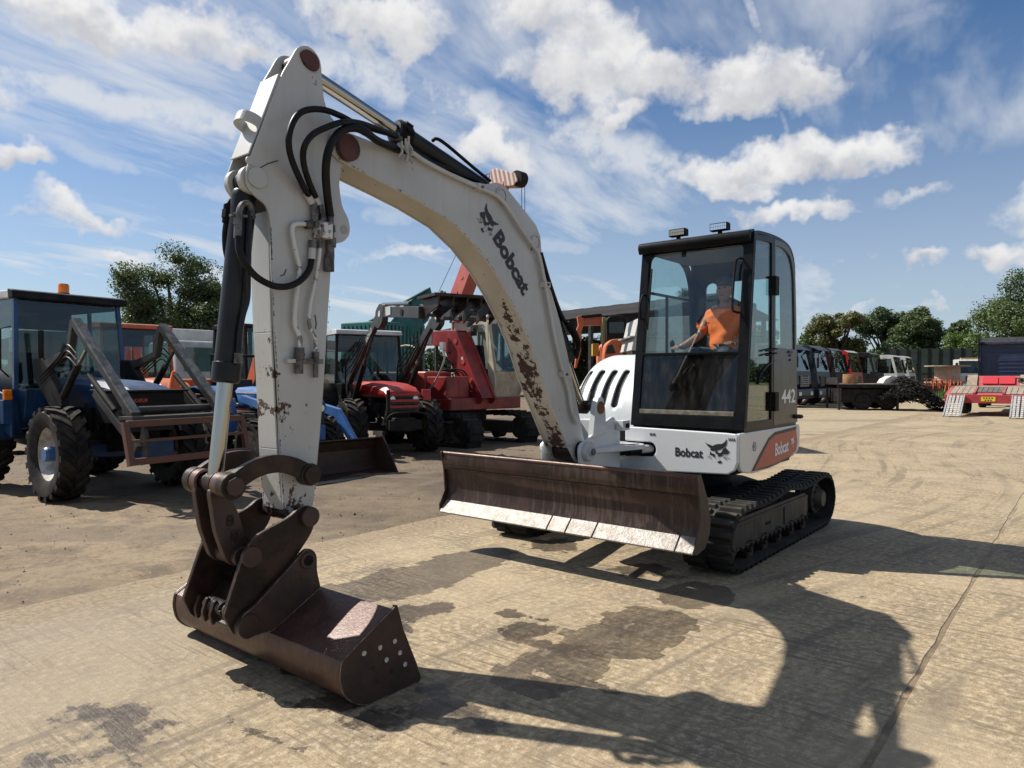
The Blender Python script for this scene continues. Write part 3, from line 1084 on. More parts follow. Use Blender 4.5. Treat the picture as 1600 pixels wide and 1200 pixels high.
for side in (1, -1):
    y0, y1 = (0.79, 1.22) if side > 0 else (-1.30, -0.87)
    make_track(ex, y0, y1, belt_path, 0.108, 0.028, M_rubber)
    yo = 1.13 if side > 0 else -1.21
    fr = MB()
    fr.prism(roundpoly([(1.12, 0.14), (1.20, 0.22), (1.20, 0.37), (1.1, 0.42), (-0.70, 0.41), (-0.80, 0.36), (-0.80, 0.20), (-0.72, 0.14)], 0.03), yo - side * 0.30, yo, 'Y')
    fr.prism([(1.16, 0.36), (1.16, 0.385), (-0.76, 0.385), (-0.76, 0.36)], yo - 0.002 * side, yo + side * 0.014, 'Y')
    fr.prism([(1.10, 0.15), (1.10, 0.175), (-0.74, 0.175), (-0.74, 0.15)], yo - 0.002 * side, yo + side * 0.012, 'Y')
    frame = fr.build('track_frame', M_frame, ex, bevel=0.006)
    MB().bx(-0.10, -0.06, yo, yo + side * 0.012, 0.19, 0.35).build('frame_stiffener', M_frame, frame)
    MB().bx(0.30, 0.42, yo, yo + side * 0.006, 0.26, 0.285).build('access_slot', M_blackm, frame)
    for k in range(16):
        x = 1.04 - k * 0.115
        bb = MB().cyl((x, yo, 0.162), (x, yo + side * 0.03, 0.162), 0.014, 6)
        bb.build('bolt', M_darksteel, frame)
    for k in range(5):
        x = 0.82 - k * 0.36
        wheel_disc((x, yo - side * 0.13, 0.115), 0.088, 0.30, M_darksteel, frame, 'track_roller', 4, 20, side)
    wheel_disc((-0.05, yo - side * 0.13, 0.475), 0.06, 0.24, M_darksteel, frame, 'carrier_roller', 4, 16, side)
    wheel_disc((1.13, yo - side * 0.14, 0.275), 0.215, 0.22, M_darksteel, ex, 'idler_wheel', 6, 28, side)
    sp = MB()
    n = 16
    prof = []
    for k in range(n * 4):
        a = 2 * math.pi * k / (n * 4)
        r_ = 0.235 if k % 4 in (0, 1) else 0.20
        prof.append((-1.18 + math.cos(a) * r_, 0.29 + math.sin(a) * r_))
    sp.prism(prof, yo - side * 0.17, yo - side * 0.13, 'Y')
    sp.lathe([(0.001, side * .05), (.08, side * .05), (.095, side * .03), (.12, -side * .02), (.16, -side * .03), (.165, -side * .12)], (-1.18, yo, 0.29), 'Y', 28)
    for k in range(9):
        a = 2 * math.pi * k / 9
        sp.cyl((-1.18 + .12 * math.cos(a), yo - side * .03, .29 + .12 * math.sin(a)), (-1.18 + .12 * math.cos(a), yo, .29 + .12 * math.sin(a)), .012, 6)
    sp.build('drive_sprocket', M_frame, ex, smooth=30)

cb = MB()
cb.prism(roundpoly([(0.75, -0.55), (0.75, 0.55), (0.2, 0.85), (-0.4, 0.85), (-0.8, 0.45), (-0.8, -0.45), (-0.4, -0.92), (0.2, -0.92)], 0.05), 0.22, 0.52, 'Z')
cb.build('undercarriage_body', M_blackm, ex, bevel=0.01)
MB().lathe([(0.001, 0), (.56, 0), (.60, .03), (.60, .12), (.54, .15), (.54, .22), (0.001, .22)], (0, 0, .50), 'Z', 48).build('slew_ring', M_blackm, ex, smooth=30)

# ---- dozer blade
BX = 2.1
prof_f = [(2.085, .890), (2.095, .80), (2.075, .745), (2.055, .73), (2.03, .62), (2.03, .52), (2.055, .435)]
bl = MB()
yl, yr = 1.235, -1.285
blade = thing_blade = None
front = prof_f
back = [(p[0] - 0.03, p[1]) for p in prof_f][::-1]
blade = bl.prism(front + back, yr, yl, 'Y').build('dozer_blade', M_blade, ex, smooth=50, bevel=0.004)
MB().tube([(2.075, yr, .885), (2.075, yl, .885)], 0.018, 10).build('top_rail', M_bucket, blade, smooth=40)
# seam below the folded top strip
MB().bx(2.070, 2.080, yr + .02, yl - .02, .738, .750).build('weld_seam', M_darksteel, blade)
ends = [PX(x, 820, 2.1).y for x in (1058, 929, 887, 858)]
cuts = [yl] + ends + [yr]
for a, b in zip(cuts[:-1], cuts[1:]):
    e = MB().prism([(2.035, .445), (2.050, .449), (2.145, .350), (2.140, .338), (2.120, .338)], b + .006, a - .006, 'Y')
    e.build('cutting_edge', M_edge, blade, bevel=0.003)
for y, s_ in ((yl, 1), (yr, -1)):
    sp = MB().prism(roundpoly([(2.115, .900), (2.05, .905), (1.93, .70), (1.885, .56), (1.90, .45), (1.98, .36), (2.125, .335), (2.13, .42), (2.06, .55), (2.075, .74)], .012), y, y + s_ * .016, 'Y')
    sp.build('end_plate', M_bucketside, blade, bevel=0.003)
for y in (.42, -.47):
    a = MB()
    a.prism(roundpoly([(1.985, .50), (1.985, .68), (1.85, .66), (1.2, .50), (.70, .40), (.70, .28), (1.2, .33), (1.85, .46)], .03), y - .05, y + .05, 'Y')
    a.build('push_arm', M_blackm, ex, bevel=0.006)
bc = MB()
bc.cyl((.65, -.02, .42), (1.35, -.02, .56), .065, 20)
bc.build('blade_cylinder', M_cyl, ex, smooth=30)
MB().cyl((1.35, -.02, .56), (2.02, -.02, .69), .032, 16).build('cylinder_rod', M_chrome, bpy.data.objects['blade_cylinder'], smooth=30)

# ---- upper body: deck, front panel with the swing slot, side skirt, counterweight
deck = MB()
deck.prism(roundpoly([(.84, -.30), (.84, 1.0), (-.66, 1.0), (-1.05, .6), (-1.25, 0), (-1.15, -.6), (-.7, -1.1), (.2, -1.12), (.3, -.5)], .06), .74, 1.085, 'Z')
deck.build('slew_deck', M_blackm, ex, bevel=0.01)
fp = [(-.04, 1.125), (.95, 1.110), (1.04, 1.105), (1.062, 1.08), (1.060, .86), (1.035, .79), (.97, .752), (-.33, .700), (-.33, .79), (-.05, .85), (.20, .855)]
arc = [(.22 + .066 * math.cos(a), .921 + .066 * math.sin(a)) for a in [R(d) for d in range(-80, 91, 17)]]
fp += arc + [(-.04, .99)]
pf = MB().prism(fp, .862, .90, 'X')
body = pf.build('front_panel', M_white_clean, ex, bevel=0.012, seg=3)
MB().prism(roundpoly([(-.30, .86), (.30, .86), (.30, .985), (-.30, .985)], .02), .70, .855, 'X').build('slot_recess', M_blackm, body)
side = roundpoly([(.855, 1.105), (.855, .84), (.82, .775), (.60, .735), (.10, .735), (-.60, .80), (-.74, .86), (-.76, 1.0), (-.74, 1.105)], [.01, .04, .04, .1, .2, .2, .06, .05, .02])
sk = MB().prism(side, 1.025, 1.062, 'Y').build('side_skirt', M_white_clean, ex, bevel=0.012, seg=3)
# counterweight shell wrapping the back
arcp = []
for k in range(0, 25):
    a = R(48 + k * 9.6)
    arcp.append((-.05 + 1.27 * math.cos(a + R(10)) if False else 1.24 * math.cos(a), 1.22 * math.sin(a)))
arcp = [(x, y) for x, y in arcp if x < -.55]
inner = [(x * .93, y * .93) for x, y in arcp][::-1]
MB().prism(arcp + inner, .78, 1.50, 'Z').build('counterweight', M_white_clean, ex, smooth=40, bevel=0.02, seg=3)

# red name decal on the skirt
dec = [PY(x, y, 1.064) for x, y in ((1178, 735), (1190, 712), (1202, 688), (1211, 680), (1244, 671), (1246, 690), (1244, 704), (1236, 712), (1212, 724))]
MB().add([(p.x, 1.0645, p.z) for p in dec], [tuple(range(len(dec)))]).build('red_decal', M_red, sk)
blk = [PY(x, y, 1.064) for x, y in ((1174, 737), (1188, 708), (1201, 684), (1211, 675), (1245, 666), (1244, 671), (1211, 680), (1202, 688), (1190, 712), (1178, 735), (1212, 724), (1236, 712), (1232, 717), (1200, 731))]
MB().add([(p.x, 1.0635, p.z) for p in blk], [tuple(range(len(blk)))]).build('decal_border', M_ink, sk)
a, b = PY(1211, 712, 1.066), PY(1232, 704, 1.066)
lettering('Bobcat', (a.x, 1.0665, a.z), (b - a), (-.05, 0, 1), .118, M_winkw, sk, .62, .03, fit=(b - a).length, label='white Bobcat lettering on the red decal')
c_ = PY(1238, 690, 1.066)
cat_logo(lambda x, y: (c_.x - (x - 600) / 935 * .115, 1.0665, c_.z - (y - 600) / 935 * .115), M_winkw, sk)
# IR roundel
pc = PY(1179, 698, 1.064)
rr = MB()
o_ = [(pc.x + .042 * math.cos(R(t)), pc.z + .042 * math.sin(R(t))) for t in range(0, 360, 15)]
i_ = [(pc.x + .035 * math.cos(R(t)), pc.z + .035 * math.sin(R(t))) for t in range(0, 360, 15)]
rr.ring(o_, i_, 1.062, 1.0645, 'Y')
rr.build('round_badge', M_ink, sk)
lettering('IR', (pc.x + .022, 1.0645, pc.z - .018), (-1, 0, 0), (0, 0, 1), .038, M_ink, sk, .8, .01)
# front panel print
a = PX(1055, 712, .902)
lettering('Bobcat', (.9025, a.y, a.z), (0, 1, 0), (0, 0, 1), .078, M_ink, body, .68, .03, fit=(PX(1098, 712, .9) - PX(1055, 712, .9)).length, label='black Bobcat lettering on the white front panel')
def _fl(x, y):
    p = PX(1095 + x / 24.0, 680 + y / 24.0, .9)
    return (.9025, p.y, p.z)


cat_logo(_fl, M_ink, body)
for x, y in ((1015, 676), (1138, 684)):
    p = PX(x, y, .902)
    g = MB()
    for k in range(4):
        g.add([(.9025, p.y + k * .016, p.z), (.9025, p.y + k * .016 + .010, p.z - .004), (.9025, p.y + k * .016 + .013, p.z - .030), (.9025, p.y + k * .016 + .003, p.z - .026)], [(0, 1, 2, 3)])
    g.build('tie_down_mark', M_fit, body)

# ---- engine hood with five louvre slots
HP = [(.34, 1.09), (.335, 1.16), (.31, 1.27), (.26, 1.38), (.185, 1.50), (.08, 1.61), (-.06, 1.72), (-.25, 1.80), (-.50, 1.845), (-.9, 1.83), (-1.12, 1.70), (-1.22, 1.45)]
hp = smoothpath([(x, 0, z) for x, z in HP], 5)
hl = [0]
for i in range(len(hp) - 1):
    hl.append(hl[-1] + (hp[i + 1] - hp[i]).length)


def hood_pt(y, s_):
    s_ = max(0, min(hl[-1] - 1e-5, s_))
    i = max(k for k in range(len(hp)) if hl[k] <= s_)
    p = hp[i].lerp(hp[min(i + 1, len(hp) - 1)], (s_ - hl[i]) / max(1e-6, (hl[min(i + 1, len(hp) - 1)] - hl[i])))
    cx, cz = -.45, 1.15
    e = 1.0
    if y < -.92:
        u = min(1.0, (-.92 - y) / .26)
        e = 0.30 + 0.70 * math.sqrt(max(0, 1 - u ** 2.4))
    return (cx + (p.x - cx) * e, y, cz + (p.z - cz) * (e if p.z > cz else 1))


s_total = hl[-1]
slots = []
for k, xb in enumerate((968, 949, 929.5, 910, 890)):
    p = PX(xb, 611, .2)
    slots.append(p.y)
SL_B, SL_T, SL_W = .22, .64, .041
hb = MB()
ybreaks = [-.06]
cols = []
y = -.06
marks = []
for c in slots:
    marks += [(c + SL_W, c - SL_W, c)]
cur = -.06
ysamp = []
for top_, bot_, c in marks:
    n = 6
    for k in range(n):
        ysamp.append((cur + (top_ - cur) * k / n, cur + (top_ - cur) * (k + 1) / n, None))
    n = 14
    for k in range(n):
        a0 = math.cos(math.pi * k / n)
        a1 = math.cos(math.pi * (k + 1) / n)
        ysamp.append((c + SL_W * a0, c + SL_W * a1, c))
    cur = bot_
for k in range(14):
    ysamp.append((cur + (-1.18 - cur) * k / 14, cur + (-1.18 - cur) * (k + 1) / 14, None))


def strip(ya, yb, sa0, sa1, sb0, sb1, n):
    vs = []
    for k in range(n + 1):
        t = k / n
        vs.append(hood_pt(ya, sa0 + (sa1 - sa0) * t))
        vs.append(hood_pt(yb, sb0 + (sb1 - sb0) * t))
    hb.add(vs, [(2 * k, 2 * k + 1, 2 * k + 3, 2 * k + 2) for k in range(n)])


for ya, yb, c in ysamp:
    if c is None:
        strip(ya, yb, 0, SL_B, 0, SL_B, 4)
        strip(ya, yb, SL_B, SL_T, SL_B, SL_T, 14)
        strip(ya, yb, SL_T, s_total, SL_T, s_total, 30)
    else:
        ea = SL_W * math.sqrt(max(0, 1 - ((ya - c) / SL_W) ** 2))
        eb = SL_W * math.sqrt(max(0, 1 - ((yb - c) / SL_W) ** 2))
        strip(ya, yb, 0, SL_B - ea, 0, SL_B - eb, 4)
        strip(ya, yb, SL_T + ea, s_total, SL_T + eb, s_total, 30)
hme = hb.mesh('engine_hood', M_white_clean, fix=False)
bm = bmesh.new()
bm.from_mesh(hme)
bmesh.ops.remove_doubles(bm, verts=bm.verts, dist=0.0006)
bmesh.ops.recalc_face_normals(bm, faces=bm.faces)
bm.to_mesh(hme)
bm.free()
hme.polygons.foreach_set('use_smooth', [True] * len(hme.polygons))
hood = put('engine_hood', hme, ex)
so = hood.modifiers.new('sheet', 'SOLIDIFY')
so.thickness = 0.012
so.offset = 0
# mesh screens behind the slots
for c in slots:
    g = MB()
    vs = []
    n = 16
    for k in range(n + 1):
        s0 = SL_B - .06 + (SL_T - SL_B + .12) * k / n
        p = Vector(hood_pt(c, s0)) - Vector((.030, 0, .012))
        vs += [(p.x, c - .055, p.z), (p.x, c + .055, p.z)]
    g.add(vs, [(2 * k, 2 * k + 1, 2 * k + 3, 2 * k + 2) for k in range(n)])
    for k in range(0, 22):
        s0 = SL_B - .05 + (SL_T - SL_B + .10) * k / 21
        p = Vector(hood_pt(c, s0)) - Vector((.022, 0, .009))
        g.bar((p.x, c - .05, p.z), (p.x, c + .05, p.z), .004, .004)
    g.build('louvre_screen', mat('louvre_mesh', (0.05, 0.052, 0.052), 0.55, 0.4, col2=(0.10, 0.10, 0.095), ns=9), hood)
# ledge below the hood
lg = MB().prism(roundpoly([(.42, -.10), (.42, -.5), (.36, -1.0), (.2, -1.16), (-.2, -1.18), (-.2, -.10)], .05), 1.075, 1.10, 'Z')
lg.build('hood_ledge', M_white_clean, ex, bevel=0.006)
MB().prism(roundpoly([(.38, -.30), (.38, -1.0), (.2, -1.14), (-.6, -1.15), (-.6, -.3)], .05), .76, 1.07, 'Z').build('right_side_cover', M_white_clean, ex, bevel=0.01)

# ---- swing bracket
sb = MB()
for y in (.045, -.345):
    poly = roundpoly([(1.78, .84), (1.80, 1.02), (1.66, 1.06), (1.42, 1.18), (1.25, 1.24), (1.20, 1.20), (1.20, .72), (1.70, .72)], [.08, .08, .05, .05, .03, .02, .02, .05])
    sb.prism(poly, y - .03, y, 'Y')
sb.prism(roundpoly([(1.25, 1.18), (1.52, .60), (1.52, .60)], 0), -.30, -.28, 'Y') if False else None
sb.bx(1.12, 1.26, -.34, .04, .70, 1.20)
for z0, z1 in ((.93, .975), (.70, .745)):
    sb.prism(roundpoly([(1.74, -.30), (1.74, .0), (1.30, .16), (.98, .22), (.90, .16), (.84, -.10), (.9, -.34), (1.3, -.37)], .05), z0, z1, 'Z')
br = sb.build('swing_bracket', M_white_clean, ex, bevel=0.008)
for y in (.055, -.30):
    ear = roundpoly([(1.38, 1.10), (1.405, 1.33), (1.44, 1.42), (1.51, 1.42), (1.56, 1.33), (1.60, 1.06)], [.01, .05, .06, .06, .05, .01], 5)
    MB().prism(ear, y - .055, y, 'Y').build('cylinder_ear', M_white_clean, br, bevel=0.008)
MB().cyl((1.485, .056, 1.325), (1.485, .066, 1.325), .055, 24).build('ear_pin', mat('bare_rust_pin', (0.20, 0.085, 0.035), 0.6, 0.2, col2=(0.12, 0.05, 0.03), ns=20), br, smooth=30)
MB().cyl((1.485, -.38, 1.325), (1.485, .05, 1.325), .035, 20).build('pin_shaft', M_darksteel, br, smooth=30)
fp_ = MB()
fp_.lathe([(.001, .060), (.035, .060), (.04, .045), (.075, .045), (.085, .03), (.085, 0)], (1.685, .045, .955), 'Y', 28)
fp_.build('boom_foot_pin', M_white, br, smooth=30)
MB().cyl((1.685, .07, .955), (1.685, .12, .955), .030, 6).build('pin_nut', M_fit, br)
MB().cyl((1.685, -.42, .955), (1.685, -.34, .955), .06, 20).build('boom_foot_pin', M_white, br, smooth=30)
vb = MB()
vb.bx(1.10, 1.22, .055, .13, 1.11, 1.20)
vb.cyl((1.16, .13, 1.16), (1.16, .145, 1.16), .022, 8)
vb.build('hose_clamp_block', M_white_clean, br, bevel=0.005)
MB().cyl((1.16, .132, 1.155), (1.16, .150, 1.155), .024, 10).build('clamp_bolt', M_blackm, br)
# swing cylinder seen in the slot
MB().cyl((1.05, .13, .925), (.50, .33, .925), .038, 18).build('swing_cylinder_rod', M_white, ex, smooth=30)
MB().cyl((1.12, .11, .925), (.99, .155, .925), .055, 18).build('swing_rod_eye', M_blackm, ex, smooth=30)

# ---- boom
YB0, YB1 = -.275, -.025
top_ = [(4.20, 3.045), (4.10, 3.045), (3.90, 3.035), (3.66, 3.025), (3.30, 3.005), (3.05, 2.985), (2.90, 3.00), (2.80, 3.035), (2.70, 3.035), (2.62, 2.985), (2.31, 2.80), (2.255, 2.72), (2.235, 2.58), (2.14, 2.36), (1.99, 2.07), (1.87, 1.78), (1.77, 1.48), (1.69, 1.25), (1.615, 1.02)]
foot = [(1.605, .95), (1.63, .88), (1.70, .855), (1.77, .88)]
bot_ = [(1.86, .99), (2.06, 1.30), (2.16, 1.45), (2.27, 1.64), (2.37, 1.84), (2.50, 2.03), (2.66, 2.22), (2.83, 2.39), (3.03, 2.54), (3.26, 2.66), (3.55, 2.74), (3.80, 2.79), (4.10, 2.845), (4.22, 2.87)]
nose = [(4.27, 2.90), (4.285, 2.965), (4.26, 3.02)]
outl = top_ + foot + bot_ + nose
bm_ = MB()
bm_.prism(outl, YB1 - .012, YB1, 'Y', 0)
bm_.prism(outl, YB0, YB0 + .012, 'Y', 0)


def sheet(mb, pts, y0, y1, m):
    vs = []
    for x, z in pts:
        vs += [(x, y0, z), (x, y1, z)]
    mb.add(vs, [(2 * k, 2 * k + 1, 2 * k + 3, 2 * k + 2) for k in range(len(pts) - 1)], m)


def inset(pts, d):
    out = []
    for i, p in enumerate(pts):
        a = Vector(pts[max(0, i - 1)])
        b = Vector(pts[min(len(pts) - 1, i + 1)])
        t = (b - a).normalized()
        out.append((p[0] + t.y * d, p[1] - t.x * d))
    return out


cx_, cz_ = 2.6, 2.2
sheet(bm_, inset(top_[:-1], -.012), YB0 + .012, YB1 - .012, 0)
sheet(bm_, inset(bot_, -.008), YB0 + .012, YB1 - .012, 1)
boom = bm_.build('boom', [M_boomside, M_belly], ex)
bv = boom.modifiers.new('bevel', 'BEVEL')
bv.width = .004
bv.segments = 2
bv.limit_method = 'ANGLE'
bv.angle_limit = R(50)
# weld seam lines along the belly edges
for y in (YB0 + .008, YB1 - .008):
    MB().tube([(x, y, z) for x, z in smoothpath([(p[0], 0, p[1]) for p in bot_], 2) and inset(bot_, -.002)], .005, 5).build('weld_bead', M_white, boom)
# foot casting
MB().cyl((1.685, YB0 - .015, .955), (1.685, YB1 + .015, .955), .085, 28).build('foot_boss', M_darksteel, boom, smooth=30)
# bosses of the cylinder pins
for p, r_ in (((2.745, 2.945), .062), ((2.325, 2.665), .058)):
    b_ = MB()
    o_ = [(p[0] + r_ * math.cos(R(t)), p[1] + r_ * math.sin(R(t))) for t in range(0, 360, 12)]
    i_ = [(p[0] + (r_ - .010) * math.cos(R(t)), p[1] + (r_ - .010) * math.sin(R(t))) for t in range(0, 360, 12)]
    b_.ring(o_, i_, YB1, YB1 + .010, 'Y')
    b_.prism([(p[0] + (r_ - .016) * math.cos(R(t)), p[1] + (r_ - .016) * math.sin(R(t))) for t in range(0, 360, 12)], YB1, YB1 + .006, 'Y')
    b_.build('pin_boss', M_boomside, boom)
pj = MB()
pj.cyl((4.165, YB1 + .002, 2.945), (4.165, YB1 + .040, 2.945), .078, 28)
pj.build('arm_pivot_pin', M_pin, boom, smooth=30, bevel=.004)
# lettering on the boom
a, b = PY(770, 372, YB1 + .002), PY(812, 452, YB1 + .002)
dirv = (b - a).normalized()
upv = Vector((-dirv.z, 0, dirv.x))
if upv.z < 0:
    upv = -upv
lettering('Bobcat', (a.x, YB1 + .0035, a.z), dirv, upv, .125, M_ink, boom, .62, .042, fit=(PY(823, 455, YB1) - PY(772, 366, YB1)).length * .98, label='black Bobcat lettering running down the side of the boom')
def _bl(x, y):
    dx, dy = (x - 700) / 20.0, (1000 - y) / 20.0
    p = PY(753.8 - .537 * dx + .325 * dy, 360 - .70 * dx - .779 * dy, YB1)
    return (p.x, YB1 + .0035, p.z)


cat_logo(_bl, M_ink, boom)
# white pipe on the side of the boom
pp = [(622, 226), (640, 236), (652, 244), (664, 252), (690, 266), (717, 279), (749, 293), (776, 306), (793, 324), (816, 360), (836, 388), (843, 402), (852, 445), (862, 500), (872, 550), (881, 585), (889, 611), (893, 640), (901, 662)]
pts = [PY(x, y, YB1 + .03) for x, y in pp]
pipe = MB().tube(smoothpath(pts, 3), .0155, 10).build('hydraulic_pipe', M_white, boom, smooth=40)
for i in (6, 12, 15):
    p = pts[i]
    MB().bx(p.x - .035, p.x + .035, YB1, YB1 + .058, p.z - .022, p.z + .022).build('pipe_clamp', M_white, boom, bevel=.004)
    MB().cyl((p.x, YB1 + .058, p.z), (p.x, YB1 + .070, p.z), .012, 6).build('clamp_bolt', M_fit, boom)
# pipes and hoses over the top of the boom
for j, (dy, dz) in enumerate(((-.055, .03), (-.10, .045), (-.20, .045), (-.245, .03))):
    q = [(x, dy, z + dz) for x, z in ((3.78, 3.03), (3.5, 3.015), (3.2, 3.0), (2.95, 2.99))]
    MB().tube(smoothpath([Vector(v) for v in q], 4), .016, 8).build('boom_hose', M_hose, boom, smooth=40)
# strapped bundle where the hoses meet the pipes (cloth tied round)
rag = MB()
r3 = random.Random(5)
for k in range(7):
    p = PY(632 + r3.uniform(-6, 8), 232 + k * 2 + r3.uniform(-9, 6), YB1 + .05)
    q = p + Vector((r3.uniform(-.03, .03), r3.uniform(-.02, .02), -r3.uniform(.04, .10)))
    rag.tube(smoothpath([p + Vector((0, 0, .05)), p, (p + q) / 2 + Vector((0, .02, 0)), q], 3), .008, 6)
rag.build('tied_cloth', mat('grey_cloth', (0.42, 0.41, 0.39), .9, col2=(.28, .27, .25), ns=20), boom, smooth=50)

def worn_rim(poly, y, parent, r=.0035, axis='Y', m=None):
    q = [Vector((p[0], y, p[1])) for p in poly]
    q.append(q[0])
    return MB().tube(q, r, 5, caps=False).build('worn_edge', m or M_wornrim, parent, smooth=60)


M_wornrim = mat('rubbed_steel_edge', (.20, .145, .11), .4, .4, col2=(.07, .04, .03), ns=26)
# ---- arm
YA0, YA1 = -.255, -.045
arm_o = roundpoly([(4.535, 3.33), (4.475, 3.445), (4.40, 3.475), (4.325, 3.43), (4.315, 3.32), (4.305, 3.20), (4.265, 3.115), (4.17, 3.06), (4.095, 2.99), (4.105, 2.905), (4.175, 2.85), (4.20, 2.74), (4.175, 2.60), (4.125, 2.54), (4.115, 2.45), (4.165, 2.395), (4.245, 2.375),
                   (4.268, 2.10), (4.315, 1.48), (4.345, 1.19), (4.385, .85), (4.43, .78), (4.53, .785), (4.575, .86), (4.60, 1.20), (4.612, 1.56), (4.632, 1.84), (4.648, 2.25), (4.65, 2.44), (4.675, 2.525), (4.735, 2.55), (4.79, 2.60), (4.795, 2.67), (4.765, 2.76), (4.57, 3.27)],
                  [.03, .06, .06, .06, .05, .05, .05, .06, .05, .05, .05, .05, .04, .04, .05, .05, .05, .1, .1, .1, .06, .04, .05, .05, .1, .1, .1, .1, .05, .06, .04, .04, .04, .04, .05], 3)
am = MB()
am.prism(arm_o, YA1 - .016, YA1, 'Y')
am.prism(arm_o, YA0, YA0 + .016, 'Y')
i0, i1 = YA0 + .016, YA1 - .016
am.add([], [])


def plate(mb, p, q, y0, y1, th=.012, m=0):
    p, q = Vector((p[0], 0, p[1])), Vector((q[0], 0, q[1]))
    t = (q - p).normalized()
    n = Vector((t.z, 0, -t.x)) * th
    vs = [p + Vector((0, y0, 0)), p + Vector((0, y1, 0)), q + Vector((0, y1, 0)), q + Vector((0, y0, 0))]
    vs += [v + n for v in vs]
    mb.add(vs, [(0, 1, 2, 3), (7, 6, 5, 4), (0, 4, 5, 1), (1, 5, 6, 2), (2, 6, 7, 3), (3, 7, 4, 0)], m)


for p, q in (((4.762, 2.775), (4.580, 3.255)), ((4.655, 2.50), (4.640, 1.84)), ((4.640, 1.84), (4.607, 1.20)), ((4.607, 1.20), (4.575, .86))):
    plate(am, p, q, i0, i1, .010)
for p, q in (((4.32, 3.20), (4.28, 3.12)), ((4.19, 2.84), (4.205, 2.62)), ((4.25, 2.37), (4.32, 1.48)), ((4.32, 1.48), (4.39, .86))):
    plate(am, q, p, i0, i1, .010)
arm = am.build('arm', M_arm, ex, bevel=.004)
# folded stiffener strip on the front of the arm, brighter where it catches the sun
# pins and caps
MB().prism(roundpoly([(4.475, 3.40), (4.43, 3.445), (4.355, 3.43), (4.335, 3.37), (4.365, 3.33), (4.42, 3.335)], .03, 5), YA1, YA1 + .014, 'Y').build('pin_cap', M_pin, arm, bevel=.003)
MB().cyl((4.41, YA0, 3.385), (4.41, YA1, 3.385), .045, 20).build('rod_pin', M_darksteel, arm, smooth=30)
MB().cyl((4.728, YA1, 2.655), (4.728, YA1 + .012, 2.655), .056, 28).build('pin_disc', M_arm, arm, smooth=30, bevel=.003)
MB().cyl((4.775, YA1, 2.735), (4.775, YA1 + .012, 2.735), .022, 16).build('grease_boss', M_arm, arm, smooth=30)
for y0_, y1_ in ((YA1, YA1 + .004), (YA0, YA0 + .004)):
    pass
for y in (YA1 - .040, YA0 + .040):
    MB().cyl((4.735, y - .022, 2.645), (4.735, y + .022, 2.645), .078, 28).build('clevis_boss', M_arm, arm, smooth=30, bevel=.004)
lug_ = MB()
lug_.cyl((4.163, YA1, 2.470), (4.163, YA1 + .003, 2.470), .026, 18)
lug_.build('tow_eye_disc', mat('painted_sky_in_eye', (0.30, 0.30, 0.29), .6), arm, smooth=30)  # solid grey disc coloured as sky showing through the eye
# lifting eye on the front
le = MB()
c0 = Vector((4.690, -.13, 2.965))
t_ = (Vector((4.580, 0, 3.255)) - Vector((4.762, 0, 2.775))).normalized()
n_ = Vector((t_.z, 0, -t_.x))
c0 = Vector((4.692, -.15, 2.965))
Y_ = Vector((0, 1, 0))
arcpts = [c0 + Y_ * .072 - n_ * .005, c0 + Y_ * .066 + n_ * .045, c0 + Y_ * .03 + n_ * .082, c0 - Y_ * .03 + n_ * .082, c0 - Y_ * .066 + n_ * .045, c0 - Y_ * .072 - n_ * .005]
ap = smoothpath(arcpts, 4)
for a_, b_ in zip(ap[:-1], ap[1:]):
    le.bar(a_, b_ + (b_ - a_) * .2, .016, .060, t_)
le.build('lifting_eye', M_arm, arm, bevel=.003)
# scratches of bare metal and scrawl marks
for pl in (((407, 262), (418, 256), (434, 251)), ((492, 492), (494, 505), (493, 514)), ((438, 431), (444, 429), (447, 421))):
    q = [PY(x, y, YA1 + .001) for x, y in pl]
    MB().tube(q, .0035, 4).build('scratch', M_ink, arm)

# knocks through the paint along the edges of the arm and of the boom belly
r10 = random.Random(77)
pc_ = MB()


def edge_chips(line, yside, n, smin, smax, inward):
    for _ in range(n):
        i = r10.randrange(len(line) - 1)
        a, b = Vector(line[i]), Vector(line[i + 1])
        t = r10.random()
        p = a.lerp(b, t)
        d = (b - a).normalized()
        nn = Vector((-d.y, d.x)) * inward
        s0 = r10.uniform(smin, smax)
        c = p + nn * r10.uniform(.001, .006)
        k = r10.randint(5, 8)
        vs = []
        for j in range(k):
            an = 2 * math.pi * j / k
            q = c + d * math.cos(an) * s0 * r10.uniform(.6, 1.8) + nn * (math.sin(an) * s0 * .6 * r10.uniform(.4, 1.3))
            w = (q - p).dot(nn)
            if w < .0008:
                q = q + nn * (.0008 - w)
            vs.append((q.x, yside, q.y))
        pc_.add(vs, [tuple(range(k))])


edge_chips([(4.652, 2.40), (4.648, 2.25), (4.632, 1.84), (4.612, 1.56), (4.600, 1.20), (4.577, .88)], YA1 + .0012, 150, .002, .0065, 1 if False else -1)
edge_chips([(4.272, 2.05), (4.315, 1.48), (4.345, 1.19), (4.385, .88)], YA1 + .0012, 50, .002, .006, 1 if False else -1)
edge_chips(bot_[2:], YB1 + .0012, 70, .002, .007, 1)
tag(pc_.build('paint_chips', mat('bare_chip', (.03, .018, .014), .8), arm), kind='stuff')

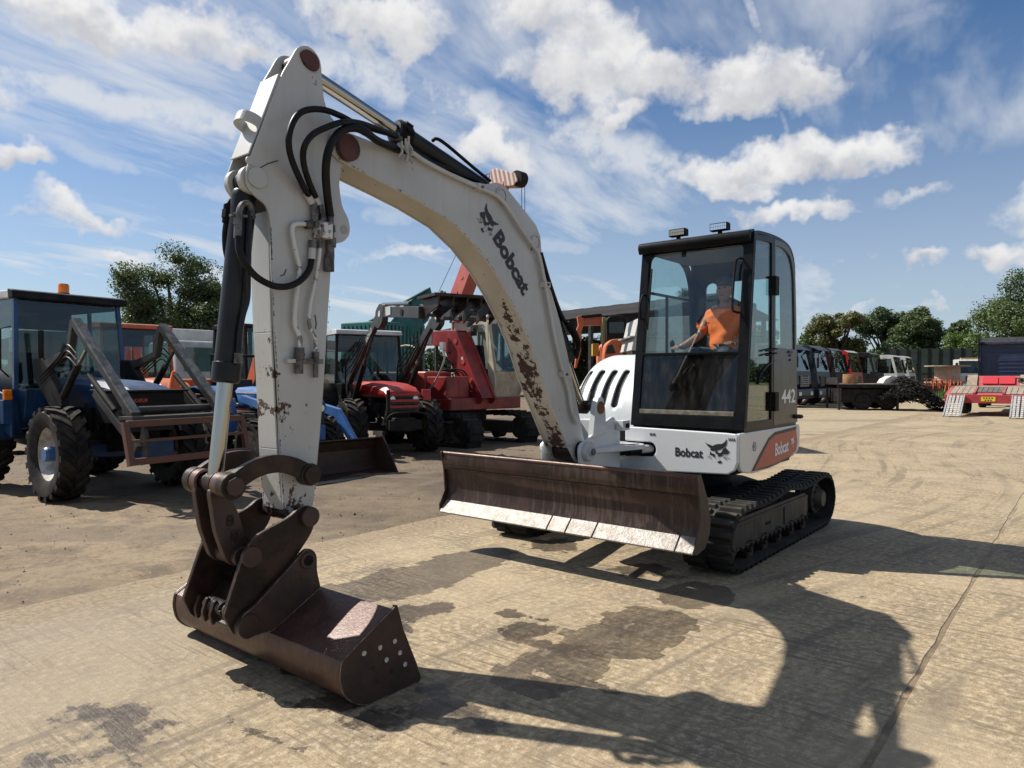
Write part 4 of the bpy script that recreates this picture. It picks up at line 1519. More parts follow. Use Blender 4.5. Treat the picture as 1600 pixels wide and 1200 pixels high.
# ---- cylinders
def cylinder(name, p0, p1, frac, r, rr_, eye=.05, w=.09, mb_mat=M_cyl, ends=True):
    """tube from p0, rod to p1; frac is the length of the tube"""
    p0, p1 = Vector(p0), Vector(p1)
    mid = p0.lerp(p1, frac)
    d = (p1 - p0).normalized()
    mb = MB()
    mb.tube([p0 + d * .05, p0 + d * .06, p0 + d * .09, mid - d * .11, mid - d * .105, mid - d * .01, mid], [r * .9, r, r, r, r * 1.12, r * 1.12, r * .95], 28)
    mb.cyl(p0 + Vector((0, -w / 2, 0)), p0 + Vector((0, w / 2, 0)), eye, 20)
    o = mb.build(name, mb_mat, ex, smooth=35)
    MB().cyl(mid - d * .05, p1, rr_, 28).build('cylinder_rod', M_chrome, o, smooth=35)
    if ends:
        MB().cyl(p1 + Vector((0, -w / 2, 0)), p1 + Vector((0, w / 2, 0)), eye, 20).build('rod_eye', M_darksteel, o, smooth=30)
    return o


arm_cyl = cylinder('arm_cylinder', (2.745, -.15, 2.995), (4.41, -.15, 3.385), .562, .066, .042, .055, .11)
bmesh_c = PY(619, 192, -.15)
a_ = Vector((2.745, -.15, 2.995)); b_ = Vector((4.41, -.15, 3.385)); d_ = (b_ - a_).normalized()
g_ = MB()
gm = a_ + d_ * ((b_ - a_).length * .562)
g_.tube([gm - d_ * .12, gm - d_ * .10, gm - d_ * .02, gm], [.075, .082, .082, .06], 20)
for k in range(8):
    t = 2 * math.pi * k / 8
    u_ = d_.orthogonal().normalized()
    v_ = d_.cross(u_)
    c = gm - d_ * .07 + (u_ * math.cos(t) + v_ * math.sin(t)) * .08
    g_.cyl(c - d_ * .03, c + d_ * .03, .014, 6)
g_.build('cylinder_gland', M_blackm, arm_cyl, smooth=30)
# steel feed tube with bent ends over the cylinder
fp0 = [PY(676, 220, -.08), PY(683, 217, -.08), PY(700, 228, -.08), PY(740, 262, -.08), PY(766, 283, -.08)]
MB().tube(smoothpath(fp0, 4), .012, 8).build('feed_tube', M_blackm, arm_cyl, smooth=40)

bk_cyl = cylinder('bucket_cylinder', (4.735, -.15, 2.645), (4.915, -.15, 1.045), .675, .066, .041, .055, .07)
bo_cyl = cylinder('boom_cylinder', (2.30, -.15, 2.68), (1.485, -.15, 1.325), .70, .088, .045, .06, .12)
MB().tube(smoothpath([PY(845, 395, -.02), PY(858, 440, -.02), PY(876, 490, -.05), PY(898, 530, -.07), PY(901, 560, -.08)], 5), .017, 8).build('cylinder_hose', M_hose, bo_cyl, smooth=40)
MB().tube(smoothpath([PY(886, 505, -.04), PY(893, 512, -.02), PY(903, 535, -.03), PY(900, 556, -.06)], 5), .026, 8).build('cylinder_elbow', M_blackm, bo_cyl, smooth=40)

# bucket cylinder plumbing
YC = -.06
MB().tube(smoothpath([PY(354, 342, YC - .14), PY(351, 365, YC - .14), PY(352, 390, YC - .14), PY(357, 412, YC - .14)], 5), .014, 8).build('hose', M_hose, bk_cyl, smooth=40)
ff = MB()
p0, p1 = PY(356, 320, YC - .14), PY(353, 348, YC - .14)
ff.cyl(p0, p1, .021, 10)
ff.cyl(p0 + (p1 - p0) * .3, p0 + (p1 - p0) * .75, .026, 6)
ff.tube(smoothpath([p0, p0 + Vector((-.02, 0, .03)), PY(370, 311, YC - .1)], 3), .014, 8)
ff.build('hose_fitting', M_blackm, bk_cyl, smooth=30)
ff = MB()
pa = [PY(373, 348, YC), PY(374, 330, YC), PY(380, 319, YC), PY(389, 319, YC), PY(393, 330, YC), PY(392, 338, YC)]
ff.tube(smoothpath(pa, 4), .017, 10)
ff.cyl(PY(373, 333, YC), PY(372, 352, YC), .026, 6)
ff.cyl(PY(372, 352, YC), PY(371, 373, YC), .021, 12)
ff.bar(PY(360, 336, YC - .01), PY(398, 340, YC - .01), .03, .012)
ff.build('hose_fitting', M_fit, bk_cyl, smooth=30)
tp = [PY(390, 330, YC), PY(389, 372, YC), PY(388, 420, YC), PY(387, 466, YC), PY(380, 492, YC), PY(375, 520, YC), PY(373, 556, YC), PY(372, 570, YC)]
MB().tube(smoothpath(tp, 5), .014, 10).build('feed_pipe', M_cyl, bk_cyl, smooth=40)
MB().cyl(PY(373, 552, YC), PY(372, 568, YC), .022, 6).build('pipe_nut', M_fit, bk_cyl)

# hose loops between the boom and the arm
YH_ = .035
hoses = [([(482, 306), (470, 283), (456, 250), (451, 222), (455, 198), (466, 179), (484, 171), (508, 172), (532, 181), (556, 193), (590, 204), (618, 211)], .0175, YH_),
         ([(493, 308), (482, 282), (474, 252), (476, 228), (489, 210), (510, 199), (535, 191), (560, 192), (588, 201), (620, 214)], .0175, YH_ + .03),
         ([(516, 338), (512, 310), (509, 275), (511, 245), (519, 221), (534, 204), (555, 200), (572, 207), (590, 220), (608, 228), (622, 234)], .0235, YH_ + .01)]
for pl, r_, y in hoses:
    q = []
    for i, (px, py) in enumerate(pl):
        f_ = min(1.0, i / 3.0, (len(pl) - 1 - i) / 3.0)
        q.append(PY(px, py, YA1 + .025 + (y + .06) * f_))
    MB().tube(smoothpath(q, 6), r_, 12).build('hydraulic_hose', M_hose, arm, smooth=40)
# collars at the boom end of the loops
for (x, y), (x2, y2), r_ in (((604, 207), (622, 212), .02), ((608, 211), (626, 218), .02), ((604, 226), (624, 235), .027)):
    MB().cyl(PY(x, y, YA1 + .02), PY(x2, y2, YA1 + .02), r_, 10).build('hose_collar', M_fit, arm, smooth=30)
for (x, y), (x2, y2), r_ in (((478, 301), (488, 318), .021), ((490, 303), (498, 320), .021)):
    MB().cyl(PY(x, y, YA1 + .02), PY(x2, y2, YA1 + .02), r_, 10).build('hose_collar', M_white, arm, smooth=30)
# lower hose from the block to the bucket cylinder
lo = [(372, 370), (374, 392), (383, 412), (399, 431), (418, 443), (436, 448), (455, 446), (472, 436), (483, 421), (487, 404)]
MB().tube(smoothpath([PY(x, y, -.02 + .05 * math.sin(i / 9 * math.pi)) for i, (x, y) in enumerate(lo)], 6), .018, 12).build('hydraulic_hose', M_hose, arm, smooth=40)
# valve block and rigid pipes down the arm
vb = MB()
p, q = PY(487, 347, YA1), PY(508, 376, YA1)
vb.bx(q.x, p.x, YA1, YA1 + .075, q.z, p.z)
blk_ = vb.build('valve_block', chipzone('block_paint', ((.62, .62, .60), (.45, .45, .43)), [(4.3, 2.5, .4, .10)], .60, 26, ((.09, .085, .08), (.2, .19, .18))), arm, bevel=.004)
for x, y in ((494, 353), (503, 353), (496, 368)):
    c = PY(x, y, YA1 + .075)
    MB().cyl((c.x, YA1 + .075, c.z), (c.x, YA1 + .085, c.z), .010, 8).build('bolt', M_fit, blk_)
M_pipe = chipzone('pipe_paint', ((.60, .60, .58), (.50, .50, .47)), [(4.45, 1.7, .35, .13), (4.4, 2.2, .3, .05)], .62, 22, ((.12, .115, .11), (.22, .21, .2)))
YP = YA1 + .028
for pl, r_ in (([(486, 351), (474, 350), (463, 350), (457, 355), (458, 372), (463, 396), (468, 420), (466, 440), (463, 465), (461, 487), (461, 508), (466, 520), (469, 530), (468, 546)], .0135),
               ([(500, 376), (499, 398), (494, 430), (489, 455), (485, 475), (483, 495), (484, 510), (489, 521), (493, 531), (493, 552)], .0115)):
    MB().tube(smoothpath([PY(x, y, YP) for x, y in pl], 4), r_, 10).build('hydraulic_pipe', M_pipe, arm, smooth=40)
ft = MB()
for x, ya, yb, r_ in ((468, 543, 561, .027), (468, 552, 556, .031), (467, 561, 584, .024), (493, 550, 566, .021), (493, 566, 590, .0155)):
    ft.cyl(PY(x, ya, YP), PY(x, yb, YP), r_, 12)
ft.bar(PY(463, 564, YP - .01), PY(503, 565, YP - .01), .03, .028)
ft.build('pipe_fitting', M_fit, arm, smooth=25)
MB().bar(PY(447, 564, YP - .01), PY(463, 564, YP - .01), .03, .02).build('pipe_bracket', M_arm, arm)
ft = MB()
for x, ya, yb, r_ in ((516, 334, 352, .020), (517, 352, 362, .026), (517, 362, 372, .019), (517, 372, 386, .030), (516, 386, 396, .024), (515, 396, 404, .028), (514, 404, 424, .030)):
    ft.cyl(PY(x, ya, YP), PY(x, yb, YP), r_, 12)
ft.build('shut_off_valve', M_fit, arm, smooth=25)
for (x, ya, yb, r_) in ((491, 318, 328, .018), (492, 328, 338, .023), (492, 338, 347, .020), (501, 320, 334, .015), (503, 334, 348, .018), (488, 376, 388, .022), (500, 376, 388, .016)):
    MB().cyl(PY(x, ya, YP), PY(x, yb, YP), r_, 10).build('pipe_fitting', M_fit, arm, smooth=25)
MB().cyl(PY(477, 351, YP), PY(488, 351, YP), .024, 8).build('pipe_nut', M_fit, arm, smooth=25)
MB().cyl(PY(488, 385, YP), PY(487, 405, YP), .021, 12).build('hose_collar', M_white, arm, smooth=30)

# ---- linkage, quick hitch, bucket
P1 = (4.925, 1.045)
P2 = (4.83, .66)
PA = (4.465, 1.055)
PB = (4.48, .825)


def arclink(c0_, c1_, up, w, th, y, name, parent=ex, r0=.062, r1=.068, mat_=M_darksteel):
    """curved link plate between two pins"""
    a, b = Vector(c0_), Vector(c1_)
    n = 14
    top, bot = [], []
    for k in range(n + 1):
        t = k / n
        p = a.lerp(b, t)
        tv = (b - a).normalized()
        nv = Vector((tv.y, -tv.x)) * (1 if up > 0 else -1)
        if nv.y < 0:
            nv = -nv
        off = abs(up) * 4 * t * (1 - t)
        dv = (b - a) + nv * abs(up) * 4 * (1 - 2 * t)
        nn = Vector((-dv.y, dv.x)).normalized()
        if nn.y < 0:
            nn = -nn
        c = p + nv * off
        top.append(tuple(c + nn * w / 2))
        bot.append(tuple(c - nn * w / 2))
    mb = MB().prism(top + bot[::-1], y, y + th, 'Y')
    o = mb.build(name, mat_, parent, smooth=35, bevel=.004)
    for c, r_ in ((a, r0), (b, r1)):
        MB().cyl((c.x, y - .012, c.y), (c.x, y + th + .012, c.y), r_, 24).build('link_boss', M_darksteel, o, smooth=30, bevel=.004)
    return o


arclink(PA, P1, .085, .095, .045, .0, 'arm_link')
arclink(PA, P1, .085, .095, .045, -.345, 'arm_link')
MB().cyl((PA[0], .04, PA[1]), (PA[0], .075, PA[1]), .050, 24).build('arm_link_pin', M_darksteel, ex, smooth=30, bevel=.004)
MB().cyl((P1[0], .045, P1[1]), (P1[0], .078, P1[1]), .048, 8).build('link_pin_nut', M_bucketside, ex)
for y0_, y1_ in ((-.075, -.005), (-.295, -.225)):
    MB().lathe([(.052, y0_), (.064, y0_ + .004), (.064, y1_ - .004), (.052, y1_)], (P1[0], 0, P1[1]), 'Y', 28).build('link_sleeve', M_bucket, ex, smooth=30)
MB().cyl((P1[0], -.34, P1[1]), (P1[0], .03, P1[1]), .04, 20).build('link_pin', M_darksteel, ex, smooth=30)
# bucket link: two plates joined by a web
bl_ = MB()
for y in (-.085, -.245):
    bl_.prism(roundpoly([(P1[0] + .055, P1[1] - .02), (P1[0] - .04, P1[1] - .05), (4.83, .88), (4.775, .70), (4.775, .62), (4.84, .595), (4.90, .64), (4.955, .80), (P1[0] + .06, P1[1] - .05)], .03), y - .022, y + .022, 'Y')
bl_.prism([(4.90, .99), (4.87, .99), (4.80, .72), (4.83, .70)], -.245, -.085, 'Y')
bl_.cyl((P2[0], -.30, P2[1]), (P2[0], -.02, P2[1]), .052, 22)
bln = bl_.build('bucket_link', M_bucketside, ex, bevel=.004)
for z in (.86, .78):
    for k in (0, 1):
        x = 4.90 - (0.86 - z) * .3
        MB().lathe([(.010, 0), (.020, 0), (.020, .006), (.010, .006)], (x - .02, -.063, z - k * .02), 'Y', 14).build('link_hole', M_darksteel, bln, smooth=30)
# quick hitch
qh = roundpoly([(4.435, .80), (4.46, .885), (4.53, .885), (4.60, .835), (4.70, .805), (4.81, .765), (4.865, .69), (4.975, .40), (4.93, .30), (4.885, .275), (4.80, .38), (4.70, .47), (4.545, .635), (4.46, .73)], [.03, .04, .03, .06, .06, .04, .05, .02, .02, .02, .03, .05, .03, .04])
hit = MB()
for y in (.045, -.375):
    hit.prism(qh, y - .028, y, 'Y')
hit.prism([(4.72, .47), (4.70, .44), (4.90, .29), (4.92, .32)], -.375, .02, 'Y')
hit.prism([(4.56, .65), (4.54, .62), (4.71, .45), (4.73, .48)], -.375, .02, 'Y')
hq = hit.build('quick_hitch', M_darksteel, ex, bevel=.005)
worn_rim(qh, .043, hq, .003)
MB().cyl((PB[0], .04, PB[1]), (PB[0], .075, PB[1]), .055, 22).build('hitch_pin', M_bucketside, hq, smooth=30, bevel=.004)
MB().cyl((P2[0], .04, P2[1] + .01), (P2[0], .070, P2[1] + .01), .055, 22).build('hitch_pin', M_bucketside, hq, smooth=30, bevel=.004)
MB().cyl((PB[0], -.37, PB[1]), (PB[0], .04, PB[1]), .045, 20).build('hitch_pin', M_darksteel, hq, smooth=30)
# spring and latch between the hitch plates
sg = []
for k in range(120):
    t = k / 119
    a_ = t * 2 * math.pi * 9
    sg.append(Vector((4.875 + .034 * math.cos(a_), -.29 + .17 * t, .375 + .034 * math.sin(a_))))
MB().tube(sg, .007, 6).build('latch_spring', M_fit, hq, smooth=40)
MB().cyl((4.875, -.10, .375), (4.875, -.02, .375), .035, 14).build('latch_nut', M_fit, hq, smooth=30)
for y in (-.33, -.25, -.17):
    MB().prism(roundpoly([(4.925, .29), (4.94, .35), (4.915, .42), (4.895, .42), (4.88, .33)], .015), y - .012, y + .012, 'Y').build('latch_plate', M_darksteel, hq, bevel=.003)

# ditching bucket
BY0, BY1 = -.965, .665
sec = [(4.415, .425), (4.56, .352), (4.715, .262), (4.738, .235), (4.742, .18), (4.72, .10), (4.66, .04), (4.58, .006), (4.50, 0.0), (4.38, .004), (4.25, .010)]
sx_ = smoothpath([(x, 0, z) for x, z in sec[3:]], 3)
sec2 = [(4.415, .425), (4.56, .3505), (4.712, .268), (4.732, .255)] + [(v.x, v.z) for v in sx_]
insd = inset(sec2, .014)
if abs(Vector(insd[5]).x - 4.6) > abs(Vector(sec2[5]).x - 4.6):
    insd = inset(sec2, -.014)
bk = MB().prism(sec2 + insd[::-1], BY0, BY1, 'Y').build('bucket', M_bucket, ex, smooth=40, bevel=.002)
sp_out = sec2 + [(4.24, .022), (4.27, .10), (4.36, .30), (4.40, .43), (4.418, .437)]
for y, s_ in ((BY1, 1), (BY0, -1)):
    cxs = sum(p[0] for p in sp_out) / len(sp_out)
    czs = sum(p[1] for p in sp_out) / len(sp_out)
    po = [(cxs + (p[0] - cxs) * 1.025, max(.001, czs + (p[1] - czs) * 1.03)) for p in sp_out]
    sp_ = MB().prism(po, y, y + s_ * .016, 'Y').build('bucket_side', M_bucketside, bk, bevel=.002)
    worn_rim(po, y + s_ * .015, sp_)
    if s_ > 0:  # holes are solid discs, the pale ones coloured as sunlit ground behind
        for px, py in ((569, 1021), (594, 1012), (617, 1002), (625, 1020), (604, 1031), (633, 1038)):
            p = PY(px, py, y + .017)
            MB().cyl((p.x, y + .010, p.z), (p.x, y + .0185, p.z), .0125, 16).build('hole_disc', mat('painted_lit_ground', (.55, .50, .42), .8, col2=(.42, .37, .3), ns=60), sp_, smooth=30)
        for px, py in ((612, 1049), (583, 1044), (590, 1065)):
            p = PY(px, py, y + .017)
            MB().cyl((p.x, y + .010, p.z), (p.x, y + .0175, p.z), .0125, 16).build('hole_disc', M_darksteel, sp_, smooth=30)
MB().prism([(4.25, .004), (4.25, .028), (4.36, .028), (4.36, .004)], BY0, BY1, 'Y').build('cutting_lip', M_edge, bk, bevel=.002)
ear_o = roundpoly([(4.565, .625), (4.51, .665), (4.455, .62), (4.455, .52), (4.43, .425), (4.56, .355), (4.73, .265), (4.86, .275), (4.915, .33), (4.90, .39), (4.83, .42)], [.03, .04, .04, .03, .01, 0, .02, .04, .04, .04, .03])
for y in (.085, -.415):
    e_ = MB().prism(ear_o, y - .030, y, 'Y').build('bucket_ear', M_bucketside, bk, bevel=.004)
    worn_rim(ear_o, y - .001, e_, .0028)
    MB().cyl((4.515, y - .04, .595), (4.515, y + .012, .595), .045, 22).build('ear_boss', M_bucketside, e_, smooth=30, bevel=.003)
    MB().cyl((4.868, y - .04, .33), (4.868, y + .016, .33), .060, 22).build('ear_boss', M_bucketside, e_, smooth=30, bevel=.003)
MB().cyl((4.515, -.44, .595), (4.515, .09, .595), .03, 16).build('ear_pin', M_darksteel, bk, smooth=30)
MB().cyl((4.515, .097, .595), (4.515, .1005, .595), .028, 16).build('ear_bore', M_blackm, bk, smooth=30)
MB().cyl((4.868, -.44, .33), (4.868, .09, .33), .035, 16).build('ear_pin', M_darksteel, bk, smooth=30)
# ---- cab
CY0, CY1 = -.075, 1.050
CZ0, CZ1 = 1.125, 2.90
SL = (.50 - .735) / (CZ1 - CZ0)


def fx(z):
    """x of the leaning front plane"""
    return .735 + (z - CZ0) * SL


def front_ring(outer, inner, t0, t1):
    mb = MB().ring(outer, inner, t0, t1, 'X')
    mb.v = [(x + fx(z), y, z) for x, y, z in mb.v]
    return mb


def quad_round(y0, y1, z0, z1, r, n=4):
    return roundpoly([(y0, z0), (y1, z0), (y1, z1), (y0, z1)], r, n)


cab = MB()
# floor, sill and roof
cab.bx(-.70, .70, CY0 + .01, CY1 - .01, 1.10, 1.15)
cabo = cab.build('cab', M_black, ex, bevel=.008)
fr_o = quad_round(CY0, CY1, CZ0, CZ1 - .01, [.01, .01, .05, .05])
fr_i = quad_round(CY0 + .085, CY1 - .095, 1.245, 2.79, [.01, .01, .05, .09])
front_ring(fr_o, fr_i, -.055, 0).build('front_frame', M_black, cabo, bevel=.006)
mbb = MB()
mbb.bx(fx(1.81) - .03, fx(1.81) + .004, CY0 + .08, CY1 - .09, 1.798, 1.825)
mbb.build('windscreen_bar', M_black, cabo, bevel=.004)
wi = fr_i


def pane_front(y0, y1, z0, z1, x_off, material, name):
    vs = [(fx(z0) + x_off, y0, z0), (fx(z0) + x_off, y1, z0), (fx(z1) + x_off, y1, z1), (fx(z1) + x_off, y0, z1)]
    vs += [(x + .005, y, z) for x, y, z in vs]
    return MB().add(vs, [(0, 1, 2, 3), (7, 6, 5, 4), (0, 4, 5, 1), (1, 5, 6, 2), (2, 6, 7, 3), (3, 7, 4, 0)]).build(name, material, cabo)


pane_front(CY0 + .08, CY1 - .09, 1.82, 2.80, -.025, G_cab, 'windscreen')
pane_front(CY0 + .08, CY1 - .09, 1.24, 1.80, -.020, G_dirty, 'lower_windscreen')
MB().bx(fx(1.26) - .018, fx(1.26) + .004, CY0 + .09, CY1 - .10, 1.245, 1.285).build('window_sill', mat('dusty_sill', (.20, .175, .13), .8, col2=(.1, .09, .07), ns=14), cabo, bevel=.003)
# brim over the windscreen
br_ = roundpoly([(.545, 2.795), (.575, 2.855), (.56, 2.905), (.44, 2.935), (.44, 2.86)], .02)
MB().prism(br_, CY0 - .015, CY1 - .02, 'Y').build('roof_brim', M_black, cabo, bevel=.006)
# roof shell: profile along x, rounded at the back
rp = [(.50, 2.895), (.38, 2.925), (.0, 2.945), (-.30, 2.935), (-.49, 2.895), (-.60, 2.80), (-.635, 2.67)]
rps = [(v.x, v.z) for v in smoothpath([(x, 0, z) for x, z in rp], 4)]
rin = [(x - .01, z - .03) for x, z in rps][::-1]
rin[-1] = (.49, 2.865)
MB().prism(rps + rin, CY0 + .005, CY1 - .005, 'Y').build('roof', M_black, cabo, smooth=40, bevel=.012, seg=3)
# headlining
MB().bx(-.42, .40, CY0 + .06, CY1 - .06, 2.80, 2.83).build('headlining', mat('grey_lining', (.10, .105, .11), .8), cabo)

# left side (towards the camera): door and rear quarter
do_o = [(.728, 1.135), (fx(2.88) - .005, 2.88), (.10, 2.912), (-.005, 2.912), (-.005, 1.135)]
do_i = [(.655, 1.195), (.455, 2.835), (.12, 2.855), (.055, 2.855), (.055, 1.195)]
door = MB().ring(do_o, do_i, CY1 - .035, CY1, 'Y').build('door', M_black, cabo, bevel=.006)
MB().add([(x, CY1 - .018, z) for x, z in do_i] + [(x, CY1 - .013, z) for x, z in do_i], [(0, 1, 2, 3, 4), (9, 8, 7, 6, 5)]).build('door_glass', G_side, door)
lowp = [(.665, 1.195), (.600, 1.62), (.40, 1.74), (.055, 1.84), (.055, 1.195)]
MB().add([(x, CY1 - .026, z) for x, z in lowp] + [(x, CY1 - .022, z) for x, z in lowp], [(0, 1, 2, 3, 4), (9, 8, 7, 6, 5)]).build('lower_door_glass', G_dirty, door)
# curved lower door panel edge and latch bar
lp = [PY(x, y, CY1 - .01) for x, y in ((1184, 600), (1188, 585), (1198, 572), (1212, 562))]
MB().tube(smoothpath(lp, 5), .012, 6).build('door_brace', M_black, door, smooth=40)
ltc = MB()
a, b = PY(1196, 548, CY1), PY(1209, 545, CY1)
ltc.tube(smoothpath([a, a + Vector((0, .03, 0)), b + Vector((0, .03, 0)), b], 3), .008, 6)
a, b = PY(1196, 555, CY1), PY(1209, 552, CY1)
ltc.tube(smoothpath([a, a + Vector((0, .03, 0)), b + Vector((0, .03, 0)), b], 3), .008, 6)
ltc.build('door_handle', M_blackm, door, smooth=40)
for z in (2.46, 1.36):
    MB().bx(-.055, .045, CY1 - .004, CY1 + .035, z - .09, z + .09).build('hinge', M_blackm, door, bevel=.006)
q_o = roundpoly([(-.015, 1.135), (-.015, 2.912), (-.32, 2.908), (-.52, 2.86), (-.628, 2.68), (-.67, 2.2), (-.715, 1.135)], [0.001, .001, .10, .12, .12, .1, .001], 3)
q_i = roundpoly([(-.055, 1.875), (-.055, 2.855), (-.30, 2.855), (-.48, 2.80), (-.575, 2.65), (-.61, 2.2), (-.625, 1.875)], [0.001, .001, .10, .12, .12, .1, .001], 3)
qt = MB().ring(q_o, q_i, CY1 - .035, CY1, 'Y').build('rear_quarter_panel', mat('satin_black_panel', (.016, .016, .017), .30, col2=(.045, .043, .040), ns=3.0, streak=((.08, .076, .07), .5)), cabo, bevel=.005)
n_ = len(q_i)
MB().add([(x, CY1 - .018, z) for x, z in q_i] + [(x, CY1 - .013, z) for x, z in q_i], [tuple(range(n_)), tuple(range(2 * n_ - 1, n_ - 1, -1))]).build('quarter_glass', G_side, qt)
a, b = PY(1221, 630, CY1), PY(1242, 627, CY1)
lettering('442', (a.x, CY1 + .0015, a.z), (-1, 0, .0), (0, 0, 1), .135, M_winkw, qt, .72, .02, fit=(b - a).length * 1.02, label='white number 442 on the black cab side')
lk = MB()
a = PY(1234, 550, CY1)
lk.bx(a.x - .05, a.x + .05, CY1, CY1 + .012, a.z - .012, a.z + .012)
lk.bx(a.x - .02, a.x + .02, CY1, CY1 + .010, a.z - .045, a.z - .025)
lk.cyl((a.x, CY1, a.z - .08), (a.x, CY1 + .012, a.z - .08), .010, 8)
lk.build('door_lock', M_ink, qt)
a = PY(1246, 652, CY1)
MB().tube(smoothpath([Vector((-.60, CY1, 1.19)), Vector((-.66, CY1 + .03, 1.19)), Vector((-.74, CY1 + .03, 1.185))], 3), .022, 8).build('door_stop', M_rubber, qt, smooth=40)
# shut line between door and panel
# right side of the cab, seen through the glass
rg_o = roundpoly([(.725, 1.135), (.50, 2.89), (-.28, 2.905), (-.47, 2.84), (-.60, 2.66), (-.715, 1.135)], [.001, .02, .1, .12, .12, .001], 3)
rg_i = roundpoly([(.60, 1.55), (.43, 2.83), (-.25, 2.84), (-.42, 2.77), (-.53, 2.60), (-.61, 1.55)], [.03, .05, .12, .15, .15, .03], 3)
rt2 = MB().ring(rg_o, rg_i, CY0, CY0 + .035, 'Y').build('right_side_frame', M_black, cabo, bevel=.005)
n_ = len(rg_i)
MB().add([(x, CY0 + .015, z) for x, z in rg_i] + [(x, CY0 + .020, z) for x, z in rg_i], [tuple(range(n_)), tuple(range(2 * n_ - 1, n_ - 1, -1))]).build('right_glass', G_side, rt2)
w_ = MB()
w_.bx(-.56, .50, CY0 + .005, CY0 + .03, 2.425, 2.45)
w_.bx(.0, .022, CY0 + .005, CY0 + .03, 1.56, 2.43)
w_.build('window_slider', M_black, rt2)
# rear wall
rw_o = quad_round(CY0 + .01, CY1 - .01, CZ0, 2.86, [.01, .01, .10, .10])
rw_i = quad_round(CY0 + .16, CY1 - .16, 1.80, 2.62, [.05, .05, .08, .08])
rw = MB().ring(rw_o, rw_i, -.03, 0, 'X')
rw.v = [(x - .70 + max(0, (z - 1.2)) * .055 + max(0, z - 2.6) * .25, y, z) for x, y, z in rw.v]
rwo = rw.build('rear_wall', M_black, cabo, bevel=.004)
g = MB().prism(rw_i, -.018, -.013, 'X')
g.v = [(x - .70 + max(0, (z - 1.2)) * .055 + max(0, z - 2.6) * .25, y, z) for x, y, z in g.v]
g.build('rear_glass', G_side, rwo)
MB().bx(-.30, .40, CY0 + .04, CY0 + .26, 1.15, 1.78).build('armrest_console', M_blackm, cabo, bevel=.02)

# work lights on the roof
for (x, y, lit) in ((1058, 366, False), (1123, 356, True)):
    p = PX(x, y, .47)
    l_ = MB()
    l_.bx(.41, .48, p.y - .085, p.y + .085, 2.955, 3.025)
    for k in range(9):
        l_.bx(.385, .412, p.y - .08 + k * .019, p.y - .073 + k * .019, 2.96, 3.02)
    l_.bx(.43, .45, p.y - .02, p.y + .02, 2.92, 2.957)
    lo_ = l_.build('work_light', M_blackm, cabo, bevel=.004)
    nl = 9
    lens = MB()
    for i in range(nl):
        for j in range(2):
            lens.bx(.478, .4845, p.y - .076 + i * .0171, p.y - .061 + i * .0171, 2.963 + j * .028, 2.988 + j * .028)
    lens.build('lamp_lens', mat('lamp_lens_lit' if lit else 'lamp_lens_unlit', (.85, .86, .86) if lit else (.34, .33, .27), .12 if lit else .3, .9 if lit else .4), lo_)  # the lens that catches the light is brighter by its colour
# grab handles and wiper
gh = MB()
for zs, zt, yy in ((2.17, 2.66, CY1 - .145), (1.60, 2.02, CY1 - .125)):
    x0 = fx(zs)
    pts = [Vector((x0, yy + .045, zs)), Vector((x0 + .05, yy + .03, zs + .005)), Vector((x0 + .05, yy, zs + .06)), Vector((fx(zt) + .05, yy, zt - .06)), Vector((fx(zt) + .05, yy + .03, zt - .005)), Vector((fx(zt), yy + .045, zt))]
    if zs > 2:
        gh.tube(smoothpath(pts, 4), .011, 8)
gh.build('grab_handle', M_blackm, cabo, smooth=40)
mi = MB()
pts = [Vector((fx(2.2) + .0, CY0 + .06, 2.16)), Vector((fx(2.2) + .10, CY0 + .085, 2.17)), Vector((fx(2.3) + .12, CY0 + .085, 2.28)), Vector((fx(2.4) + .09, CY0 + .085, 2.38)), Vector((fx(2.4), CY0 + .06, 2.40))]
mi.tube(smoothpath(pts, 4), .010, 8)
mi.build('grab_handle', M_blackm, cabo, smooth=40)
wp = MB()
wp.tube([Vector((fx(1.9) + .012, CY0 + .10, 1.86)), Vector((fx(2.5) + .014, CY0 + .115, 2.50))], .007, 6)
wp.bar(Vector((fx(2.0) + .010, CY0 + .125, 2.05)), Vector((fx(2.6) + .010, CY0 + .13, 2.65)), .010, .014)
wp.build('wiper', M_blackm, cabo)
hk = MB().bx(fx(2.6) - .06, fx(2.6) - .04, CY0 + .42, CY0 + .46, 2.74, 2.80).build('window_catch', M_blackm, cabo)
# seat and controls
seat = MB()
seat.prism(roundpoly([(.20, 1.62), (.22, 1.72), (-.26, 1.74), (-.30, 1.62)], .05), .26, .74, 'Y')
seat.prism(roundpoly([(-.22, 1.72), (-.34, 2.35), (-.44, 2.35), (-.36, 1.66)], .05), .27, .73, 'Y')
seat.prism(roundpoly([(.10, 1.15), (.10, 1.62), (-.24, 1.62), (-.24, 1.15)], .03), .34, .66, 'Y')
seat.build('seat', mat('dark_seat_cloth', (.03, .03, .032), .85), cabo, bevel=.02)
lv = MB()
for y in (.40, .58):
    lv.tube([Vector((.50, y, 1.16)), Vector((.46, y, 1.60)), Vector((.40, y, 1.80))], [.008, .008, .010], 8)
    lv.sphere((.40, y, 1.82), .020, 10)
    lv.bx(.42, .62, y - .05, y + .05, 1.16, 1.19)
lv.build('travel_lever', M_blackm, cabo, smooth=40)
js = MB()
js.tube([Vector((.16, .10, 1.76)), Vector((.20, .10, 1.90))], [.012, .020], 8)
js.sphere((.205, .10, 1.93), (.026, .026, .04), 10)
js.build('joystick', M_blackm, cabo, smooth=40)

# ---------------------------------------------------------------- the driver
person = thing('person', 'driver in an orange T-shirt and blue jeans sitting in the excavator cab', 'person', EX_O, EX_A)


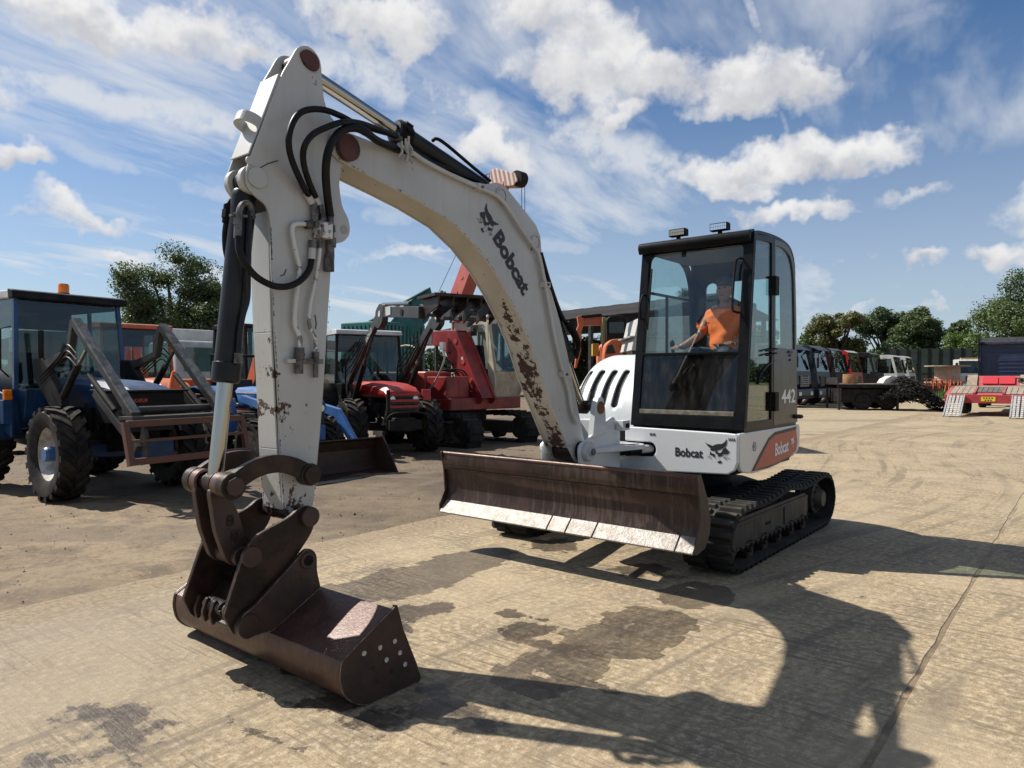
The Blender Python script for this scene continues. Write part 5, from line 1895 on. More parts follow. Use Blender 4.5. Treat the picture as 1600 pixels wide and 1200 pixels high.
def skin_mesh(name, pts, edges, material, parent, sub=2, root=0):
    me = bpy.data.meshes.new(name)
    me.from_pydata([p[:3] for p in pts], edges, [])
    o = bpy.data.objects.new(name, me)
    COL.objects.link(o)
    o.modifiers.new('skin', 'SKIN')
    o.modifiers.new('sub', 'SUBSURF').levels = sub
    o.modifiers['sub'].render_levels = sub
    for i, p in enumerate(pts):
        sv = me.skin_vertices[0].data[i]
        r_ = p[3]
        sv.radius = r_ if isinstance(r_, tuple) else (r_, r_)
        sv.use_root = (i == root)
    bpy.context.view_layer.update()
    dg = bpy.context.evaluated_depsgraph_get()
    me2 = bpy.data.meshes.new_from_object(o.evaluated_get(dg))
    me2.name = name
    bpy.data.objects.remove(o)
    me2.materials.clear()
    me2.materials.append(material)
    me2.polygons.foreach_set('use_smooth', [True] * len(me2.polygons))
    return put(name, me2, parent)


M_skin = mat('skin', (.36, .19, .13), .5, col2=(.30, .15, .10), ns=20)
M_shirt = mat('orange_cotton', (.90, .17, .03), .8, col2=(.78, .13, .022), ns=6, bump=.5, bs=14)
M_jean = mat('blue_denim', (.035, .060, .095), .85, col2=(.06, .09, .13), ns=18)
hx, hy, hz = -.08, .55, 1.80
body_pts = [(hx, hy, hz, .13), (hx - .02, hy, hz + .16, (.135, .115)), (hx - .02, hy, hz + .32, (.15, .115)), (hx - .03, hy, hz + .44, (.11, .09)), (hx - .01, hy, hz + .52, .052), (hx + .01, hy, hz + .58, .056),
            (hx - .02, hy + .17, hz + .43, .065), (hx + .08, hy + .245, hz + .22, .046), (hx + .28, hy + .22, hz + .13, .036), (hx + .33, hy + .21, hz + .125, .030),
            (hx - .02, hy - .17, hz + .43, .065), (hx + .04, hy - .26, hz + .22, .046), (hx + .22, hy - .36, hz + .10, .036), (hx + .26, hy - .385, hz + .095, .030),
            (hx + .08, hy + .09, hz - .03, .095), (hx + .42, hy + .15, hz + .03, .068), (hx + .50, hy + .14, hz - .28, .050), (hx + .50, hy + .13, hz - .58, .040), (hx + .62, hy + .13, hz - .62, .035),
            (hx + .08, hy - .09, hz - .03, .095), (hx + .42, hy - .15, hz + .03, .068), (hx + .50, hy - .14, hz - .28, .050), (hx + .50, hy - .13, hz - .58, .040), (hx + .62, hy - .13, hz - .62, .035)]
body_e = [(0, 1), (1, 2), (2, 3), (3, 4), (4, 5), (3, 6), (6, 7), (7, 8), (8, 9), (3, 10), (10, 11), (11, 12), (12, 13), (0, 14), (14, 15), (15, 16), (16, 17), (17, 18), (0, 19), (19, 20), (20, 21), (21, 22), (22, 23)]
skin_mesh('body', body_pts, body_e, M_skin, person)
# shirt and jeans follow the body, slightly larger, ending at hem and cuffs
sh_pts = [(hx, hy, hz - .02, .175), (hx - .015, hy, hz + .10, (.19, .17)), (hx - .02, hy, hz + .32, (.18, .145)), (hx - .03, hy, hz + .44, (.125, .105)), (hx - .02, hy, hz + .485, .080),
          (hx - .02, hy + .18, hz + .43, .085), (hx + .03, hy + .225, hz + .30, .076), (hx + .065, hy + .245, hz + .245, .078),
          (hx - .02, hy - .18, hz + .43, .085), (hx + .01, hy - .235, hz + .30, .076), (hx + .03, hy - .26, hz + .245, .078)]
tsh = skin_mesh('t_shirt', sh_pts, [(0, 1), (1, 2), (2, 3), (3, 4), (3, 5), (5, 6), (6, 7), (3, 8), (8, 9), (9, 10)], M_shirt, person, 3, 0)
ftx = bpy.data.textures.new('cloth_folds', 'CLOUDS')
ftx.noise_scale = .10
ftx.noise_depth = 3
dm = tsh.modifiers.new('folds', 'DISPLACE')
dm.texture = ftx
dm.strength = .055
dm.mid_level = .5
dm.texture_coords = 'LOCAL'
jn = [(hx, hy, hz - .03, .150)] + [(x, y, z, r_ + .018) for x, y, z, r_ in body_pts[14:18]] + [(x, y, z, r_ + .018) for x, y, z, r_ in body_pts[19:23]]
skin_mesh('jeans', jn, [(0, 1), (1, 2), (2, 3), (3, 4), (0, 5), (5, 6), (6, 7), (7, 8)], M_jean, person)
# head: skull, jaw, nose, ears, eyes, mouth, turned down to the right hand
hm = MB()
hc = Vector((hx + .035, hy, hz + .665))
hm.sphere(hc + Vector((-.01, 0, .02)), (.098, .078, .108), 20)
hm.sphere(hc + Vector((.028, 0, -.055)), (.062, .056, .068), 16)
hm.sphere(hc + Vector((.098, 0, -.015)), (.022, .014, .026), 10)
hm.sphere(hc + Vector((.0, .080, -.01)), (.018, .010, .030), 10)
hm.sphere(hc + Vector((.0, -.080, -.01)), (.018, .010, .030), 10)
head = hm.build('head', M_skin, person, smooth=60)
em = MB()
for s_ in (1, -1):
    em.sphere(hc + Vector((.082, s_ * .032, .012)), (.010, .014, .008), 8)
em.bar(hc + Vector((.088, -.024, -.062)), hc + Vector((.088, .024, -.062)), .006, .006)
em.build('eyes_and_mouth', M_ink, head, smooth=60)
cp_ = MB()
cp_.sphere(hc + Vector((-.012, 0, .055)), (.106, .086, .085), 18)
cp_.prism(roundpoly([(hc.x + .06, hc.y - .075), (hc.x + .165, hc.y - .05), (hc.x + .165, hc.y + .05), (hc.x + .06, hc.y + .075)], .03), hc.z + .052, hc.z + .060, 'Z')
cp_.build('cap', mat('dark_cap', (.02, .022, .028), .8), person, smooth=50)


def hand(wr, dirv, up, parent, s_=1):
    """palm, four bent fingers and a thumb as one skinned surface"""
    d = Vector(dirv).normalized()
    u = Vector(up).normalized()
    sd = d.cross(u)
    w = Vector(wr)
    pts = [(*w, .026), (*(w + d * .045), (.040, .020))]
    ed = [(0, 1)]
    for k in range(4):
        off = (k - 1.5) * .021
        ln = (.030, .034, .032, .025)[k]
        b0 = w + d * .075 + sd * off
        pts.append((*b0, .0105))
        pts.append((*(b0 + d * ln), .0095))
        pts.append((*(b0 + d * (ln + .012) - u * ln * .7), .0085))
        i = len(pts)
        ed += [(1, i - 3), (i - 3, i - 2), (i - 2, i - 1)]
    t0 = w + d * .030 - sd * .032 * s_
    pts.append((*t0, .013))
    pts.append((*(t0 + d * .030 - sd * .018 * s_ - u * .012), .0105))
    pts.append((*(t0 + d * .050 - sd * .010 * s_ - u * .030), .0095))
    i = len(pts)
    ed += [(1, i - 3), (i - 3, i - 2), (i - 2, i - 1)]
    skin_mesh('hand', pts, ed, M_skin, parent, 1, 1)


hand((hx + .33, hy + .21, hz + .125), (1, -.15, -.1), (0, 0, 1), person, 1)
hand((hx + .25, hy - .385, hz + .10), (.8, .0, -.1), (0, 0, 1), person, -1)
# ================================================================ parked machines behind
def paintm(name, col, dark=.6, dust=.5, rough=.4, chip=.70):
    return mat(name, col, rough, col2=tuple(c * dark for c in col), ns=3.0, dust=dust, chip=((.07, .05, .04), chip, 9), streak=(tuple(.5 * c + .08 for c in col), .25))


C_blue = paintm('tractor_blue', (.012, .055, .15), dust=.2)
C_blue2 = paintm('light_tractor_blue', (.035, .13, .36), .7, .2)
C_red = paintm('tractor_red', (.40, .016, .018), .7, .2)
C_crane = paintm('crane_red', (.26, .018, .018), .55, .2)
C_coral = paintm('faded_coral_red', (.36, .060, .040), .8, .2)
C_orange = paintm('machine_orange', (.60, .13, .035), .75)
C_teal = paintm('teal_paint', (.008, .12, .11), .7, .2)
C_white = paintm('dirty_white', (.52, .52, .50), .75, .2)
C_cream = mat('cream_cab_paint', (.46, .42, .33), .5, col2=(.34, .30, .22), ns=3, dust=.3, chip=((.18, .08, .035), .62, 7), streak=((.25, .14, .07), .5))
C_grey = mat('loader_grey', (.050, .049, .047), .42, .2, col2=(.030, .027, .025), spec=.3, ns=5, dust=.3, chip=((.05, .035, .03), .66, 10))
C_rustframe = mat('rusty_frame', (.12, .045, .026), .6, col2=(.09, .04, .028), ns=6)
C_navy = paintm('navy_paint', (.006, .011, .028), .7, .08)
C_black = mat('machine_black', (.009, .009, .010), .55, col2=(.022, .020, .019), ns=5, dust=.12, spec=.12)
C_rimdark = mat('dark_rim', (.03, .03, .03), .6, col2=(.06, .05, .04), ns=7)
C_rim = mat('pale_rim', (.42, .41, .39), .5, .2, col2=(.22, .20, .17), ns=7)
C_rimbrown = mat('rusty_cream_rim', (.30, .22, .12), .6, col2=(.12, .07, .04), ns=9)
C_grille = mat('black_grille', (.012, .012, .013), .5)
C_lampo = mat('amber_lens', (.85, .22, .01), .2, col2=(.7, .16, .01), ns=10)
C_lamp = mat('headlamp_glass', (.55, .57, .58), .12, .5)
C_seat = mat('black_seat', (.02, .02, .022), .8)
C_alu = mat('bare_aluminium', (.50, .50, .49), .45, .5, col2=(.36, .35, .33), ns=8)
C_redcurt = mat('red_curtain', (.50, .03, .06), .7, col2=(.38, .02, .04), ns=3)


def tyre(parent, c, Rr, W, side, rimmat, lugs=20, hub=None, rim_r=.56, steer=0.0, n=40):
    """agricultural tyre with chevron lugs; side=+1 shows its face on the left of the machine"""
    mb = MB()
    r0 = Rr - (.035 if lugs else 0)
    prof = [(Rr * rim_r, -W * .36), (Rr * .72, -W * .50), (Rr * .88, -W * .50), (r0 * .985, -W * .40), (r0, 0), (r0 * .985, W * .40), (Rr * .88, W * .50), (Rr * .72, W * .50), (Rr * rim_r, W * .36)]
    mb.lathe(prof + [prof[0]], (0, 0, 0), 'Y', n)
    if lugs:
        for k in range(lugs):
            for s_ in (1, -1):
                a0 = 2 * math.pi * (k + (.5 if s_ > 0 else 0)) / lugs
                da = 2 * math.pi / lugs * .85
                pts = [(a0, s_ * .02 * W), (a0 + da * .55, s_ * W * .27), (a0 + da, s_ * W * .50)]
                wd_ = 2 * math.pi / lugs * .20
                vs = []
                for a, y in pts:
                    for aa in (a - wd_, a + wd_):
                        for rr_ in (r0 * .96, Rr):
                            q = rr_ if abs(y) < W * .45 else rr_ * .985
                            vs.append((math.cos(aa) * q, y, math.sin(aa) * q))
                fs = []
                for i in range(2):
                    o = i * 4
                    fs += [(o, o + 1, o + 5, o + 4), (o + 1, o + 3, o + 7, o + 5), (o + 3, o + 2, o + 6, o + 7), (o + 2, o, o + 4, o + 6)]
                fs += [(0, 2, 3, 1), (8, 9, 11, 10)]
                mb.add(vs, fs)
    t = mb.build('tyre', M_tyre, parent, smooth=35)
    t.location = c
    t.rotation_euler = (0, rnd.uniform(0, .5), steer)
    rb = MB()
    w = side * W
    rb.lathe([(.001, w * .10), (Rr * .16, w * .10), (Rr * .20, w * .02), (Rr * .36, -w * .02), (Rr * .42, w * .16), (Rr * .55, w * .30), (Rr * .585, w * .37), (Rr * .60, w * .34)], (0, 0, 0), 'Y', 32)
    for k in range(8):
        a = k * math.pi / 4
        rb.cyl((math.cos(a) * Rr * .27, 0, math.sin(a) * Rr * .27), (math.cos(a) * Rr * .27, w * .05, math.sin(a) * Rr * .27), Rr * .025, 6)
    rim = rb.build('rim', rimmat, t, smooth=35)
    if hub:
        hb_ = MB()
        hb_.lathe([(.001, w * .45), (Rr * .13, w * .45), (Rr * .155, w * .38), (Rr * .155, w * .05)], (0, 0, 0), 'Y', 20)
        hb_.build('hub', hub, t, smooth=30)
    return t


def pane(parent, pts, name='window', material=None, th=.006):
    """flat pane through 4 points with thickness"""
    P_ = [Vector(p) for p in pts]
    n = (P_[1] - P_[0]).cross(P_[2] - P_[0]).normalized() * th
    k = len(P_)
    vs = P_ + [p + n for p in P_]
    fs = [tuple(range(k)), tuple(range(2 * k - 1, k - 1, -1))] + [(i, (i + 1) % k, (i + 1) % k + k, i + k) for i in range(k)]
    return MB().add(vs, fs).build(name, material or G_bg, parent)


def cab_frame(parent, x0, x1, hw, z0, z1, body, post=.055, slope=.10, roofm=None, roof_h=.10, over=.06, zmid=None, glassm=None, back=True, wheel=True, seatx=None):
    """glazed cab: x0 rear, x1 front, half width hw, sill z0, roof z1; front leans back by slope"""
    roofm = roofm or body
    zmid = zmid if zmid is not None else z0
    P4 = {}
    for s_ in (1, -1):
        y = s_ * hw
        yt = s_ * (hw - .05)
        xm = x0 + (x1 - x0) * .42
        for p_, q_, w_ in (((x1, y, z0), (x1 - slope, yt, z1), post), ((x0, y, z0), (x0 + slope * .3, yt, z1), post), ((xm, y, z0), (xm, yt, z1), post * .8)):
            MB().bar(p_, q_, w_, w_, (1, 0, 0)).build('cab_post', body, parent, bevel=.006)
        pane(parent, [(x0 + .02, y, zmid), (xm, y, zmid), (xm, yt, z1 - .02), (x0 + .02 + slope * .3, yt, z1 - .02)], 'window', glassm)
        pane(parent, [(xm, y, zmid), (x1 - .02, y, zmid), (x1 - .02 - slope, yt, z1 - .02), (xm, yt, z1 - .02)], 'window', glassm)
    pane(parent, [(x1 + .01, -hw + .02, zmid), (x1 + .01, hw - .02, zmid), (x1 - slope + .01, hw - .07, z1 - .02), (x1 - slope + .01, -hw + .07, z1 - .02)], 'windscreen', glassm)
    if back:
        pane(parent, [(x0, -hw + .02, zmid), (x0, hw - .02, zmid), (x0 + slope * .3, hw - .07, z1 - .02), (x0 + slope * .3, -hw + .07, z1 - .02)], 'rear_window', glassm)
    r_ = MB()
    r_.prism(roundpoly([(x0 - over, z1 - .02), (x1 - slope + over * 1.6, z1 - .02), (x1 - slope + over, z1 + roof_h * .8), (x1 - slope - .1, z1 + roof_h), (x0 + .05, z1 + roof_h), (x0 - over * .5, z1 + roof_h * .7)], .03), -hw - .0, hw + .0, 'Y')
    r_.build('cab_roof', roofm, parent, bevel=.025, seg=3)
    if zmid > z0:
        b = MB()
        b.bx(x0, x1, -hw, hw, z0 - .02, z0 + .02)
        b.build('cab_sill', body, parent)
    if wheel:
        xs_ = x1 - .42
        w = MB()
        w.tube([(xs_ + .2, 0, z0 - .1), (xs_, 0, z0 + .22)], .02, 8)
        cc = Vector((xs_, 0, z0 + .24))
        ring_ = []
        for k in range(25):
            a = 2 * math.pi * k / 24
            ring_.append(cc + Vector((math.sin(a) * .14, math.cos(a) * .20, math.sin(a) * .12)))
        w.tube(ring_, .014, 6)
        for k in range(3):
            a = 2 * math.pi * k / 3 + .5
            w.tube([cc, cc + Vector((math.sin(a) * .14, math.cos(a) * .20, math.sin(a) * .12))], .010, 5)
        w.build('steering_wheel', C_black, parent, smooth=40)
        s_ = MB()
        sx = x0 + .40
        s_.prism(roundpoly([(sx - .25, z0 - .05), (sx + .22, z0 - .05), (sx + .22, z0 + .06), (sx - .12, z0 + .08), (sx - .20, z0 + .58), (sx - .30, z0 + .56)], .04), -.24, .24, 'Y')
        s_.build('seat', C_seat, parent, bevel=.02)


def beacon(parent, x, y, z, r=.07, h=.15):
    b = MB().lathe([(.001, 0), (r * 1.1, 0), (r * 1.1, .03), (r * .8, .04)], (x, y, z), 'Z', 16).build('beacon_base', C_black, parent, smooth=30)
    MB().lathe([(r, .03), (r, h * .85), (r * .85, h), (.001, h)], (x, y, z), 'Z', 16).build('beacon_lens', C_lampo, b, smooth=40)


def tractor(name, label, loc, fwd, body, rimm, roofm=None, fr=.61, rr=.80, track=1.62, wb=2.35, hood_z=(1.0, 1.60), hood_w=.72, cabz=(1.45, 2.70), cab=True, hubm=None, grille_text=None, cab_over=.05, steer=0., hoodm=None, hood_front=.72, fender=None, glassm=None, group=None):
    t = thing(name, label, 'tractor', loc, math.atan2(fwd[1], fwd[0]), group)
    hoodm = hoodm or body
    for s_ in (1, -1):
        tyre(t, (0, s_ * track / 2, fr), fr, .36, s_, rimm, 18, hubm, steer=steer)
        tyre(t, (-wb, s_ * (track / 2 + .03), rr), rr, .46, s_, rimm, 22, hubm)
    ax = MB()
    ax.prism(roundpoly([(-track / 2 + .1, fr - .04), (-.2, fr - .10), (.2, fr - .10), (track / 2 - .1, fr - .04), (track / 2 - .1, fr + .08), (-track / 2 + .1, fr + .08)], .02), -.10, .10, 'X')
    ax.build('front_axle', body, t, bevel=.01)
    for s_ in (1, -1):
        MB().cyl((-wb, s_ * .2, rr), (-wb, s_ * track / 2, rr), .14, 16).build('rear_axle', C_black, t, smooth=30)
    e = MB()
    e.prism(roundpoly([(.55, .62), (.55, hood_z[0] + .05), (-2.5, hood_z[0] + .1), (-2.7, .6), (-1.2, .48)], .06), -.24, .24, 'Y')
    e.bx(-.9, -.5, -.36, .36, .55, .95)
    e.cyl((-.2, -.30, .85), (-.2, -.30, 1.25), .07, 12)
    e.cyl((.1, .28, .8), (.1, .28, 1.15), .08, 12)
    e.bx(-.7, .2, -.30, .30, .75, hood_z[0] + .05)
    e.build('engine', C_black, t, bevel=.015)
    r5 = random.Random(hash(label) % 1000)
    hs = MB()
    for k in range(14):
        a = Vector((r5.uniform(-1.2, .4), r5.choice((-1, 1)) * r5.uniform(.26, .36), r5.uniform(.6, 1.1)))
        b = a + Vector((r5.uniform(-.5, .5), r5.uniform(-.06, .06), r5.uniform(-.3, .3)))
        hs.tube(smoothpath([a, (a + b) / 2 + Vector((0, 0, -.08)), b], 3), .013, 6)
    tag(hs.build('engine_hoses', M_hose, t, smooth=40), kind='stuff')
    hw = hood_w / 2
    h = MB()
    z0, z1 = hood_z
    f_ = hood_front
    secs = [(-1.30, hw, z1), (-.5, hw, z1 - .01), (.2, hw * .98, z1 - .05), (f_ - .12, hw * .94, z1 - .12), (f_, hw * .90, z1 - .20)]
    vs = []
    for x, w, z in secs:
        for y, dz in ((-w, z0 + .18), (-w, z - .09), (-w * .82, z - .02), (0, z), (w * .82, z - .02), (w, z - .09), (w, z0 + .18)):
            vs.append((x, y, dz))
    fs = []
    for i in range(len(secs) - 1):
        for k in range(6):
            fs.append((i * 7 + k, i * 7 + k + 1, (i + 1) * 7 + k + 1, (i + 1) * 7 + k))
    fs.append(tuple(range((len(secs) - 1) * 7, len(secs) * 7)))
    h.add(vs, fs)
    ho = h.build('bonnet', hoodm, t, smooth=35)
    ho.modifiers.new('sheet', 'SOLIDIFY').thickness = .01
    g = MB()
    g.bx(f_ - .03, f_ + .012, -hw * .82, hw * .82, z0 - .12, z1 - .26)
    go = g.build('grille', C_grille, t, bevel=.01)
    for k in range(5):
        z = z0 - .08 + k * (z1 - .30 - z0 + .08) / 5
        MB().bx(f_ + .012, f_ + .022, -hw * .6, hw * .6, z, z + .025).build('grille_bar', C_black if not grille_text else C_grille, go)
    for s_ in (1, -1):
        MB().lathe([(.001, .02), (.05, .018), (.068, 0), (.068, -.06)], (f_ + .012, s_ * hw * .62, z1 - .36), 'X', 18).build('headlight', C_lamp, t, smooth=40)
    if grille_text:
        lettering(grille_text, (f_ + .024, -hw * .72, z1 - .34), (0, 1, 0), (0, 0, 1), .06, mat('red_badge', (.55, .06, .03), .5), go, .8, .01)
    # front weights / bumper block
    MB().bx(f_ - .15, f_ + .12, -.22, .22, .52, .78).build('front_weight', body, t, bevel=.02)
    fm = fender or body
    for s_ in (1, -1):
        n = 14
        pts_o, pts_i = [], []
        for k in range(n + 1):
            a = R(-5 + k * 150 / n)
            pts_o.append((-wb + math.cos(a) * (rr + .11), rr + math.sin(a) * (rr + .11)))
            pts_i.append((-wb + math.cos(a) * (rr + .085), rr + math.sin(a) * (rr + .085)))
        y0_, y1_ = sorted((s_ * (track / 2 - .22), s_ * (track / 2 + .24)))
        MB().prism(pts_o + pts_i[::-1], y0_, y1_, 'Y').build('mudguard', fm, t, smooth=40)
    if cab:
        b = MB()
        b.prism(roundpoly([(-1.35, 1.02), (-1.28, cabz[0]), (-2.85, cabz[0]), (-2.85, 1.3), (-2.0, .85), (-1.5, .85)], .04), -.62, .62, 'Y')
        b.build('cab_base', body, t, bevel=.02)
        MB().bx(-2.80, -1.36, -.68, .68, cabz[1] - .10, cabz[1] - .04).build('headlining', C_black, t)
        MB().bx(-2.84, -2.80, -.70, .70, cabz[1] - .36, cabz[1] - .04).build('rear_header', C_black, t)
        cab_frame(t, -2.85, -1.25, .76, cabz[0], cabz[1], body, .06, .10, roofm, .10, cab_over, glassm=glassm)
    st = MB()
    for s_ in (1,):
        st.bx(-1.6, -1.3, .55, .72, .75, .80)
        st.bx(-1.6, -1.3, -.72, -.55, .75, .80)
        st.bx(-1.6, -1.3, -.72, -.55, .5, .54)
    st.build('step', C_black, t)
    return t


# ---- blue tractor with a front loader, far left
f1 = Vector((.85, -.53, 0)).normalized()
bt = tractor('tractor', 'blue tractor with front loader, rusty bale frame and amber beacon, at the left edge', (-5.42, 9.82, -.005), f1, C_blue, C_rim, roofm=C_white, hubm=C_blue2, grille_text='KARLM', steer=R(-6), cabz=(1.42, 2.72), hood_front=.78, fender=C_blue)
rfm = MB().prism(roundpoly([(-1.36, 2.69), (-1.22, 2.70), (-1.24, 2.80), (-1.38, 2.83)], .02), -.80, .80, 'Y').build('roof_trim', C_black, bt, bevel=.01)
beacon(bt, -1.55, .02, 2.82, .075, .17)
for s_ in (1, -1):
    MB().bx(-1.28, -1.22, s_ * .86 - .05, s_ * .86 + .05, 1.28, 1.42).build('indicator_lamp', C_lampo, bt, bevel=.01)
    b_ = MB()
    b_.bx(-1.35, -1.24, s_ * .86 - .06, s_ * .86 + .06, .95, 1.28)
    b_.prism(roundpoly([(-1.9, 1.05), (-1.25, .75), (-1.25, 1.32), (-1.9, 1.45)], .03), s_ * .80 - .02, s_ * .80 + .02, 'Y')
    b_.build('door_step_panel', C_blue, bt, bevel=.01)
gb = MB().bx(.10, .86, -.40, .40, .98, 1.40).build('grille_guard', C_black, bt, bevel=.02)
MB().bx(.05, .90, -.44, .44, 1.40, 1.43).build('guard_top', C_black, bt, bevel=.01)
lettering('KARLM', (.865, -.30, 1.27), (0, 1, 0), (0, 0, 1), .05, mat('red_badge', (.55, .06, .03), .5), gb, .8, .02)
for s_ in (1, -1):
    MB().lathe([(.001, .02), (.07, .018), (.09, 0), (.09, -.04)], (.865, s_ * .20, 1.09), 'X', 18).build('round_lamp', C_grey, gb, smooth=40)
mf = MB()
mf.tube([(-1.3, -.80, 2.3), (-1.15, -.98, 2.25), (-1.15, -.98, 1.7), (-1.3, -.82, 1.6)], .012, 6)
mf.build('grab_rail', C_black, bt)
MB().cyl((-1.1, -.50, 1.5), (-1.1, -.50, 2.25), .035, 12).build('exhaust_pipe', C_black, bt, smooth=30)
for s_ in (1, -1):
    y = s_ * .60
    la = MB()
    prof = [(-.95, 1.70), (-.95, 1.76), (-.13, 1.97), (-.03, 2.34), (.05, 2.35), (1.40, 1.15), (1.41, 1.07), (1.34, 1.07), (.03, 2.245), (-.07, 1.89), (-.80, 1.66)]
    la.prism(prof, y - .045, y + .045, 'Y')
    lao = la.build('loader_arm', C_grey, bt, bevel=.008)
    MB().prism([(.03, 2.345), (1.40, 1.15), (1.42, 1.17), (.06, 2.37)], y - .055, y + .055, 'Y').build('arm_flange', mat('worn_arm_steel', (.17, .165, .155), .4, .4, col2=(.07, .065, .06), ns=9), lao, bevel=.003)
    tw = MB()
    tw.prism(roundpoly([(-.30, .62), (-.10, .62), (-.25, 1.3), (-.75, 1.85), (-1.0, 1.85), (-1.0, 1.6), (-.55, 1.2)], .03), y - .05, y + .05, 'Y')
    tw.build('loader_tower', C_black, bt, bevel=.01)
    MB().cyl((-.45, y, 1.15), (.10, y, 1.75), .045, 14).build('lift_cylinder', C_black, bt, smooth=30)
    MB().cyl((.10, y, 1.75), (.30, y, 1.95), .025, 12).build('cylinder_rod', M_chrome, bt, smooth=30)
    MB().cyl((.35, y, 1.62), (.95, y, 1.18), .035, 12).build('tilt_cylinder', C_black, bt, smooth=30)
    tl = MB()
    tl.bar((.50, y, 1.40), (1.45, y, .72), .06, .10)
    tl.build('lower_link', C_grey, bt, bevel=.006)
    hs = MB()
    for k in range(3):
        hs.tube(smoothpath([Vector((-.8, y + .05 * s_, 1.6 - k * .05)), Vector((-.3, y + .055 * s_, 1.86 - k * .05)), Vector((-.08, y + .055 * s_, 2.02 - k * .08)), Vector((.15, y + .05 * s_, 1.9 - k * .08))], 4), .009, 6)
    hs.build('loader_hoses', M_hose, bt, smooth=40)
MB().cyl((1.15, -.6, 1.18), (1.15, .6, 1.18), .05, 14).build('cross_tube', C_grey, bt, smooth=30)
fr_ = MB()
fr_.bx(1.50, 1.56, -.78, .78, 1.00, 1.08)
fro = fr_.build('bale_frame', C_rustframe, bt, bevel=.004)
for z in (.82, .56):
    MB().bx(1.52 + (1.0 - z) * .25, 1.57 + (1.0 - z) * .25, -.80, .80, z, z + (.035 if z > .7 else .08)).build('frame_rail', C_rustframe, fro, bevel=.003)
for y in (-.80, .80):
    MB().bar((1.52, y, 1.06), (1.66, y, .56), .07, .07).build('frame_upright', C_rustframe, fro, bevel=.003)
for y in (-.55, .5):
    MB().prism(roundpoly([(1.40, .75), (1.50, 1.05), (1.56, .90), (1.60, .60)], .02), y - .02, y + .02, 'Y').build('hitch_plate', C_grey, fro)
MB().bx(1.20, 1.50, -.70, .70, 1.08, 1.12).build('platform_plate', C_grey, bt)

# ---- red tractor with white roof and raised loader
f2 = Vector((.5, -.866, 0)).normalized()
C_grille_red = C_red
rt = tractor('tractor', 'red tractor with white cab roof and its loader arms raised high', (-2.55, 14.75, -.005), f2, C_black, C_rimbrown, roofm=C_white, hoodm=C_red, track=1.62, fr=.58, rr=.78, hood_z=(1.0, 1.52), hood_w=.78, hood_front=.82, cabz=(1.45, 2.55), cab_over=.10)
for k in range(3):
    MB().bx(.845, .865, -.30, .30, .98 + k * .12, 1.03 + k * .12).build('red_grille_bar', C_red, rt, bevel=.004)
MB().bx(.80, .86, -.36, -.30, .90, 1.34).build('grille_pillar', C_black, rt)
bu = MB()
bu.bx(.85, .95, -.34, .34, .55, .74)
bu.tube(smoothpath([Vector((.95, -.40, .60)), Vector((1.05, -.38, .85)), Vector((1.05, 0, .90)), Vector((1.05, .38, .85)), Vector((.95, .40, .60))], 4), .02, 8)
bu.build('front_guard', C_black, rt, bevel=.005)
MB().bx(.70, .78, .42, .60, 1.12, 1.34).build('red_side_lamp_panel', C_red, rt, bevel=.01)
for s_ in (1, -1):
    y = s_ * .58
    la = MB()
    la.bar((-.95, y, 1.45), (1.12, y, 2.80), .09, .17)
    la.prism(roundpoly([(.95, 2.55), (.98, 2.86), (1.20, 2.98), (1.42, 2.92), (1.36, 2.62), (1.15, 2.50)], .05), y - .06, y + .06, 'Y')
    la.bar((1.20, y, 2.82), (3.10, y, 2.66), .10, .20, (0, 0, 1))
    lo_ = la.build('loader_arm', C_grey, rt, bevel=.01)
    MB().cyl((1.22, y - s_ * -.0 - .07, 2.78), (1.22, y + .07, 2.78), .06, 18).build('pivot_disc', C_white, lo_, smooth=30)
    if s_ < 0:
        MB().bx(1.55, 1.80, y - .062, y - .053, 2.72, 2.88).build('white_label', C_white, lo_)
        lettering('QUICKE', (.75, y - .0475, 2.49), (-2.07, 0, -1.35), (-1.35, 0, 2.07), .09, C_white, lo_, .9, .01)
    MB().cyl((1.25, y, 2.96), (2.6, y, 2.86), .035, 14).build('tilt_cylinder', M_chrome, rt, smooth=30)
    MB().cyl((-.55, y, 1.10), (.15, y, 1.85), .055, 14).build('lift_cylinder', C_black, rt, smooth=30)
    MB().cyl((.15, y, 1.85), (.85, y, 2.58), .03, 12).build('cylinder_rod', C_grey, rt, smooth=30)
    MB().prism(roundpoly([(-.75, .60), (-.55, .60), (-.60, 1.2), (-.85, 1.55), (-1.05, 1.5), (-.85, 1.1)], .03), y - .05, y + .05, 'Y').build('loader_tower', C_black, rt, bevel=.01)
    hs = MB()
    for k in range(4):
        a = Vector((-.9, y - .08, 1.25 + k * .05))
        hs.tube(smoothpath([a, a + Vector((.25, -.06, .35 + k * .05)), a + Vector((.6, -.03, .50 + k * .07)), a + Vector((1.2, 0, .95 + k * .03))], 5), .012, 6)
    hs.build('loader_hoses', M_hose, rt, smooth=40)
im = MB()
r6 = random.Random(11)
im.bx(3.0, 3.75, -.62, .75, 2.88, 2.93)
for k in range(6):
    y = -.55 + k * .25
    im.prism(roundpoly([(3.05, 2.50), (3.12, 2.88), (3.75, 2.88), (3.70, 2.72), (3.3, 2.62)], .03), y, y + .025, 'Y')
imo = im.build('loader_headstock', M_darksteel, rt, bevel=.004)
for k in range(24):
    a = Vector((r6.uniform(3.0, 3.8), r6.uniform(-.6, .7), r6.uniform(2.5, 2.8)))
    b = a + Vector((r6.uniform(-.3, .3), r6.uniform(-.2, .2), r6.uniform(-.1, .25)))
    MB().bar(a, b, .05, .06).build('headstock_link', C_grey if k % 2 else M_darksteel, imo, bevel=.004)
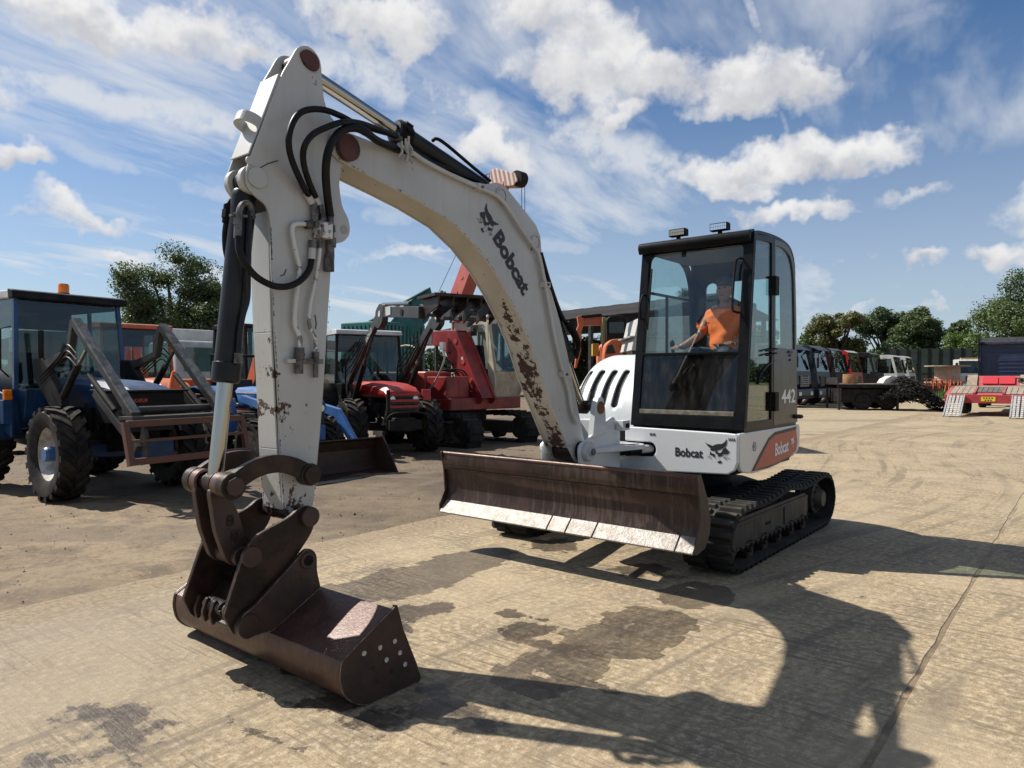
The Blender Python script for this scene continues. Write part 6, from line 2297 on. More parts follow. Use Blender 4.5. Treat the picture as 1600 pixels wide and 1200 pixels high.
MB().cyl((2.35, -.645, 2.72), (2.35, -.53, 2.72), .06, 18).build('tube_end', C_black, rt, smooth=30)

# ---- compact blue tractor with bucket, mostly behind the excavator arm
f3 = Vector((.76, -.65, 0)).normalized()
nh = tractor('tractor', 'compact blue tractor with a front bucket, half hidden behind the excavator arm', (-3.85, 12.35, -.005), f3, C_blue2, C_rim, hood_z=(.85, 1.42), hood_w=.66, cab=False, track=1.3, fr=.45, rr=.66, wb=1.75, hood_front=.60)
MB().bx(-1.25, .45, -.338, -.331, 1.30, 1.33).build('pale_stripe', C_white, nh)
for s_ in (1, -1):
    y = s_ * .48
    la = MB()
    la.prism(roundpoly([(-.75, 1.15), (-.75, 1.28), (.75, 1.05), (1.30, .45), (1.22, .32), (.65, .90)], .03), y - .04, y + .04, 'Y')
    la.build('loader_arm', C_blue2, nh, bevel=.008)
rl = MB()
rl.tube([(-1.9, -.45, 1.2), (-1.95, -.45, 2.0), (-1.95, .45, 2.0), (-1.9, .45, 1.2)], .035, 8)
rl.build('roll_bar', C_black, nh, smooth=30)
MB().prism(roundpoly([(-1.7, 1.10), (-1.25, 1.10), (-1.25, 1.18), (-1.58, 1.2), (-1.66, 1.55), (-1.74, 1.54)], .03), -.22, .22, 'Y').build('seat', C_seat, nh, bevel=.02)
bkt = MB()
bp = [(1.55, .60), (1.36, .55), (1.30, .40), (1.30, .16), (1.40, .03), (1.95, .0)]
bi = [(1.55, .58), (1.38, .535), (1.32, .39), (1.32, .17), (1.41, .05), (1.95, .012)]
bkt.prism(bp + bi[::-1], -.80, .76, 'Y')
bo = bkt.build('loader_bucket', M_bucketside, nh, bevel=.003)
for y in (-.80, .76):
    MB().prism([(1.58, .61), (1.34, .56), (1.28, .40), (1.28, .14), (1.40, .0), (1.97, .0)], y - .01, y + .01, 'Y').build('bucket_side', M_bucketside, bo)
MB().bx(1.80, 1.97, -.81, .77, .0, .02).build('cutting_lip', M_edge, bo)
cone = thing('traffic_cone', 'orange traffic cone standing on the pale blue mudguard', 'traffic cone', wd(272, 612, 13.2))
MB().lathe([(.13, .03), (.035, .38), (.001, .39)], (0, 0, 0), 'Z', 20).build('cone_body', mat('cone_orange', (.80, .15, .03), .5), cone, smooth=40)
MB().bx(-.17, .17, -.17, .17, 0, .035).build('cone_base', C_black, cone, bevel=.01)

# ---- orange tractor behind the blue one
ot = tractor('tractor', 'orange roofed tractor standing behind the blue loader tractor', (-7.35, 14.9, -.005), Vector((.75, -.66, 0)), C_orange, C_rim, roofm=C_orange, cabz=(1.5, 2.68), cab_over=.08)

# ---- simple tracked or wheeled diggers
def digger(name, label, loc, fwd, body, cabm, wheels=False, cabz=(1.1, 2.72), tail=1.5, roofm=None, hw=1.0):
    t = thing(name, label, 'digger', loc, math.atan2(fwd[1], fwd[0]))
    small = [(p[0] * 1.0, p[1] * 1.05) for p in belt_path]
    for s_ in (1, -1):
        y0, y1 = (.62, 1.0) if s_ > 0 else (-1.0, -.62)
        cpth = [(x, z) for x, z in small]
        mb = MB()
        cp = closed_path(cpth, 3)
        n = len(cp)
        cen = sum(cp, Vector((0, 0))) / n
        inn = [cen + (p - cen) * .88 for p in cp]
        mb.ring([tuple(p) for p in cp], [tuple(p) for p in inn], y0, y1, 'Y')
        cum = 0
        for i in range(n):
            cum += (cp[i] - cp[i - 1]).length
            if cum > .14:
                cum = 0
                d = (cp[(i + 1) % n] - cp[i - 1]).normalized()
                nn = (cp[i] - cen).normalized()
                q = cp[i] + nn * .012
                mb.bar((q.x, y0 + .01, q.y), (q.x, y1 - .01, q.y), .05, .04, (nn.x, 0, nn.y))
        to = mb.build('rubber_track', M_rubber, t, smooth=30)
        for x in (1.12, .4, -.3, -1.15):
            wheel_disc((x, (y0 + y1) / 2 + s_ * .05, .29 if abs(x) > 1 else .16), .22 if abs(x) > 1 else .11, .26, M_frame, to, 'track_wheel', 6, 20, s_)
        MB().bx(-.9, .9, y0 + .05, y1 - .05, .18, .40).build('track_frame', M_frame, to)
    MB().lathe([(.001, .45), (.55, .45), (.55, .72), (.001, .72)], (0, 0, 0), 'Z', 28).build('slew_ring', C_black, t, smooth=30)
    d = MB()
    d.prism(roundpoly([(.85, -hw), (.95, -.3), (.95, .8), (.85, hw), (-.6, hw), (-tail, .5), (-tail - .1, 0), (-tail, -.5), (-.6, -hw)], .12), .72, 1.0, 'Z')
    d.build('deck', body, t, bevel=.02)
    h = MB()
    h.prism(roundpoly([(-.45, -hw), (-.45, hw), (-.8, hw), (-tail - .02, .55), (-tail - .12, 0), (-tail - .02, -.55), (-.8, -hw)], .15), 1.0, 1.55, 'Z')
    h.build('engine_cover', body, t, bevel=.08, seg=4)
    b = MB()
    b.bx(-.45, .80, .02, .98, 1.0, cabz[0] + .25)
    b.build('cab_base', cabm, t, bevel=.02)
    c_ = bpy.data.objects.new('cab', None)
    COL.objects.link(c_)
    c_.parent = t
    c_.location = (0, .5, 0)
    cab_frame(c_, -.45, .85, .48, cabz[0] + .1, cabz[1], cabm, .07, .12, roofm, .09, .02)
    return t


def box_boom(parent, pts, w, h, material, name='boom', y=0.0):
    mb = MB()
    for i in range(len(pts) - 1):
        a, b = Vector((pts[i][0], y, pts[i][1])), Vector((pts[i + 1][0], y, pts[i + 1][1]))
        h0 = h if not isinstance(h, (list, tuple)) else h[i]
        h1 = h if not isinstance(h, (list, tuple)) else h[i + 1]
        mb.bar(a, b, w, h0, (0, 0, 1), w2=w, h2=h1)
    return mb.build(name, material, parent, bevel=.01)


od = digger('digger', 'small orange tracked digger with rounded black cab frame and beacon', (-6.35, 15.6, -.005), Vector((.80, -.60, 0)), C_orange, C_black, cabz=(1.15, 2.66))
beacon(od, .25, .15, 2.76, .07, .13)
box_boom(od, [(.95, 1.0), (1.55, 2.2), (2.1, 2.9), (2.9, 2.4)], .20, [.25, .30, .28, .2], C_orange)
MB().cyl((1.15, -.15, .95), (1.85, -.15, 2.1), .05, 12).build('boom_cylinder', C_black, od, smooth=30)

# ---- red crawler crane with a cream cab
f4 = Vector((.72, -.69, 0)).normalized()
CRX = Vector((-1.38, 17.6, 0))
cr = thing('crane', 'faded red tracked crane with a cream cab and tall coral telescopic boom', 'crane', CRX + Vector((0, 0, -.005)), math.atan2(f4.y, f4.x))
for s_ in (1, -1):
    y0, y1 = (.72, 1.18) if s_ > 0 else (-1.18, -.72)
    cp = closed_path([(x * 1.15, z * 1.25) for x, z in [(-1.2, 0), (-1.45, .1), (-1.52, .28), (-1.4, .5), (-1.1, .56), (0, .54), (1.1, .56), (1.38, .48), (1.5, .28), (1.4, .06), (1.1, 0), (0, 0)]], 5)
    cen = sum(cp, Vector((0, 0))) / len(cp)
    mb = MB()
    mb.ring([tuple(p) for p in cp], [tuple(cen + (p - cen) * .88) for p in cp], y0, y1, 'Y')
    n = len(cp)
    cum = 0
    for i in range(n):
        cum += (cp[i] - cp[i - 1]).length
        if cum > .17:
            cum = 0
            nn = (cp[i] - cen).normalized()
            q = cp[i] + nn * .015
            mb.bar((q.x, y0 + .01, q.y), (q.x, y1 - .01, q.y), .13, .05, (nn.x, 0, nn.y))
    to = mb.build('crawler_track', M_rubber, cr, smooth=30)
    for x in (1.32, .5, -.4, -1.3):
        wheel_disc((x, (y0 + y1) / 2 + s_ * .06, .36 if abs(x) > 1 else .2), .27 if abs(x) > 1 else .13, .30, M_frame, to, 'track_wheel', 8, 20, s_)
    MB().bx(-1.1, 1.1, y0 + .06, y1 - .06, .22, .50).build('track_frame', M_frame, to)
MB().lathe([(.001, .55), (.75, .55), (.75, .85), (.001, .85)], (0, 0, 0), 'Z', 28).build('slew_ring', C_black, cr, smooth=30)
MB().prism(roundpoly([(1.1, -1.15), (1.1, 1.2), (-1.9, 1.2), (-2.0, 0), (-1.9, -1.15)], .1), .82, 1.10, 'Z').build('deck', C_crane, cr, bevel=.02)
MB().bx(-1.9, .2, -1.15, -.35, 1.10, 1.72).build('engine_cover', C_coral, cr, bevel=.05, seg=3)
MB().bx(.25, .95, -1.15, -.45, 1.10, 1.60).build('tool_locker', C_crane, cr, bevel=.02)
for k in range(2):
    MB().bx(.952, .960, -1.10 + k * .33, -.80 + k * .33, 1.15, 1.55).build('locker_door', C_crane, cr, bevel=.003)
r12 = random.Random(9)
for k in range(9):
    a = Vector((r12.uniform(.1, 1.0), r12.uniform(-.4, .1), r12.uniform(1.1, 1.4)))
    b = a + Vector((r12.uniform(-.9, -.2), r12.uniform(-.4, .3), r12.uniform(.2, 1.0)))
    MB().tube(smoothpath([a, (a + b) / 2 + Vector((.1, .1, .2)), b], 5), .018, 6).build('hydraulic_hose', M_hose, cr, smooth=40)
MB().cyl((-.6, -.75, 1.72), (-.6, -.75, 2.05), .14, 18).build('air_cleaner', C_black, cr, smooth=30)
MB().bx(-1.7, -.9, -1.155, -1.15, 1.2, 1.62).build('side_louvre', C_black, cr)
for k in range(6):
    MB().bx(-1.68, -.92, -1.165, -1.155, 1.22 + k * .065, 1.25 + k * .065).build('louvre_slat', C_crane, cr)
# leaning mast plates and top box
for y in (-.30, .10):
    MB().prism(roundpoly([(1.15, .95), (1.28, 1.10), (.35, 2.72), (-.9, 2.74), (-.9, 2.38), (-.15, 2.36), (.75, 1.05)], .04), y - .035, y + .035, 'Y').build('mast_plate', C_crane, cr, bevel=.01)
MB().prism([(.30, 2.72), (-.85, 2.74), (-.85, 2.70), (.28, 2.68)], -.27, .07, 'Y').build('mast_cover', C_crane, cr)
MB().prism([(1.24, 1.10), (.34, 2.68), (.30, 2.66), (1.20, 1.08)], -.27, .07, 'Y').build('mast_front', C_crane, cr)
for x, z in ((.35, 2.45), (.62, 1.95), (.9, 1.5)):
    MB().cyl((x, -.335, z), (x, -.35, z), .06, 16).build('mast_pin', C_coral, cr, smooth=30)
MB().bx(.55, .62, -.338, -.336, 2.0, 2.07).build('label_plate', C_white, cr)
b0 = Vector((-.05, -.10, 2.60))
# telescopic boom: three nested boxes and the sheave head
hd = wd(792, 272, 17.6)
Mi = Matrix.Rotation(-math.atan2(f4.y, f4.x), 4, 'Z')
hl_ = Mi @ (hd - CRX)
bs0 = Mi @ (wd(706, 500, 17.9) - CRX)
dv = (hl_ - bs0)
sdv = Vector((0, 1, 0))
for k, (t0, t1, w) in enumerate(((0.0, .62, .42), (.55, .86, .34), (.80, .97, .27))):
    so_ = MB().bar(bs0 + dv * t0, bs0 + dv * t1, w * .85, w * 1.05, (1, 0, 0))
    s__ = so_.build('boom_section', C_coral, cr, bevel=.01)
    if k == 0:
        u_ = (dv.cross(Vector((1, 0, 0)))).normalized()
        for j in range(6):
            c = bs0 + dv * (.08 + j * .10)
            for sg_ in (1, -1):
                MB().cyl(c + u_ * sg_ * w * .42, c + u_ * sg_ * w * .455, .05, 14).build('boom_boss', C_coral, s__, smooth=30)
strp = mat('red_white_stripes', (.6, .5, .45), .6)
hdm = bpy.data.materials.new('striped_head')
hdm.use_nodes = True
t_ = NT(hdm.node_tree)
o_ = t_.new('ShaderNodeTexCoord').outputs['Object']
xx, yy, zz = t_.xyz(o_)
k_ = t_.m('GREATER_THAN', t_.m('SINE', t_.m('MULTIPLY', t_.m('ADD', xx, t_.m('MULTIPLY', zz, .25)), 44.0)), 0.0)
t_.put(t_.n['Principled BSDF'].inputs['Base Color'], t_.mix(t_.m('MULTIPLY', k_, .85), (.62, .52, .46), (.28, .10, .07)))
t_.n['Principled BSDF'].inputs['Roughness'].default_value = .7
hx0 = hl_.x
hb_ = MB()
hb_.prism(roundpoly([(hx0 - .45, hl_.z + .12), (hx0 - .42, hl_.z - .25), (hx0 + .35, hl_.z - .38), (hx0 + .50, hl_.z - .28), (hx0 + .42, hl_.z - .08), (hx0 - .30, hl_.z + .18)], .05), hl_.y - .16, hl_.y + .16, 'Y')
hbo = hb_.build('boom_head', hdm, cr, bevel=.01)
MB().cyl((hx0 + .42, hl_.y - .12, hl_.z - .20), (hx0 + .42, hl_.y + .12, hl_.z - .20), .19, 22).build('sheave', C_black, hbo, smooth=30)
rl = MB()
for k in range(3):
    q = Vector((hx0 - .5 - k * .12, hl_.y - .1, hl_.z + .08))
    rl.tube([q, q + Vector((-.05, 0, -.35))], .012, 5)
rl.tube([Vector((hx0 - .85, hl_.y - .1, hl_.z + .10)), Vector((hx0 - .45, hl_.y - .1, hl_.z + .10)), Vector((hx0 - .45, hl_.y - .1, hl_.z - .25))], .012, 5)
rl.build('head_rail', C_black, hbo)
for dx_ in (.50, .60):
    MB().tube([(hx0 + dx_, hl_.y, hl_.z - .2), (hx0 + dx_ + .01, hl_.y, hl_.z - 1.6)], .008, 5).build('hoist_rope', C_black, cr)
# cream cab, leaning forward, on the left of the deck
cc = bpy.data.objects.new('cab', None)
COL.objects.link(cc)
cc.parent = cr
cc.location = (.35, .68, 0)
cbm = MB()
side_p = roundpoly([(-.75, 1.0), (.60, 1.0), (.86, 1.35), (.58, 3.02), (-.62, 3.02)], [.02, .1, .1, .1, .1], 4)
side_i = roundpoly([(-.10, 1.95), (.30, 1.60), (.66, 1.62), (.46, 2.86), (-.02, 2.86)], [.05, .05, .08, .08, .05], 4)
for y in (-.50, .46):
    MB().ring(side_p, side_i, y, y + .04, 'Y').build('cab_side', C_cream, cc, bevel=.008)
    MB().prism(side_i, y + .018, y + .024, 'Y').build('window', G_bg, cc)
fo = roundpoly([(-.50, 1.0), (.50, 1.0), (.50, 3.0), (-.50, 3.0)], [.03, .03, .08, .08])
fi = roundpoly([(-.42, 1.72), (.42, 1.72), (.42, 2.88), (-.42, 2.88)], [.03, .03, .08, .08])
fm = MB().ring(fo, fi, -.03, .02, 'X')
fm.v = [(x + .86 - max(0, (z - 1.35)) * .168 - max(0, 1.35 - z) * .74, y, z) for x, y, z in fm.v]
fm.build('cab_front', C_cream, cc, bevel=.006)
fg = MB().prism(fi, -.005, .001, 'X')
fg.v = [(x + .86 - (z - 1.35) * .168, y, z) for x, y, z in fg.v]
fg.build('windscreen', G_bg, cc)
MB().bx(-.66, .60, -.52, .52, 3.0, 3.07).build('cab_roof', C_cream, cc, bevel=.03, seg=3)
rw_ = MB().ring(roundpoly([(-.5, 1.0), (.5, 1.0), (.5, 3.0), (-.5, 3.0)], [.03, .03, .08, .08]), roundpoly([(-.4, 2.0), (.4, 2.0), (.4, 2.85), (-.4, 2.85)], [.03, .03, .08, .08]), -.75, -.71, 'X')
rw_.build('cab_rear', C_cream, cc)
MB().prism(roundpoly([(-.45, 1.05), (.1, 1.05), (.1, 1.75), (-.25, 1.8), (-.32, 2.4), (-.45, 2.4)], .04), -.25, .25, 'Y').build('seat', mat('dark_blue_seat', (.02, .03, .06), .8), cc, bevel=.02)
rk = MB()
for y in (-.5, .5):
    rk.tube([(-.6, y, 3.06), (-.6, y, 3.28), (.5, y, 3.28), (.5, y, 3.06)], .014, 6)
for x in (-.6, -.2, .2, .5):
    rk.tube([(x, -.5, 3.28), (x, .5, 3.28)], .012, 6)
    rk.tube([(x, -.5, 3.17), (x, .5, 3.17)], .012, 6)
rk.build('roof_rack', C_rustframe, cc)
MB().cyl((-.35, -.56, 2.4), (-.30, -.56, 3.0), .07, 16).build('exhaust_pipe', C_alu, cr, smooth=30)
ps = MB()
ps.tube(smoothpath([Vector((-.1, -1.2, 1.15)), Vector((.5, -1.22, 1.35)), Vector((.95, -1.22, 1.95)), Vector((.9, -1.22, 2.3))], 5), .02, 8)
ps.bx(.84, .96, -1.26, -1.18, 2.2, 2.38)
ps.build('mirror_arm', C_alu, cr, smooth=40)
gr_ = MB()
gr_.tube(smoothpath([Vector((-1.2, -.9, 1.72)), Vector((-1.2, -.9, 2.3)), Vector((-.5, -.9, 2.3)), Vector((-.45, -.9, 1.75)), Vector((-.3, -.95, 1.5))], 4), .02, 8)
gr_.build('hand_rail', C_cream, cr, smooth=40)

# ---- teal crane further back: jib tip and ribbed body, stay rope
te = thing('crane', 'teal green crane whose pointed jib tip shows above the red machine', 'crane', (-3.6, 21.5, 0), R(-35))
Mt = Matrix.Rotation(R(35), 4, 'Z')


def tl_(x, y, d):
    return Mt @ (wd(x, y, d) - Vector((-3.6, 21.5, 0)))


a, b = tl_(612, 500, 21.5), tl_(676, 462, 21.5)
jb = MB()
q = [tl_(596, 520, 21.5), tl_(632, 476, 21.5), tl_(672, 448, 21.5), tl_(678, 470, 21.5), tl_(670, 500, 21.5), tl_(610, 560, 21.5)]
yv = (tl_(640, 500, 22.0) - tl_(640, 500, 21.5))
jb.add(q + [p + yv for p in q], [tuple(range(6)), tuple(range(11, 5, -1))] + [(i, (i + 1) % 6, (i + 1) % 6 + 6, i + 6) for i in range(6)])
jb.build('jib', C_teal, te, bevel=.01)
MB().tube([tl_(560, 512, 21.4), tl_(668, 452, 21.4)], .04, 8).build('jib_tube', C_teal, te)
MB().bx(-1.2, .4, -1.0, 1.0, .9, 3.2).build('engine_housing', C_teal, te, bevel=.03)
for k in range(12):
    MB().bx(.40, .43, -.95 + k * .16, -.88 + k * .16, 1.0, 3.1).build('housing_rib', C_teal, te)
for k in range(8):
    MB().bx(-1.1 + k * .18, -1.03 + k * .18, -1.03, -1.0, 1.0, 3.1).build('housing_rib', C_teal, te)
MB().bx(-1.4, 1.6, -1.1, 1.1, .55, .9).build('chassis', C_black, te, bevel=.02)
for x in (-.9, 1.0):
    for s_ in (1, -1):
        tyre(te, (x, s_ * .95, .5), .5, .35, s_, C_rim, 0)
MB().tube([tl_(681, 466, 21.5), tl_(713, 397, 21.5)], .008, 4).build('stay_rope', C_black, te)

# ---- white lorry with red curtain side, behind the tractors
lo = thing('lorry', 'white roofed lorry with a red curtain side, behind the orange digger', 'lorry', (-12.4, 25.0, 0), R(-40))
MB().bx(-4.0, 1.4, -1.2, 1.2, 3.05, 3.22).build('box_roof', C_white, lo, bevel=.04)
MB().bx(-4.0, 1.4, -1.18, 1.18, 1.1, 3.05).build('side_curtain', C_redcurt, lo, bevel=.02)
MB().bx(1.4, 1.5, -1.22, 1.22, 1.0, 3.2).build('headboard', C_white, lo, bevel=.02)
for k in range(6):
    MB().bx(-3.9 + k * .9, -3.84 + k * .9, -1.205, -1.18, 1.1, 3.05).build('curtain_strap', C_white, lo)
MB().bx(-4.0, 4.0, -1.0, 1.0, .75, 1.1).build('chassis', C_black, lo)
MB().bx(1.9, 3.9, -1.2, 1.2, .8, 2.7).build('lorry_cab', C_white, lo, bevel=.1, seg=3)
pane(lo, [(3.91, -1.0, 1.75), (3.91, 1.0, 1.75), (3.91, .95, 2.5), (3.91, -.95, 2.5)], 'windscreen')
for x in (-2.8, -1.8, 3.0):
    for s_ in (1, -1):
        tyre(lo, (x, s_ * 1.0, .5), .5, .3, s_, C_rim, 0)

# ---- orange wheeled digger by the shed, pale hopper beside it
wdg = thing('digger', 'bright orange digger with a dark cab and folded boom, in front of the shed', 'digger', (3.15, 19.6, -.02), R(172))
D0 = Vector((3.15, 19.6, -.02))
Md = Matrix.Rotation(-R(172), 4, 'Z')


def dl(x, y, d=19.6):
    return Md @ (wd(x, y, d) - D0)


def plate_px(pts, d, th, name, material, parent, Mx=None, O_=None, bevel=.01, smooth=None):
    f = (lambda p: Mx @ (p - O_)) if Mx is not None else (lambda p: p)
    q = [f(wd(x, y, d)) for x, y in pts]
    w_ = [f(wd(x, y, d) + Vector((0, th, 0))) for x, y in pts]
    k = len(q)
    return MB().add(q + w_, [tuple(range(k)), tuple(range(2 * k - 1, k - 1, -1))] + [(i, (i + 1) % k, (i + 1) % k + k, i + k) for i in range(k)]).build(name, material, parent, bevel=bevel, smooth=smooth)


plate_px([(902, 494), (911, 493), (913, 505), (908, 520), (908, 548), (901, 575), (898, 575), (902, 540), (899, 520), (904, 508)], 19.4, .22, 'dipper_arm', C_orange, wdg, Md, D0)
plate_px([(907, 496), (938, 492), (945, 497), (940, 508), (912, 508)], 19.5, .24, 'boom', C_orange, wdg, Md, D0)
plate_px([(908, 493), (940, 490), (941, 494), (909, 497)], 19.4, .12, 'boom_cylinder', C_black, wdg, Md, D0, .003)
plate_px([(941, 496), (947, 496), (947, 560), (941, 560)], 19.3, .12, 'cab_pillar', mat('yellow_pillar', (.35, .30, .10), .6), wdg, Md, D0)
plate_px(roundpoly([(948, 499), (954, 493), (974, 493), (979, 499), (979, 535), (948, 535)], 3), 19.0, 1.3, 'cab', C_black, wdg, Md, D0, .02)
plate_px([(952, 503), (975, 503), (975, 521), (952, 521)], 18.97, .02, 'cab_window', G_bg, wdg, Md, D0, 0)
plate_px(roundpoly([(944, 552), (947, 538), (955, 530), (990, 528), (998, 540), (998, 600), (944, 600)], 4), 18.6, 1.8, 'counterweight', C_orange, wdg, Md, D0, .04)
plate_px([(946, 552), (950, 540), (957, 538), (962, 552)], 18.57, .03, 'cooling_grille', C_grille, wdg, Md, D0, .003)
lettering('CASE', Md @ (wd(969, 544, 18.56) - D0), Md @ Vector((1, 0, 0)), (0, 0, 1), .10, C_grille, wdg, .9, .01)
plate_px([(926, 537), (936, 537), (936, 556), (926, 556)], 19.6, .3, 'tool_box', mat('yellow_box', (.42, .27, .02), .6), wdg, Md, D0)
for x in (905, 990):
    p = dl(x, 640, 19.6)
    for s_ in (1, -1):
        tyre(wdg, (p.x, s_ * .85, .5), .5, .35, s_, C_rim, 0)
MB().bx(-1.4, 1.4, -.8, .8, .5, 1.0).build('chassis', C_black, wdg, bevel=.02)

hp_ = thing('hopper', 'pale grey sloping sided hopper between the orange digger and the cab', 'hopper', (3.2, 16.4, 0))
g_ = MB()
a = [(2.62 - 3.2, 2.17), (2.78 - 3.2, 2.88), (4.1 - 3.2, 2.93), (4.3 - 3.2, 2.12)]
g_.prism(a, -.8, .8, 'Y')
g_.build('hopper_body', mat('pale_grey_sheet', (.42, .41, .39), .6, col2=(.34, .33, .31), ns=3), hp_, bevel=.01)
MB().bx(-.62, 1.15, -.85, .85, 2.46, 2.49).build('seam_band', C_alu, hp_)
lg_ = MB()
for x in (-.5, 1.0):
    for y in (-.7, .7):
        lg_ = MB().bx(x - .05, x + .05, y - .05, y + .05, 0, 2.2)
        lg_.build('leg', C_grey, hp_)
# ================================================================ right side: row of lorries, trailer, scrap
def truck(label, loc, fwd, body, w=2.45, top=3.1, grille=True, name='lorry_cab_unit', glassm=None, lamp=True, roof=None, visor=False, dark=None, vee=False, group=None):
    t = thing('lorry', label, 'lorry', loc, math.atan2(fwd[1], fwd[0]), group)
    hw = w / 2
    sidep = roundpoly([(-1.95, .95), (-.1, .95), (.06, 1.2), (.0, 1.85), (-.28, top - .12), (-.5, top), (-1.9, top), (-1.95, top - .1)], [.05, .05, .1, .1, .15, .1, .1, .05], 3)
    sidei = roundpoly([(-1.25, 1.85), (-.20, 1.85), (-.40, top - .35), (-1.2, top - .35)], .06, 3)
    c = MB()
    for s_ in (1, -1):
        y0_, y1_ = sorted((s_ * hw, s_ * (hw - .04)))
        so_ = [(x, z) for x, z in sidep]
        m = MB()
        m.prism([(-1.95, .95), (-.1, .95), (.06, 1.2), (.0, 1.80), (-1.95, 1.80)], y0_, y1_, 'Y')
        m.prism([(-1.95, 1.80), (-1.28, 1.80), (-1.25, top - .30), (-1.95, top - .02)], y0_, y1_, 'Y')
        m.prism([(-.16, 1.80), (.0, 1.80), (-.28, top - .12), (-.42, top - .30)], y0_, y1_, 'Y')
        m.prism([(-1.95, top - .02), (-1.25, top - .30), (-.42, top - .30), (-.28, top - .12), (-.5, top)], y0_, y1_, 'Y')
        m.build('cab_side', body, t, bevel=.01)
        pane(t, [(-1.26, s_ * (hw - .02), 1.8), (-.17, s_ * (hw - .02), 1.8), (-.42, s_ * (hw - .02), top - .30), (-1.26, s_ * (hw - .02), top - .30)], 'side_window', glassm)
        mr = MB()
        mr.tube([(-.1, s_ * hw, top - .35), (.12, s_ * (hw + .15), top - .40), (.12, s_ * (hw + .15), 2.1)], .02, 6)
        mr.bx(.06, .14, s_ * (hw + .15) - .10, s_ * (hw + .15) + .10, 2.05, 2.60)
        mr.build('mirror', C_black, t, bevel=.01)
        MB().bx(-.35, .02, s_ * hw - .02 * s_, s_ * hw + .012 * s_, 1.0, 1.35).build('step_panel', C_black, t)
    MB().prism([(-1.95, top - .06), (-1.9, top), (-.5, top), (-.27, top - .13), (-.30, top - .17), (-.52, top - .05)], -hw + .03, hw - .03, 'Y').build('cab_roof', roof or body, t, bevel=.02)
    MB().bx(-1.97, -1.93, -hw + .03, hw - .03, .95, top - .04).build('cab_rear', body, t)
    MB().prism([(-.12, .96), (.04, 1.2), (-.01, 1.85), (-.05, 1.85), (-.02, 1.2), (-.16, .96)], -hw + .04, hw - .04, 'Y').build('cab_front', body, t, bevel=.01)
    pane(t, [(-.02, -hw + .10, 1.86), (-.02, hw - .10, 1.86), (-.28, hw - .16, top - .14), (-.28, -hw + .16, top - .14)], 'windscreen', glassm)
    if grille:
        g = MB().bx(.03, .06, -hw * .62, hw * .62, 1.05, 1.62).build('grille', C_grille, t, bevel=.01)
        for k in range(5):
            MB().bx(.06, .075, -hw * .58, hw * .58, 1.09 + k * .11, 1.12 + k * .11).build('grille_bar', C_alu if vee else C_black, g)
        if vee:
            v_ = MB()
            v_.bar((.082, -.62, 1.66), (.082, -.42, 1.18), .05, .02, (1, 0, 0))
            v_.bar((.082, .62, 1.66), (.082, .42, 1.18), .05, .02, (1, 0, 0))
            v_.build('front_trim', C_alu, t)
    bu = MB()
    bu.prism(roundpoly([(-.35, .38), (.10, .42), (.14, .62), (.10, .94), (-.35, .94)], .04), -hw, hw, 'Y')
    bu.build('bumper', body if not dark else dark, t, bevel=.02)
    if lamp:
        for s_ in (1, -1):
            MB().bx(.125, .15, s_ * hw * .78 - .20, s_ * hw * .78 + .20, .60, .80).build('headlight', C_lamp, t, bevel=.02)
    if visor:
        MB().prism([(-.20, top - .20), (.02, top - .30), (.04, top - .28), (-.22, top - .12)], -hw * .9, hw * .9, 'Y').build('sun_visor', C_navy if body is not C_red else C_black, t)
    dsh = MB()
    dsh.bx(-.35, -.08, -hw + .1, hw - .1, 1.6, 1.9)
    dsh.bx(-1.4, -.95, .3, .85, 1.4, 2.35)
    dsh.bx(-1.4, -.95, -.85, -.3, 1.4, 2.35)
    dsh.build('cab_interior', C_seat, t, bevel=.03)
    MB().bx(-6.5, -.2, -.42, .42, .70, .95).build('chassis', C_black, t)
    for x in (-.85, -4.6, -5.9):
        for s_ in (1, -1):
            tyre(t, (x, s_ * 1.02, .50), .50, .30, s_, C_rimdark, 0, n=24)
    return t


ff_ = Vector((.77, -.63, 0)).normalized()
row = lambda k: (15.2 + 1.95 * k, 37 + 2.2 * k, 0)
truck('dark navy lorry with a V shaped front trim, nearest the excavator cab', row(0), ff_, C_navy, top=3.25, visor=True, vee=True, roof=C_navy)
truck('tall dark blue lorry with a broad windscreen, second in the row', row(1.05), ff_, C_navy, top=3.3, visor=True, roof=C_grey)
truck('stripped dark lorry cab with its front open, left of the red cab', row(2.1), ff_, C_black, top=3.25, grille=False, lamp=False, roof=C_grey)
truck('bright red lorry cab with a white roof edge in the parked row', row(3.2), ff_, C_red, top=3.2, roof=C_white, dark=C_red)
truck('black lorry cab standing right of the red one', row(4.9), ff_, C_black, top=3.2, roof=C_grey)
truck('white lorry cab just right of the black one', row(6.8), ff_, C_white, top=3.15, dark=C_white)
truck('white lorry cab at the right end of the parked row', row(8.0), ff_, C_white, top=3.15, dark=C_white)
bxw = MB()
wb_ = thing('box_body', 'pale grey lorry box body showing above the row of cabs', 'lorry body', (17.0, 47.5, 0), math.atan2(ff_.y, ff_.x))
MB().bx(-5.0, 0, -1.2, 1.2, 1.1, 3.75).build('box', C_white, wb_, bevel=.03)
MB().bx(-5.0, .05, -1.23, 1.23, 3.72, 3.80).build('roof_rail', C_alu, wb_)
MB().bx(-5.0, 0, -.5, .5, .7, 1.1).build('chassis', C_black, wb_)
for x in (-4, -1):
    for s_ in (1, -1):
        tyre(wb_, (x, s_ * 1.0, .50), .50, .30, s_, C_rimdark, 0, n=24)

truck('white lorry parked behind the blue tractor cab at the far left', (-12.6, 20.0, 0), Vector((.6, -.8, 0)), C_white, top=3.0, dark=C_white)
